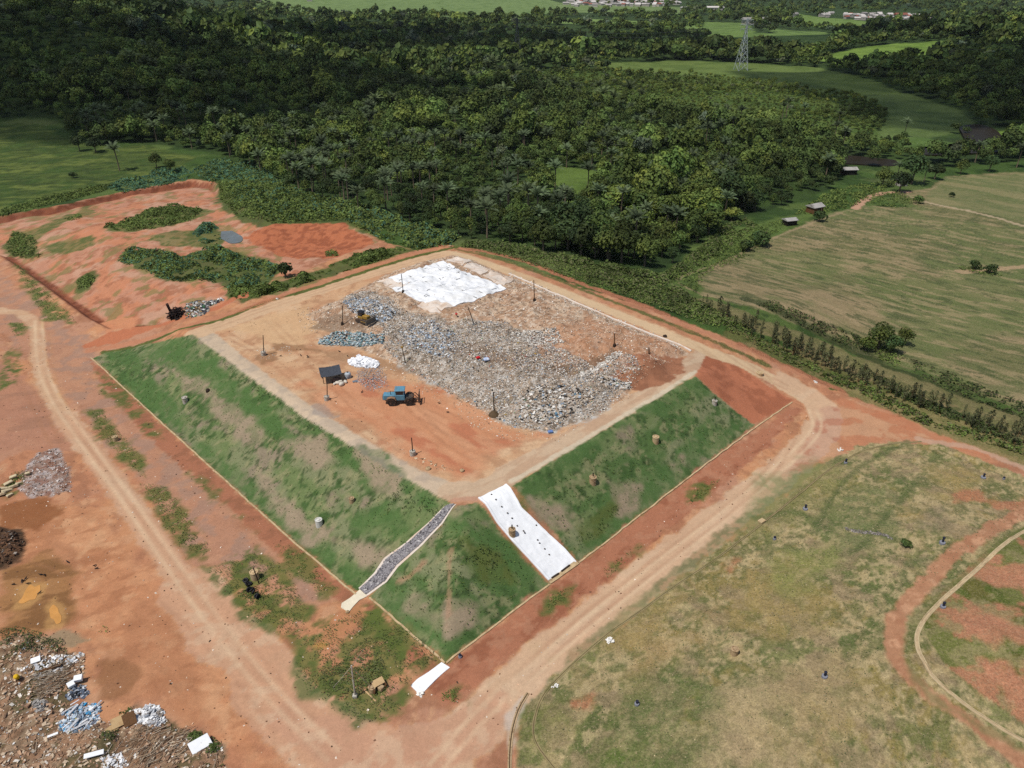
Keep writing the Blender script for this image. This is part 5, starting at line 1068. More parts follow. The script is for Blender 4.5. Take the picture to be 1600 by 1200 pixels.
mesh_np('tarpaulin_roof', np.vstack([V, V2]), np.vstack([F_, F_[:, ::-1] + len(V)]), M_TARP, t)
t = thing('covered_stack', 'brown covered stack in front of the charcoal shelter', 'stack', loc(526, 596), .3)
MB().box((0, 0, .5), (1.6, 1.1, 1.0), bev=.25, taper=.8).build('cover', flat('brown_cover', K(112, 92, 82), ns=2, na=.2, bump=.4), t); MB().box((0, 0, .08), (1.8, 1.3, .16)).build('pallet', M_DARK, t)
sk_ = None
for k, (x, y, s_) in enumerate(((528, 600, 1), (534, 602, 1.15), (540, 598, .9), (532, 597, .8), (523, 601, .7))):
    if sk_ is None:
        m = MB(); m.lathe([(0, -.3), (.28, -.26), (.38, 0), (.28, .26), (0, .3)], 12); m.V = [(v[0] * 1.5, v[1], v[2]) for v in m.V]; sk_ = o = m.build('white_sack', M_SACK, smooth=True); tag(o, 'plump white sack lying in front of the shelter', 'sack', 'white sacks in front of the shelter')
    else: o = sk_.copy(); COL.objects.link(o)
    o.location = loc(x, y) + (0, 0, .28 * s_); o.scale = (s_,) * 3; o.rotation_euler = (0, 0, k * 1.1)
t = thing('water_tank', 'grey and white round tank right of the charcoal shelter', 'tank', loc(544, 590))
MB().lathe([(.55, 0), (.62, .1), (.62, .9), (.5, 1.1), (.2, 1.2), (0, 1.22)], 18).build('tank', flat('grey_white_plastic', K(190, 198, 204), ns=1.5, na=.2, second=K(110, 112, 116)), t)
MB().lathe([(.2, 1.18), (.2, 1.28), (0, 1.3)], 12).build('lid', M_BLACK, t)
small('blue_sheet', 'small folded grey blue sheet on the ground right of the sacks', 'sheet', (555, 596), (1.0, .7, .12), flat('grey_blue_cloth', K(120, 128, 138)), .5)
small('red_bag', 'bright red bag lying in the grey waste', 'bag', (747, 562), (.8, .6, .4), flat('red_bag', K(214, 40, 48)), .5, bev=.12, lift=.3)
small('blue_bag', 'pale blue and white bag next to the red bag in the waste', 'bag', (760, 565), (1.1, .9, .5), flat('blue_white_bag', K(190, 205, 235), second=K(240, 240, 245)), .3, bev=.15, lift=.3)
small('blue_bag', 'blue bag at the bottom tip of the waste near the road', 'bag', (860, 676), (.9, .6, .4), flat('blue_bag', K(110, 140, 196)), .3, bev=.12, lift=.05)
# ------------------------------------------------------------------ foliage meshes
M_LEAF = leaf_mat('foliage', .5, .22); M_LEAFS = leaf_mat('foliage_mass', 0, .22)
M_TRUNK = flat('grey_bark', K(112, 98, 82), ns=2, na=.3); M_PTRUNK = flat('palm_bark', K(128, 112, 92), ns=2, na=.3)
def leaf_quads(P, Nrm, size, cols, jit=.5, asp=.6):
    n = len(P); d = Nrm + (RNG.random((n, 3)) - .5) * 2 * jit; d /= np.linalg.norm(d, axis=1)[:, None] + 1e-9
    u = np.cross(d, RNG.random((n, 3)) - .5); u /= np.linalg.norm(u, axis=1)[:, None] + 1e-9; w = np.cross(d, u)
    s = size * (.6 + .8 * RNG.random((n, 1)))
    V = np.stack([P - u * s, P - w * s * asp + d * s * .15, P + u * s, P + w * s * asp + d * s * .15], 1).reshape(-1, 3)
    return V, np.arange(4 * n).reshape(n, 4), cols
def crown(R_, H_, base, n, leaf, rgb, lobes=9, seed=0, flatten=.75, inner=.18, spread=.62):
    """leaf clumps over several lobes; rgb linear"""
    rg = np.random.default_rng(seed); C_ = []; 
    for k in range(lobes):
        an = 2.4 * k + rg.random(); rr = R_ * spread * math.sqrt((k + .3) / lobes)
        zz = base + H_ * (.38 + .42 * (1 - (rr / R_) ** 2) * rg.random() + .1 * rg.random()); C_.append((rr * math.cos(an), rr * math.sin(an), zz, R_ * (.34 + .2 * rg.random()), .8 + .45 * rg.random(), rg.random()))
    C_ = np.array(C_); k = rg.integers(0, lobes, n)
    d = rg.normal(size=(n, 3)); d[:, 2] = np.abs(d[:, 2]) * 1.1 - .35; d /= np.linalg.norm(d, axis=1)[:, None]
    rad = np.where(rg.random(n) < inner, .35 + .5 * rg.random(n), .88 + .22 * rg.random(n))[:, None]
    P = C_[k, :3] + d * C_[k, 3:4] * rad * np.array([1, 1, flatten * H_ / R_ * .9])
    P[:, 2] = np.maximum(P[:, 2], base + .05 * H_)
    warm = np.array([1.12, 1.0, .8]); cool = np.array([.88, 1.0, 1.1])
    t = C_[k, 5:6]; col = np.array(rgb) * C_[k, 4:5] * (.8 + .4 * rg.random((n, 1))) * (warm * t + cool * (1 - t))
    return leaf_quads(P, d, leaf, col)
def trunk_mb(h, r, limbs, R_, seed=0):
    rg = np.random.default_rng(seed); m = MB(); m.tube([(0, 0, -.6), (.1 * h * .2, 0, h * .5), (0, .05 * h, h)], [r * 1.25, r * .9, r * .6], 7)
    for k in range(limbs):
        an = 2 * math.pi * (k + rg.random()) / limbs; z0 = h * (.55 + .35 * rg.random()); q = R_ * (.45 + .3 * rg.random())
        m.tube([(0, 0, z0), (q * .5 * math.cos(an), q * .5 * math.sin(an), z0 + .25 * q + .4), (q * math.cos(an), q * math.sin(an), z0 + .7 * q + .6)], [r * .5, r * .35, r * .12], 5)
    return m
def palm_crown(h, n_fr, L_, seed=0, up=.9, rgb=(.085, .115, .055)):
    rg = np.random.default_rng(seed); V, F, Cc = [], [], []; b = 0
    for k in range(n_fr):
        an = 2.4 * k + rg.random() * .5; el = up * (1.5 - .95 * (k / n_fr)) + .2 * rg.random(); l = L_ * (.8 + .35 * rg.random())
        dx, dy = math.cos(an), math.sin(an); pts = []; x, z, e = 0, h, el
        for s_ in range(8): pts.append((x, z)); x += l / 8 * math.cos(e); z += l / 8 * math.sin(e); e -= (.10 + .06 * rg.random()) * (1 + s_ * .16)
        for s_ in range(7):
            w0 = .62 * math.sin(math.pi * (.12 + .8 * s_ / 7)) * L_ / 4.5
            (x0, z0), (x1, z1) = pts[s_], pts[s_ + 1]
            c = np.array(rgb) * (.75 + .5 * rg.random())
            for sg in (-1, 1):
                for q in range(2):
                    f0, f1 = q / 2, (q + 1) / 2 - .12
                    A_ = np.array([dx * (x0 + (x1 - x0) * f0), dy * (x0 + (x1 - x0) * f0), z0 + (z1 - z0) * f0]); B_ = np.array([dx * (x0 + (x1 - x0) * f1), dy * (x0 + (x1 - x0) * f1), z0 + (z1 - z0) * f1])
                    off = np.array([-dy * sg * w0 + dx * .15 * w0, dx * sg * w0 + dy * .15 * w0, -.45 * w0])
                    V += [A_, B_, B_ + off * (.9 + .2 * rg.random()), A_ + off]; F.append((b, b + 1, b + 2, b + 3)); Cc.append(c); b += 4
    return np.array(V), np.array(F), np.array(Cc)
G_DK, G_MD, G_LT, G_YL = np.array((.042, .064, .019)), np.array((.074, .106, .026)), np.array((.108, .152, .034)), np.array((.130, .165, .038))
BLUEG = np.array((.055, .120, .068))

# ------------------------------------------------------------------ where trees stand (world points, by the regions they grow in)
CLEAR = [[(420, 6), (520, 26), (620, 20), (700, 24), (800, 33), (850, 20), (905, 10), (840, -30), (400, -30)], [(845, 27), (930, 29), (1010, 33), (1130, 44), (1125, 52), (1060, 45), (990, 40), (845, 36)], [(900, 100), (1060, 95), (1160, 98), (1280, 106), (1350, 122), (1420, 148), (1300, 150), (1230, 134), (1120, 120), (1000, 114)],
         [(1270, 92), (1330, 76), (1400, 68), (1475, 64), (1468, 92), (1400, 102), (1330, 106)], [(1100, 34), (1170, 36), (1180, 52), (1290, 52), (1340, 64), (1270, 84), (1190, 80), (1100, 56)], [(1240, 20), (1290, 28), (1360, 34), (1350, 52), (1290, 44), (1230, 34)], [(860, 4), (1000, 8), (1080, 12), (1060, 22), (960, 20), (860, 20)], [(1280, 18), (1480, 22), (1480, 38), (1290, 34)], [(1200, 44), (1290, 50), (1300, 60), (1230, 58)], [(1340, 150), (1420, 146), (1500, 172), (1530, 198), (1490, 206), (1430, 222), (1370, 214), (1390, 180)], [(1400, 216), (1500, 210), (1560, 220), (1540, 240), (1440, 245)],
         [(1545, 202), (1640, 198), (1650, 226), (1600, 230), (1560, 226)], [(850, 256), (935, 270), (930, 326), (862, 320)], [(1085, 222), (1110, 224), (1165, 240), (1170, 252), (1100, 248)], [(1275, 240), (1330, 244), (1400, 250), (1395, 262), (1330, 258), (1280, 252)], [(1420, 232), (1540, 238), (1540, 248), (1420, 248)],
         [(1500, 196), (1545, 196), (1560, 215), (1580, 235), (1500, 240), (1515, 215)], [(1250, 305), (1300, 300), (1300, 345), (1220, 360), (1215, 335)], [(1310, 258), (1345, 258), (1345, 275), (1310, 276)]]
BANDS = [(430, 40), (560, 45), (700, 60), (800, 80), (1000, 90), (1150, 100), (1000, 108), (820, 104), (700, 90), (560, 62), (440, 52)]
def jitter_grid(sp, y0, y1):
    ny = int((y1 - y0) / sp); pts = []
    for j in range(ny):
        y = y0 + (j + .5) * sp; hw = y * .86 + 20; nx = int(2 * hw / sp); x = (np.arange(nx) + .5) * sp - hw; pts.append(np.c_[x + (RNG.random(nx) - .5) * sp * .85, np.full(nx, y) + (RNG.random(nx) - .5) * sp * .85])
    return np.vstack(pts)
def keep(q, polys_in, polys_out):
    z = zat(q[:, 0], q[:, 1]); px, py, dep = project(q[:, 0], q[:, 1], z); ok = np.zeros(len(q), bool)
    for p in polys_in: ok |= inpoly(p, px, py)
    for p in polys_out: ok &= ~inpoly(p, px, py)
    ok &= (px > -70) & (px < 1670)
    return q[ok], z[ok], px[ok], py[ok], dep[ok]
sets = []
for sp, y0, y1 in ((5.4, 190, 420), (7.2, 420, 640), (9.5, 640, 1000), (14, 1000, 1700), (22, 1700, 3300)):
    q, z, px, py, dep = keep(jitter_grid(sp, y0, y1), [FOREST], CLEAR)
    sets.append(np.c_[q, z, px, py, dep, np.full(len(q), sp)])
q, z, px, py, dep = keep(jitter_grid(4.6, 330, 820), [SHRUB], CLEAR); sets.append(np.c_[q, z, px, py, dep, np.full(len(q), 6.3)]); q, z, px, py, dep = keep(jitter_grid(13, 420, 900), CLEAR[10:11] + CLEAR[5:6], []); k_ = RNG.random(len(q)) < .3; sets.append(np.c_[q, z, px, py, dep, np.full(len(q), 5)][k_])
T_ = np.vstack(sets); shr = inpoly(SHRUB, T_[:, 3], T_[:, 4])
gap = fbm(T_[:, 0], T_[:, 1], 30, 3, 140); T_ = T_[(RNG.random(len(T_)) < np.where(T_[:, 6] > 12, sm((gap - .40) / .16), np.where(T_[:, 6] > 9, sm((gap - .2) / .1), .95)))]
shr = inpoly(SHRUB, T_[:, 3], T_[:, 4])
size = np.where(shr, .34, 1.0) * (.75 + .55 * RNG.random(len(T_))) * np.clip(T_[:, 6] / 6.2, .95, 1.5) * np.where(RNG.random(len(T_)) < .08, 1.45, 1) * np.where(RNG.random(len(T_)) < .25, .7, 1) * (.7 + .6 * sm((fbm(T_[:, 0], T_[:, 1], 38, 3, 143) - .3) / .4))
print('trees', len(T_))
# extra low shrubs where the valley is shrubby
order = np.argsort(T_[:, 1]); T_ = T_[order]; size = size[order]; shr = shr[order]
tone = fbm(T_[:, 0], T_[:, 1], 60, 3, 141)
inview = (T_[:, 3] > -5) & (T_[:, 3] < 1605) & (T_[:, 4] > 0)
ispalm = (RNG.random(len(T_)) < np.where((T_[:, 4] > 130) & (T_[:, 4] < 385) & (T_[:, 3] > 100) & (T_[:, 3] < 1150), .13, .02)) & (T_[:, 1] < 640)
cand = np.nonzero(inview & ~ispalm)[0][:292]; single = np.zeros(len(T_), bool); single[cand] = True
# prototypes of single trees
VARS = []
for k in range(7):
    R_ = 3.4; Hh = (6.0, 5.2, 7.0, 5.6, 6.4, 4.8, 7.4)[k]; b_ = (.9, .6, 1.1, .8, 1.0, .4, .9)[k]
    rgb = (G_MD, G_DK, G_MD, G_LT, G_DK, G_YL, G_LT)[k]
    VARS.append((*crown(R_, Hh, b_, 900, .36, rgb, 9 + k % 4, 50 + k), R_, Hh, b_))
LB = ['leafy dark green broadleaf tree in the dense woods behind the landfill', 'broadleaf tree in the dense woods behind the landfill']
def proto_tree(k, loc_, sc, rz, label, group, cat='tree', name='broadleaf_tree'):
    v, f, cc, R_, Hh, b_ = VARS[k]; t = thing(name, label, cat, loc_, rz, group)
    if k not in MESHES:
        o1 = mesh_np('crown', v, f, M_LEAF, t, fcol=cc); o2 = trunk_mb(b_ + Hh * .45, .22, 4, R_, k).build('trunk', M_TRUNK, t); MESHES[k] = (o1.data, o2.data)
    else:
        for nm, d_ in zip(('crown', 'trunk'), MESHES[k]): o = bpy.data.objects.new(nm, d_); COL.objects.link(o); o.parent = t
    t.scale = sc if hasattr(sc, '__len__') else (sc,) * 3; return t
MESHES = {}
def pick_var(tn): 
    if tn > .62: return int(RNG.choice([3, 5, 6, 2]))
    if tn < .42: return int(RNG.choice([1, 4, 0]))
    return int(RNG.choice([0, 2, 1, 3, 4]))
for i in cand:
    s_ = size[i]; proto_tree(pick_var(tone[i]), (T_[i, 0], T_[i, 1], T_[i, 2]), (s_ * 1.05, s_ * 1.05, s_ * (.85 + .3 * RNG.random())), RNG.random() * 6.28, 'rounded green broadleaf tree packed into the near edge of the woods behind the landfill', 'broadleaf trees at the near edge of the woods')
# palms
PV = [palm_crown((6.0, 7.2, 6.6)[k], 16, (3.9, 4.3, 3.6)[k], 70 + k, .95) for k in range(3)]; PM = {}
def palm(k, loc_, s_, rz, label, group=None):
    t = thing('palm_tree', label, 'palm tree', loc_, rz, group); h = (6.0, 7.2, 6.6)[k]
    if k not in PM:
        v, f, cc = PV[k]; o1 = mesh_np('crown', v, f, M_LEAF, t, fcol=cc); o2 = MB().tube([(0, 0, -.5), (.12, 0, h * .5), (0, 0, h + .1)], [.24, .19, .2], 7).build('trunk', M_PTRUNK, t); PM[k] = (o1.data, o2.data)
    else:
        for nm, d_ in zip(('crown', 'trunk'), PM[k]): o = bpy.data.objects.new(nm, d_); COL.objects.link(o); o.parent = t
    t.scale = (s_,) * 3; return t
pi_ = np.nonzero(ispalm & inview)[0][:240]
for i in pi_: palm(int(RNG.integers(0, 3)), T_[i, :3], (1.0 + .35 * RNG.random()), RNG.random() * 6.28, 'feathery palm rising among the trees of the woods behind the landfill', 'palms among the woods')
for (x, y), lb, s_ in (((187, 267), 'solitary palm standing in the left meadow above the red pit', 1.25), ((885, 262), 'tall palm left of the grassy clearing in the woods', 1.1), ((918, 300), 'palm with drooping fronds at the foot of the grassy clearing', 1.2), ((867, 296), 'dark trunked palm at the left rim of the grassy clearing', 1.2), ((1412, 214), 'lone dark palm on the open marsh right of the woods', 1.0), ((1588, 262), 'bushy palm at the right end of the crop field hedge', 1.1), ((1400, 282), 'yellowish palm beside the farm track', .8), ((1443, 285), 'bright yellow green palm above the crop field corner', .8)):
    palm(1, loc(x, y), s_, 1.0, lb)
# the rest of the woods as one mass
MIDV = [tuple(crown(3.4, (6.0, 5.0, 7.0)[k], 1.2, 400, .48, (1, 1, 1), 9, 80 + k, inner=.1)) for k in range(3)]
LOWV = [tuple(crown(3.4, 5.4, .6, 74, 1.15, (1, 1, 1), 6, 90 + k, inner=.0)) for k in range(4)]
PALV = [palm_crown(7.5, 13, 4.6, 100 + k, .95, (1, 1, 1)) for k in range(2)]
allv = None
def mass(name, label, idx, vars_, cat, rgbf):
    Vs, Fs, Cs = [], [], []; b = 0; kk = RNG.integers(0, len(vars_), len(idx)) if vars_ is not allv else np.where(ispalm[idx], nm_ + RNG.integers(0, len(PALV), len(idx)), RNG.integers(0, nm_, len(idx)))
    for v in range(len(vars_)):
        ii = idx[kk == v]
        if not len(ii): continue
        v0, f0, c0 = vars_[v]; n = len(ii); an = RNG.random(n) * 6.28; c, s = np.cos(an)[:, None], np.sin(an)[:, None]; sc = size[ii][:, None]; hs = (.85 + .35 * RNG.random(n))[:, None]
        x = (v0[:, 0] * c - v0[:, 1] * s) * sc * 1.05 + T_[ii, 0:1]; y = (v0[:, 0] * s + v0[:, 1] * c) * sc * 1.05 + T_[ii, 1:2]; z = v0[:, 2] * sc * hs + T_[ii, 2:3]
        Vs.append(np.stack([x, y, z], -1).reshape(-1, 3)); Fs.append((f0[None] + (np.arange(n) * len(v0))[:, None, None]).reshape(-1, 4) + b); b += n * len(v0)
        Cs.append((c0[None] * rgbf(ii)[:, None, :]).reshape(-1, 3))
    o = mesh_np(name, np.vstack(Vs), np.vstack(Fs), M_LEAFS, fcol=np.clip(np.vstack(Cs), .004, .3)); return tag(o, label, cat, kind='stuff')
def tint(ii):
    n = len(ii); t = np.clip(tone[ii] + (RNG.random(n) - .5) * .45, 0, 1)[:, None]; c = np.where(t < .5, G_DK + (G_MD - G_DK) * t * 2, G_MD + (G_LT - G_MD) * (t - .5) * 2)
    yl = (RNG.random(n) < .06)[:, None]; c = np.where(yl, G_YL, c); g_ = (RNG.random(n) < .03)[:, None]; c = np.where(g_, np.array((.10, .125, .075)), c); c = np.where(ispalm[ii][:, None], np.array((.085, .112, .045)), c); c = np.where(shr[ii][:, None], c * np.array((1.35, 1.25, 1.1)), c); return c * (.6 + 1.05 * RNG.random((n, 1)) ** 1.3)
rest = ~single; rest[pi_] = False
md = np.nonzero(rest & (T_[:, 1] < 640) & ~ispalm)[0]; fr = np.nonzero(rest & (T_[:, 1] >= 640))[0]
print('mass', len(md), len(fr))
pmx = np.nonzero(rest & ispalm)[0]
allv = MIDV + PALV; nm_ = len(MIDV)
mass('woods', 'dense tropical woods covering the valley beyond the landfill', np.r_[md, pmx], allv, 'woods', tint)
mass('far_woods', 'far belts of woods on the hills and round the distant meadows', fr, LOWV, 'woods', tint)

# ------------------------------------------------------------------ undergrowth, thickets and weeds as ground cover
def cover(name, label, specs, mat=None, cat='undergrowth', dens=1.0, grow=1.0, jit=.55, thr=.38):
    Vs, Fs, Cs = [], [], []; b = 0
    for poly, n, hgt, leaf, cols in specs:
        P = h2(poly); n = int(n * dens); leaf = leaf * grow; q = sample_poly(P, n); d = sdist(P, q[:, 0], q[:, 1]); nz = fbm(q[:, 0], q[:, 1], max(1.2, hgt * 2.2), 3, 150)
        kp = (nz > thr) & (RNG.random(n) < .3 + .7 * sm(d / 1.0)); q, d, nz = q[kp], d[kp], nz[kp]
        hh = hgt * sm((nz - .3) / .45) * sm((d + .4) / (hgt * 1.3)) ; z = zat(q[:, 0], q[:, 1]) + hh * (.55 + .45 * RNG.random(len(q)))
        e = .3; gx = (fbm(q[:, 0] + e, q[:, 1], max(1.2, hgt * 2.2), 3, 150) - nz) / e * hgt * 2; gy = (fbm(q[:, 0], q[:, 1] + e, max(1.2, hgt * 2.2), 3, 150) - nz) / e * hgt * 2
        nr = np.stack([-gx, -gy, np.ones(len(q))], 1); nr /= np.linalg.norm(nr, axis=1)[:, None]
        k = RNG.integers(0, len(cols), len(q)); tn = fbm(q[:, 0], q[:, 1], 4, 3, 151)[:, None]; cc = np.array(cols)[k] * (.65 + .7 * tn) * (.8 + .4 * RNG.random((len(q), 1)))
        v, f, c = leaf_quads(np.c_[q, z + .05], nr, leaf, cc, jit); Vs.append(v); Fs.append(f + b); Cs.append(c); b += len(v)
    o = mesh_np(name, np.vstack(Vs), np.vstack(Fs), mat or M_LEAFS, fcol=np.vstack(Cs)); return tag(o, label, cat, kind='stuff')
OL = np.array((.125, .130, .055)); WN = [OL * .8, G_LT, OL, G_MD]; WG = [G_LT, G_LT * 1.25, G_YL * .95, G_MD]; BG = [BLUEG * 1.15, BLUEG * 1.5, G_LT]
cover('thicket', 'blue green leafy thicket along the back rim of the red pit and beyond', [
    ([(160, 292), (190, 282), (290, 262), (300, 270), (290, 284), (190, 302)], 3800, 2.6, .34, BG), ([(300, 268), (340, 248), (400, 255), (440, 270), (430, 285), (350, 280), (330, 290)], 4200, 2.0, .34, BG + [G_LT]),
    ([(350, 288), (430, 282), (480, 300), (560, 320), (600, 345), (650, 360), (690, 385), (650, 392), (590, 372), (530, 340), (430, 345), (370, 320)], 8500, 1.6, .32, WG + [BLUEG]),
    ([(560, 318), (640, 345), (720, 370), (705, 384), (640, 380), (590, 350)], 3000, 2.2, .34, BG + WG), ([(340, 285), (420, 290), (540, 335), (595, 372), (540, 344), (430, 350), (370, 340), (345, 315)], 4200, .9, .3, WG), ([(60, 325), (160, 300), (180, 290), (150, 290), (60, 312), (0, 330), (0, 340)], 2200, 1.0, .28, WG)], dens=1.9, grow=1.45, thr=.2)
cover('thicket', 'leafy green thickets growing on the floor of the red pit', [
    ([(160, 355), (200, 343), (230, 330), (280, 322), (318, 328), (300, 345), (235, 358), (190, 362)], 4200, 1.5, .27, WG), ([(182, 408), (200, 392), (230, 390), (290, 400), (340, 385), (400, 405), (440, 415), (420, 440), (370, 455), (330, 440), (260, 440), (220, 420)], 6500, 1.9, .27, BG + WG),
    ([(298, 372), (310, 355), (335, 350), (346, 362), (345, 375), (320, 382)], 1500, 2.6, .3, BG), ([(8, 385), (20, 362), (50, 368), (60, 380), (50, 405), (20, 402)], 1300, 1.0, .25, WG), ([(100, 342), (125, 334), (130, 340), (110, 346)], 350, 1.0, .25, WG), ([(120, 440), (140, 428), (150, 434), (140, 450), (122, 452)], 450, .9, .22, WG),
    ([(355, 462), (400, 452), (440, 440), (500, 420), (560, 398), (620, 388), (640, 392), (600, 406), (520, 430), (440, 455), (380, 472)], 7000, 1.7, .26, WG), ([(360, 440), (390, 430), (400, 450), (380, 465), (355, 460)], 700, 1.2, .25, WG), ([(505, 396), (525, 390), (530, 400), (510, 402)], 180, .8, .22, WG),
    ([(50, 400), (70, 396), (60, 404)], 120, .6, .2, WG)], dens=2.0, grow=1.25, thr=.33)
cover('undergrowth', 'rough green undergrowth between the back road and the woods', [
    ([(740, 378), (800, 390), (900, 412), (1030, 440), (1090, 470), (1180, 520), (1280, 570), (1250, 576), (1100, 508), (1000, 472), (900, 438), (800, 404), (720, 384)], 16000, .45, .2, WG + [OL, OL]),
    ([(880, 405), (1030, 432), (1090, 470), (1160, 520), (1110, 505), (1000, 465), (900, 430)], 6000, 1.2, .27, [G_MD, G_LT, OL]), ([(1030, 432), (1080, 400), (1150, 360), (1240, 340), (1180, 395), (1100, 430), (1090, 460)], 2600, .9, .28, WG),
    ([(720, 372), (900, 402), (1030, 432), (1075, 398), (1130, 352), (1165, 342), (1185, 352), (1100, 412), (1040, 448), (900, 416), (720, 386)], 7000, 1.9, .32, [G_MD, G_LT, G_MD, OL]),
    ([(1240, 335), (1290, 300), (1340, 290), (1420, 278), (1330, 325), (1280, 335)], 3000, 1.3, .32, [G_LT, G_YL, G_YL * 1.15, G_LT * 1.3]), ([(1350, 305), (1400, 300), (1450, 316), (1420, 326), (1360, 322)], 900, 1.0, .3, WG),
    ([(1240, 560), (1330, 590), (1450, 650), (1600, 700), (1600, 712), (1440, 664), (1330, 610)], 2600, .6, .25, WG + [np.array((.11, .10, .05))]), ([(1330, 560), (1420, 615), (1520, 655), (1600, 690), (1600, 700), (1500, 665), (1400, 620)], 3600, .8, .2, [G_DK, G_MD, OL * .8])], dens=1.3, grow=1.15, thr=.36)
cover('field_weeds', 'strips of weeds and brambles between the rows of the crop field', [
    ([(1180, 478), (1200, 470), (1290, 505), (1340, 525), (1370, 540), (1330, 545), (1260, 515)], 2200, .7, .25, [G_DK, np.array((.07, .065, .03)), G_MD]), ([(1300, 510), (1380, 530), (1420, 560), (1400, 575), (1340, 545)], 1300, 1.0, .26, WG), ([(1420, 560), (1500, 590), (1600, 630), (1600, 655), (1500, 620), (1430, 585)], 1800, .8, .26, [G_DK, G_MD, np.array((.07, .065, .03))]),
    ([(1500, 415), (1540, 420), (1570, 432), (1540, 432), (1495, 420)], 500, .6, .25, WG), ([(1150, 390), (1175, 372), (1205, 365), (1200, 382), (1160, 396)], 900, 1.8, .3, [G_DK, G_MD])])
cover('weeds', 'low weeds on the bare earth round the landfill', [
    ([(460, 1050), (470, 1000), (560, 950), (640, 985), (690, 1030), (650, 1060), (620, 1120), (560, 1130), (480, 1090)], 4500, .3, .09, WN), ([(500, 1060), (530, 1030), (590, 1020), (610, 1050), (570, 1090), (520, 1090)], 2600, .45, .1, WN), ([(320, 890), (400, 860), (450, 890), (480, 950), (470, 1000), (400, 980), (345, 920)], 2500, .3, .09, WN),
    ([(365, 915), (400, 915), (420, 935), (390, 945), (370, 935)], 900, .4, .1, WG), ([(135, 640), (160, 640), (225, 720), (230, 750), (190, 720), (160, 690)], 1600, .3, .1, WG), ([(215, 755), (260, 760), (325, 850), (320, 870), (270, 850), (240, 790)], 1800, .3, .1, WG), ([(20, 410), (60, 440), (110, 490), (120, 505), (70, 500), (40, 450)], 1800, .5, .16, WG), ([(15, 505), (40, 505), (42, 525), (20, 525)], 300, .4, .14, WG),
    ([(860, 930), (900, 915), (890, 935), (850, 960)], 350, .25, .09, WG), ([(1085, 760), (1125, 750), (1100, 775), (1075, 790)], 450, .3, .1, WG), ([(940, 890), (1000, 850), (1005, 855), (950, 905)], 300, .25, .09, WG), ([(690, 1080), (720, 1075), (715, 1100), (690, 1095)], 420, .3, .09, WG), ([(430, 850), (470, 860), (530, 920), (500, 930), (450, 890)], 900, .3, .09, WG),
    ([(0, 985), (30, 980), (100, 1000), (105, 1020), (60, 1020), (0, 1020)], 1500, .7, .12, [G_MD, G_DK, np.array((.09, .085, .04))]), ([(185, 1118), (205, 1105), (215, 1112), (198, 1128)], 400, .6, .12, [G_MD]), ([(160, 1145), (185, 1142), (180, 1160), (160, 1158)], 400, .5, .12, [G_MD, np.array((.09, .085, .04))]), ([(285, 1148), (312, 1140), (322, 1160), (300, 1165)], 700, .6, .12, [G_MD]), ([(330, 1150), (348, 1165), (350, 1200), (320, 1195)], 800, .6, .12, [G_MD]), ([(10, 745), (35, 735), (48, 740), (30, 775), (20, 772)], 600, .4, .12, WG), ([(150, 978), (170, 978), (170, 990), (152, 988)], 80, .3, .09, WG)], jit=.3)
cover('grass_tufts', 'darker grass tufts on the green landfill slopes', [
    ([(160, 562), (290, 530), (380, 588), (560, 710), (690, 790), (640, 850), (565, 915), (395, 780)], 9000, .22, .11, [G_MD, G_LT]), ([(300, 526), (380, 584), (560, 706), (690, 785), (660, 785), (540, 710), (370, 595)], 2600, .4, .13, [G_DK, G_MD, G_LT]), ([(700, 810), (750, 800), (840, 905), (700, 1025), (590, 935)], 3800, .25, .11, [G_MD, G_LT]), ([(710, 850), (760, 850), (810, 880), (830, 905), (770, 895), (720, 880)], 1500, .5, .13, [G_DK, G_MD]),
    ([(960, 672), (1084, 594), (1160, 660), (900, 870), (830, 780)], 6000, .22, .11, [G_MD, G_LT]), ([(905, 845), (960, 790), (985, 785), (960, 815), (920, 850)], 900, .4, .12, [G_DK, G_MD]), ([(600, 775), (630, 760), (690, 790), (680, 812), (640, 800), (600, 805)], 1500, .4, .13, [G_DK, G_MD]), ([(144, 562), (200, 545), (240, 600), (280, 650), (240, 640)], 1700, .3, .12, [G_MD, G_LT])], cat='grass', dens=.25, jit=.2)
ST = [np.array((.42, .34, .20)), np.array((.36, .28, .15)), np.array((.17, .19, .075)), np.array((.12, .15, .06)), np.array((.30, .27, .14))]
cover('dry_grass', 'straw coloured and green grass tufts over the older mound', [([(1390, 700), (1470, 705), (1600, 750), (1600, 830), (1500, 900), (1400, 930), (1375, 990), (1385, 1050), (1420, 1100), (1540, 1200), (870, 1200), (840, 1150), (860, 1090), (960, 1000), (1090, 900), (1200, 812), (1300, 735)], 6000, .10, .09, ST)], cat='grass', jit=.25, thr=.35)
# single bushes
BV = crown(1.0, 1.4, .0, 420, .16, G_MD, 7, 201, inner=.15); BD = {}
def bush(px, label, s_, name='bush', rgbk=0, cat='bush', hs=1.0):
    t = thing(name, label, cat, loc(*px), RNG.random() * 6)
    if rgbk not in BD: BD[rgbk] = mesh_np('foliage', BV[0], BV[1], M_LEAF, t, fcol=BV[2] * ((1, 1, 1), (.6, .62, .7), (1.5, 1.5, 1.2))[rgbk]).data
    else: o = bpy.data.objects.new('foliage', BD[rgbk]); COL.objects.link(o); o.parent = t
    o2 = bpy.data.objects.new('stem', BD.get('stem') or trunk_mb(.9, .07, 3, .9, 5).build('stem', M_TRUNK, t).data)
    if BD.get('stem'): COL.objects.link(o2); o2.parent = t
    else: BD['stem'] = o2.data; bpy.data.objects.remove(o2)
    t.scale = (s_, s_, s_ * hs)
bush((447, 432), 'dark rounded bush standing alone above the green thicket by the pit', 2.3, rgbk=1, hs=1.2)
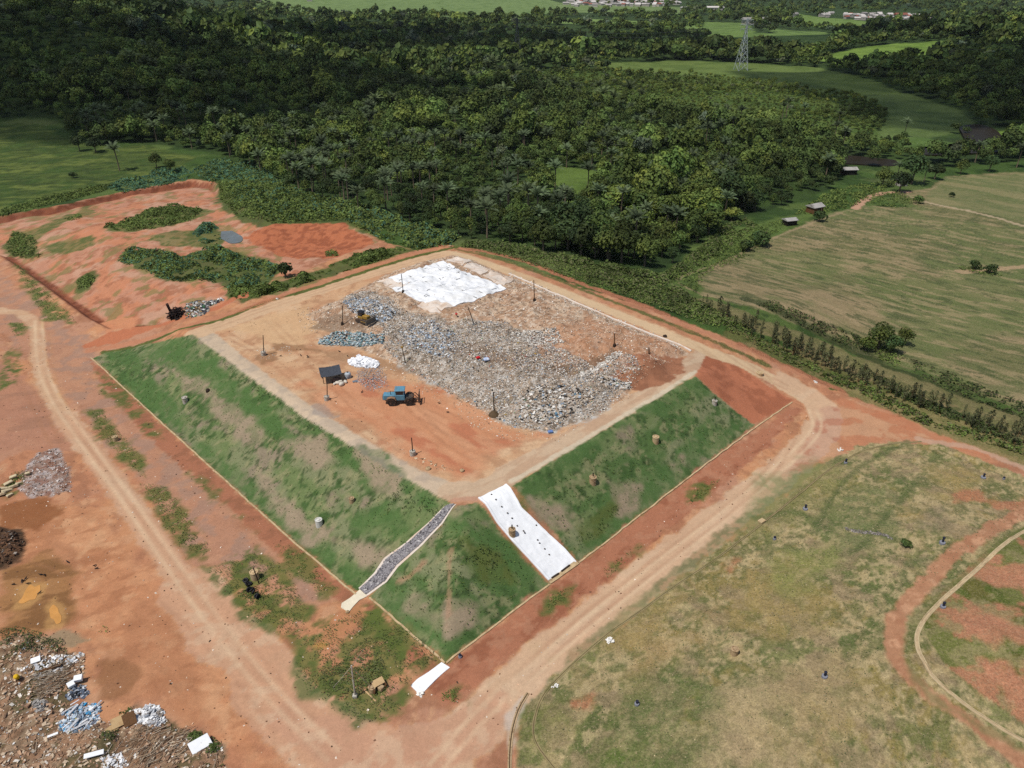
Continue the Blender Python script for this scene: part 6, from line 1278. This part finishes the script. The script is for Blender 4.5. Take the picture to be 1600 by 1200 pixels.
bush((1415, 853), 'leafy green bush beside the grey stone ditch on the mound', 1.0, rgbk=0, hs=.7)
bush((1546, 427), 'dark bush beside a smaller grey shrub in the crop field', 2.0, rgbk=1); bush((1522, 420), 'greyish green shrub left of a dark bush in the crop field', 1.8)
bush((1487, 308), 'small dark bush alone on the upper green field', 1.4, rgbk=1); bush((1435, 318), 'rounded bush beside the farm track junction', 2.2); bush((115, 278), 'dark bush in the left meadow above the red pit', 1.8, rgbk=1)
bush((1188, 384), 'large dark bush at the left tip of the crop field', 3.6, rgbk=1, hs=.9); bush((1165, 392), 'dark bush just left of the largest bush by the crop field', 2.6, rgbk=1); bush((1280, 346), 'dense dark bush beside the tilted grey roof', 2.6, rgbk=1)
# trees that stand out
for (x, y), lb, k, s_ in (((1405, 300), 'big dark tree at the bend of the farm track', 1, 1.35), ((1424, 288), 'tall dark tree behind the farm track by the hidden hut', 4, 1.6), ((1378, 292), 'broad tree left of the tall dark tree by the farm track', 0, 1.1), ((1460, 280), 'dark hedge tree right of the farm track', 1, 1.1), ((1500, 272), 'low dense hedge tree along the top of the crop field', 0, .9), ((1545, 268), 'rounded hedge tree in the upper right field edge', 4, .95),
                         ((1372, 545), 'spreading tree in the cluster at the lower edge of the crop field', 0, .9), ((1392, 552), 'dark leafy tree beside the spreading tree in the crop field', 1, .75), ((1352, 548), 'bright green low tree on the left of the field cluster', 5, .65), ((1412, 540), 'small tree on the right of the field cluster with a thin crown', 2, .6),
                         ((1130, 235), 'tall dark tree at the river bank in the woods', 1, 1.2), ((150, 238), 'dark tree standing forward of the woods on the left meadow', 1, 1.2), ((125, 236), 'low dark tree at the left meadow edge', 4, 1.0), ((245, 262), 'round bushy tree by the thicket on the left meadow', 0, .9), ((268, 270), 'small tree next to the blue green thicket', 2, .8)):
    proto_tree(k, loc(x, y), s_, x, lb, None)
# rows of young trees along the crop field
SV = []
for k in range(3):
    rg = np.random.default_rng(300 + k); n = 100; z = 1.2 + 2.9 * rg.random(n); r = .62 * np.sin(np.pi * (.12 + .8 * (z - 1.2) / 2.9)) * np.sqrt(rg.random(n)); an = rg.random(n) * 6.28
    P = np.c_[r * np.cos(an), r * np.sin(an), z]; d = np.c_[np.cos(an), np.sin(an), .5 * np.ones(n)]; SV.append(leaf_quads(P, d, .19, np.array((.085, .092, .04)) * (.7 + .6 * rg.random((n, 1)))))
SM_ = {}; cnt = 0
for line, n, jw in (([(1108, 486), (1180, 520), (1260, 552), (1340, 590), (1420, 622), (1500, 652), (1620, 690)], 110, .8), ([(1120, 496), (1200, 536), (1280, 570), (1360, 606), (1440, 638), (1520, 668), (1620, 704)], 80, .9), ([(1100, 474), (1160, 500), (1230, 532), (1300, 562)], 40, .8)):
    P = curve(h2(line), 8); L_ = np.r_[0, np.cumsum(np.linalg.norm(np.diff(P, axis=0), axis=1))]; u = (np.arange(n) + .5 + (RNG.random(n) - .5) * .7) / n * L_[-1]
    q = np.stack([np.interp(u, L_, P[:, k]) for k in (0, 1)], 1) + (RNG.random((n, 2)) - .5) * 2 * jw
    q = q[(fbm(q[:, 0], q[:, 1], 6, 3, 144) > .28) & (RNG.random(len(q)) < .9)]
    for x, y in q:
        k = cnt % 3; cnt += 1; t = thing('young_tree', 'slender young tree with bare brown stem in the planted rows beside the crop field', 'tree', (x, y, float(zat(x, y))), RNG.random() * 6, 'young trees in the rows beside the crop field'); s_ = .4 + .6 * RNG.random(); t.scale = (s_ * (.8 + .7 * RNG.random()), s_, s_)
        if k not in SM_:
            v, f, c = SV[k]; o1 = mesh_np('crown', v, f, M_LEAF, t, fcol=c); o2 = MB().tube([(0, 0, -.2), (.06, 0, 1.8), (0, .04, 3.6)], [.07, .055, .025], 5).build('trunk', M_BROWNW, t); SM_[k] = (o1.data, o2.data)
        else:
            for nm, d_ in zip(('crown', 'trunk'), SM_[k]): o = bpy.data.objects.new(nm, d_); COL.objects.link(o); o.parent = t
# ------------------------------------------------------------------ river, far buildings, pylons, clouds
def water(pts, name='river'):
    P = curve(np.vstack([h2(pts), h2(pts[:1])]), 5)[:-1]; z = zat(P[:, 0], P[:, 1]); zl = float(np.max(z)) + .25; c = P.mean(0); k = len(P)
    V = np.vstack([np.c_[P, np.full(k, zl)], np.array([[*c, zl]]), np.c_[P, z - 1]]); F3 = np.array([(i, (i + 1) % k, k) for i in range(k)]); F4 = np.array([(i, k + 1 + i, k + 1 + (i + 1) % k, (i + 1) % k) for i in range(k)])
    o = mesh_np(name, V, [F3, F4], M_WATER); o['kind'] = 'structure'
water([(1086, 224), (1100, 222), (1112, 228), (1140, 234), (1168, 242), (1165, 250), (1130, 246), (1100, 246), (1090, 236)])
water([(1276, 244), (1320, 244), (1370, 248), (1400, 252), (1395, 260), (1340, 258), (1290, 254)])
water([(1422, 234), (1470, 234), (1510, 232), (1502, 212), (1500, 200), (1530, 196), (1556, 206), (1572, 224), (1585, 236), (1540, 240), (1480, 244), (1425, 242)])
M_ROOFG = flat('grey_roof_sheet', K(176, 172, 166), ns=.6, na=.2, second=K(140, 134, 128)); M_WALLW = flat('pale_wall', K(186, 178, 168), ns=.3, na=.12, objrand=.25); M_TILE = flat('red_tile_roof', K(150, 92, 76), ns=.5, na=.2, objrand=.2); M_SHADE = flat('open_front_shade', K(40, 34, 30), ns=1, na=.2); M_RFAR = flat('pale_roof', K(190, 184, 178), ns=.3, na=.15, objrand=.45)  # near-black colour paints the shade of open fronts and doorways on solid boxes
def hut(px, label, w_, d_, h_, rh, rz, roof, wall, name='hut', tilt=0.0, cat='hut'):
    t = thing(name, label, cat, loc(*px), rz)
    MB().box((0, 0, h_ / 2 - .2), (w_ * .86, d_ * .82, h_ + .4)).build('wall', wall, t)
    r = MB(); ov = .08
    r.add([(-w_ / 2, -d_ / 2, h_ - .1), (w_ / 2, -d_ / 2, h_ - .1), (w_ / 2, 0, h_ + rh + tilt), (-w_ / 2, 0, h_ + rh + tilt), (w_ / 2, d_ / 2, h_ - .1), (-w_ / 2, d_ / 2, h_ - .1), (-w_ / 2, -d_ / 2, h_ - .25), (w_ / 2, -d_ / 2, h_ - .25), (w_ / 2, d_ / 2, h_ - .25), (-w_ / 2, d_ / 2, h_ - .25)], [(0, 1, 2, 3), (3, 2, 4, 5), (0, 6, 7, 1), (4, 8, 9, 5), (1, 7, 8, 4, 2), (5, 9, 6, 0, 3), (9, 8, 7, 6)]); r.build('roof', roof, t)
    MB().box((0, -d_ * .41 - .02, h_ * .4), (w_ * .25, .08, h_ * .8)).build('door', M_SHADE, t)
    return t
hut((1272, 332), 'hut with a tilted pale grey sheet roof at the edge of the woods', 5.6, 4.6, 2.6, .9, .5, M_ROOFG, M_BROWNW)
hut((1233, 351), 'low open hut with grey roof and brown front by the crop field', 4.6, 3.6, 2.0, .5, .3, M_ROOFG, M_SHADE)
hut((1325, 272), 'grey roofed hut half hidden in bright bushes near the river', 7, 4.5, 2.4, .8, .1, M_ROOFG, M_SHADE)
hut((1408, 290), 'small hut with grey wall hidden behind the tall dark tree', 4, 3.5, 2.6, .9, .3, M_ROOFG, M_WALLW)
# distant buildings
hs = None
def far_house(x, y, w_, d_, h_, rz, red, i, label, group, cat='house', name='house'):
    t = thing(name, label, cat, loc(x, y), rz, group)
    key = 'r' if red else 'w'
    if key not in FH:
        a_ = MB().box((0, 0, .45), (1, 1, 1.1)).build('wall', M_WALLW, t); r = MB(); r.add([(-.55, -.55, .95), (.55, -.55, .95), (.55, 0, 1.45), (-.55, 0, 1.45), (.55, .55, .95), (-.55, .55, .95)], [(0, 1, 2, 3), (3, 2, 4, 5), (1, 4, 2), (5, 0, 3), (5, 4, 1, 0)]); b_ = r.build('roof', M_TILE if red else M_RFAR, t); FH[key] = (a_.data, b_.data)
    else:
        for nm, dd in zip(('wall', 'roof'), FH[key]): o = bpy.data.objects.new(nm, dd); COL.objects.link(o); o.parent = t
    t.scale = (w_, d_, h_); return t
FH = {}
for i in range(86):
    u = i / 85; x = 1284 + 176 * u + random.uniform(-5, 5); y = 25 + 7 * u + random.uniform(-4, 5)
    if 1300 < x < 1318: continue
    far_house(x, y, random.uniform(6, 12), random.uniform(6, 9), random.uniform(3, 5), random.uniform(-.5, .5), random.random() < .12, i, 'tiny pale house in the village strip between green meadows and the far woods', 'houses of the village beyond the meadows')
for i in range(80):
    x = random.uniform(882, 1062); y = random.uniform(2.5, 11)
    far_house(x, y, random.uniform(8, 16), random.uniform(8, 12), random.uniform(4, 6), random.uniform(-.5, .5), random.random() < .15, i, 'tiny pale house in the distant town at the top of the valley', 'houses of the distant town')
far_house(1406, 29, 22, 12, 7, .1, True, 1, 'orange red roofed building standing out in the far village', None, 'building', 'long_house')
far_house(1494, 26, 22, 14, 7, .6, False, 2, 'white house alone on the wooded slope right of the village', None, 'house', 'hillside_house')
far_house(1117, 16, 36, 14, 6, 0, False, 2, 'long white shed in the woods right of the distant town', None, 'shed', 'long_shed')
sh = far_house(1181, 37, 46, 16, 7, .12, False, 3, 'long pale shed standing behind the steel pylon', None, 'shed', 'long_shed')
for i, (x, y) in enumerate(((1068, 17), (1195, 40), (1230, 27), (1240, 27), (484, 2), (405, 3))): far_house(x, y, 14, 10, 6, .2, False, i, 'tiny white house scattered among the far trees outside the towns', 'scattered far houses')
# red earthwork far off
p = h2([(1160, 1), (1230, 0), (1290, 3), (1290, 6), (1210, 6), (1160, 4)])
# lattice pylons
M_GALV = flat('galvanised_steel', K(172, 180, 180), ns=.3, na=.1, rough=.6); M_DKST = flat('shade_dark_steel', K(70, 76, 78), ns=.3, na=.15)  # darker copy paints cloud shade into the second pylon; cables share it
def pylon(base, toppx, label, mat, r=.22):
    p = loc(*base); d = rays([toppx])[0]; hgt = CAM_H + d[2] * p[1] / d[1] - p[2]; t = thing('lattice_pylon', label, 'pylon', p, .25)
    W0, W1 = hgt * .11, hgt * .014; wz = lambda z: W0 + (W1 - W0) * min(1, z / (hgt * .78)) if z < hgt * .78 else W1
    m = MB(); lv = np.array([0, .14, .27, .39, .5, .6, .69, .78, .86, .93, 1.0]) * hgt
    for sx in (-1, 1):
        for sy in (-1, 1): m.tube([(sx * wz(z), sy * wz(z), z - (1 if z == 0 else 0)) for z in lv], r, 4)
    for a_, b_ in zip(lv[:-1], lv[1:]):
        wa, wb = wz(a_), wz(b_)
        for s in (-1, 1):
            m.tube([(-wa, s * wa, a_), (wb, s * wb, b_)], r * .6, 4); m.tube([(wa, s * wa, a_), (-wb, s * wb, b_)], r * .6, 4); m.tube([(s * wa, -wa, a_), (s * wb, wb, b_)], r * .6, 4); m.tube([(s * wa, wa, a_), (s * wb, -wb, b_)], r * .6, 4)
    m.build('lattice', mat, t); c = MB()
    for z, l in ((.97, .13), (.88, .15), (.80, .13)):
        for s in (-1, 1):
            c.tube([(s * W1, 0, z * hgt), (s * l * hgt, 0, z * hgt - .2)], r * .8, 4); c.tube([(s * W1, 0, (z - .035) * hgt), (s * l * hgt, 0, z * hgt - .2)], r * .6, 4); c.tube([(s * l * hgt, 0, z * hgt - .2), (s * l * hgt, 0, z * hgt - 2.4)], r * .5, 4)
    c.build('crossarm', mat, t); return p, hgt
PYL = pylon((1157, 110), (1168, 28), 'tall pale steel lattice pylon on the meadow edge', M_GALV, .24)
PYL2 = pylon((808, 88), (808, 28), 'faint shade-darkened steel lattice pylon above the shadowed woods', M_DKST, .2)

p1, h1 = PYL; p0, h0 = PYL2
for k, (zz, s) in enumerate(((.97, -1), (.97, 1), (.88, -1), (.88, 1))):
    def tip(p, h): an = .25; l = (.13 if zz > .9 else .15) * h; return np.array([p[0] + s * l * math.cos(an), p[1] + s * l * math.sin(an), p[2] + zz * h - 2.6])
    A_, B_ = tip(p0, h0), tip(p1, h1); D_ = B_ - A_; pts = []
    for seg, (u0, u1) in enumerate(((-1, 0), (0, 1), (1, 2.2))):
        for q in np.linspace(0, 1, 14)[(0 if seg == 0 else 1):]: u = u0 + (u1 - u0) * q; P_ = A_ + D_ * u; P_[2] = A_[2] + D_[2] * np.clip(u, 0, 1) - 40 * q * (1 - q); pts.append(P_)
    m = MB(); m.tube(pts, .05, 4); o = m.build('power_cable', M_DKST); tag(o, ('upper left', 'upper right', 'lower left', 'lower right')[k] + ' cable strung between the two steel pylons', 'power cable')
# clouds: they drift above the picture and lay their shadows on the woods and hills
def cloud_mat():
    m, nt, b = nodes('cloud_vapour'); L = nt.links; b.inputs['Base Color'].default_value = (.9, .9, .92, 1); b.inputs['Roughness'].default_value = 1
    tr = N(nt, 'ShaderNodeBsdfTransparent'); mx = N(nt, 'ShaderNodeMixShader'); g = N(nt, 'ShaderNodeNewGeometry'); no = N(nt, 'ShaderNodeTexNoise', Scale=.02, Detail=5.0); L.new(g.outputs['Position'], no.inputs['Vector'])
    lw = N(nt, 'ShaderNodeLayerWeight', Blend=.35); mr = N(nt, 'ShaderNodeMapRange'); mr.inputs[1].default_value = .35; mr.inputs[2].default_value = .65; mr.inputs[3].default_value = .42; mr.inputs[4].default_value = .78; L.new(no.outputs['Fac'], mr.inputs[0])
    iv = N(nt, 'ShaderNodeMath', operation='SUBTRACT'); iv.inputs[0].default_value = 1.0; L.new(lw.outputs['Facing'], iv.inputs[1])
    mu = N(nt, 'ShaderNodeMath', operation='MULTIPLY'); L.new(mr.outputs[0], mu.inputs[0]); L.new(iv.outputs[0], mu.inputs[1])
    L.new(mu.outputs[0], mx.inputs[0]); L.new(tr.outputs[0], mx.inputs[1]); L.new(b.outputs[0], mx.inputs[2]); L.new(mx.outputs[0], nt.nodes['Material Output'].inputs['Surface'])
    return m
M_CLOUD = cloud_mat()
SAZ, SEL = R(38), R(64)
CLZ = 620.0
def cloud(px, rx, ry, rz, label, seed):
    g = loc(*px); s = (CLZ - g[2]) / math.tan(SEL); cx, cy = g[0] - s * math.cos(SAZ), g[1] - s * math.sin(SAZ)
    n1, n2 = 40, 20; V = []
    for j in range(n2 + 1):
        th = math.pi * j / n2
        for i in range(n1):
            ph = 2 * math.pi * i / n1; d = np.array([math.sin(th) * math.cos(ph), math.sin(th) * math.sin(ph), math.cos(th)]); V.append(d)
    V = np.array(V); k = .72 + .75 * (fbm(V[:, 0] * 2 + seed * 5 + V[:, 2], V[:, 1] * 2 - seed * 3 - V[:, 2], .8, 3, 160) - .3); V = V * k[:, None] * np.array([rx, ry, 46]); V[:, 2] = np.where(V[:, 2] < 0, V[:, 2] * .35, V[:, 2])
    c, s_ = math.cos(rz), math.sin(rz); V = np.stack([V[:, 0] * c - V[:, 1] * s_, V[:, 0] * s_ + V[:, 1] * c, V[:, 2]], 1)
    F = np.array([(j * n1 + i, j * n1 + (i + 1) % n1, (j + 1) * n1 + (i + 1) % n1, (j + 1) * n1 + i) for j in range(n2) for i in range(n1)])
    o = mesh_np('cloud', V, F, M_CLOUD, smooth=True); o.location = (cx, cy, CLZ); tag(o, label, 'cloud', kind='stuff')
cloud((170, 110), 240, 130, .2, 'broad fair weather cloud over the wooded hill on the left', 1)
cloud((450, 62), 280, 120, 0, 'long fair weather cloud over the back of the woods', 2)
cloud((800, 66), 380, 130, -.1, 'long flat fair weather cloud over the middle of the valley', 3)
cloud((1520, 125), 210, 170, .3, 'fair weather cloud over the dark hill on the right', 4)
cloud((1290, 60), 220, 90, 0, 'small fair weather cloud near the far village', 5)
HAZE = .00002
# the air between here and the far hills
hv = bpy.data.materials.new('air'); hv.use_nodes = True; ht = hv.node_tree; ht.nodes.remove(ht.nodes['Principled BSDF'])
pv = ht.nodes.new('ShaderNodeVolumePrincipled'); pv.inputs['Color'].default_value = (.86, .92, 1, 1); pv.inputs['Density'].default_value = HAZE; ht.links.new(pv.outputs[0], ht.nodes['Material Output'].inputs['Volume'])
zt = max(CAM_H + 4, float(Z.max()) + 30); zb = float(Z.min()) - 2
ho = MB().box((0, 2070, (zt + zb) / 2), (7700, 4300, zt - zb)).build('haze', hv); ho['kind'] = 'stuff'; ho['label'] = 'thin pale haze over the whole valley'; ho['category'] = 'haze'
# ------------------------------------------------------------------ camera, sun, sky
cam = bpy.data.cameras.new('camera'); co = bpy.data.objects.new('camera', cam); COL.objects.link(co)
co.location = (0, 0, CAM_H); co.rotation_euler = (math.pi / 2 - PITCH, 0, 0)
cam.sensor_fit = 'HORIZONTAL'; cam.sensor_width = 36; cam.lens = FPX / 1600 * 36; cam.clip_end = 9000; cam.clip_start = .5
SC.camera = co
SAZ, SEL = R(38), R(64)          # shadows fall towards SAZ
sun = bpy.data.lights.new('sun', 'SUN'); sun.energy = 4.0; sun.angle = R(.55); sun.color = (1, .955, .89)
so = bpy.data.objects.new('sun', sun); COL.objects.link(so)
from mathutils import Vector
sd_ = Vector((math.cos(SAZ) * math.cos(SEL), math.sin(SAZ) * math.cos(SEL), -math.sin(SEL)))
so.rotation_euler = sd_.to_track_quat('-Z', 'Y').to_euler(); so.location = (-60, -60, 200)
w = bpy.data.worlds.new('World'); SC.world = w; w.use_nodes = True
nt = w.node_tree; bg = nt.nodes['Background']
sk = nt.nodes.new('ShaderNodeTexSky'); sk.sky_type = 'NISHITA'; sk.sun_disc = False
sk.sun_elevation = SEL; sk.sun_rotation = math.atan2(-sd_.x, -sd_.y); sk.altitude = 300; sk.dust_density = 1.5
nt.links.new(sk.outputs[0], bg.inputs[0]); bg.inputs[1].default_value = .09
SC.view_settings.view_transform = 'Standard'; SC.view_settings.look = 'None'; SC.view_settings.gamma = 1; SC.view_settings.exposure = 0
SC.render.engine = 'CYCLES'
SC.cycles.max_bounces = 5; SC.cycles.diffuse_bounces = 2; SC.cycles.glossy_bounces = 2; SC.cycles.transmission_bounces = 3; SC.cycles.transparent_max_bounces = 12
SC.cycles.use_denoising = False
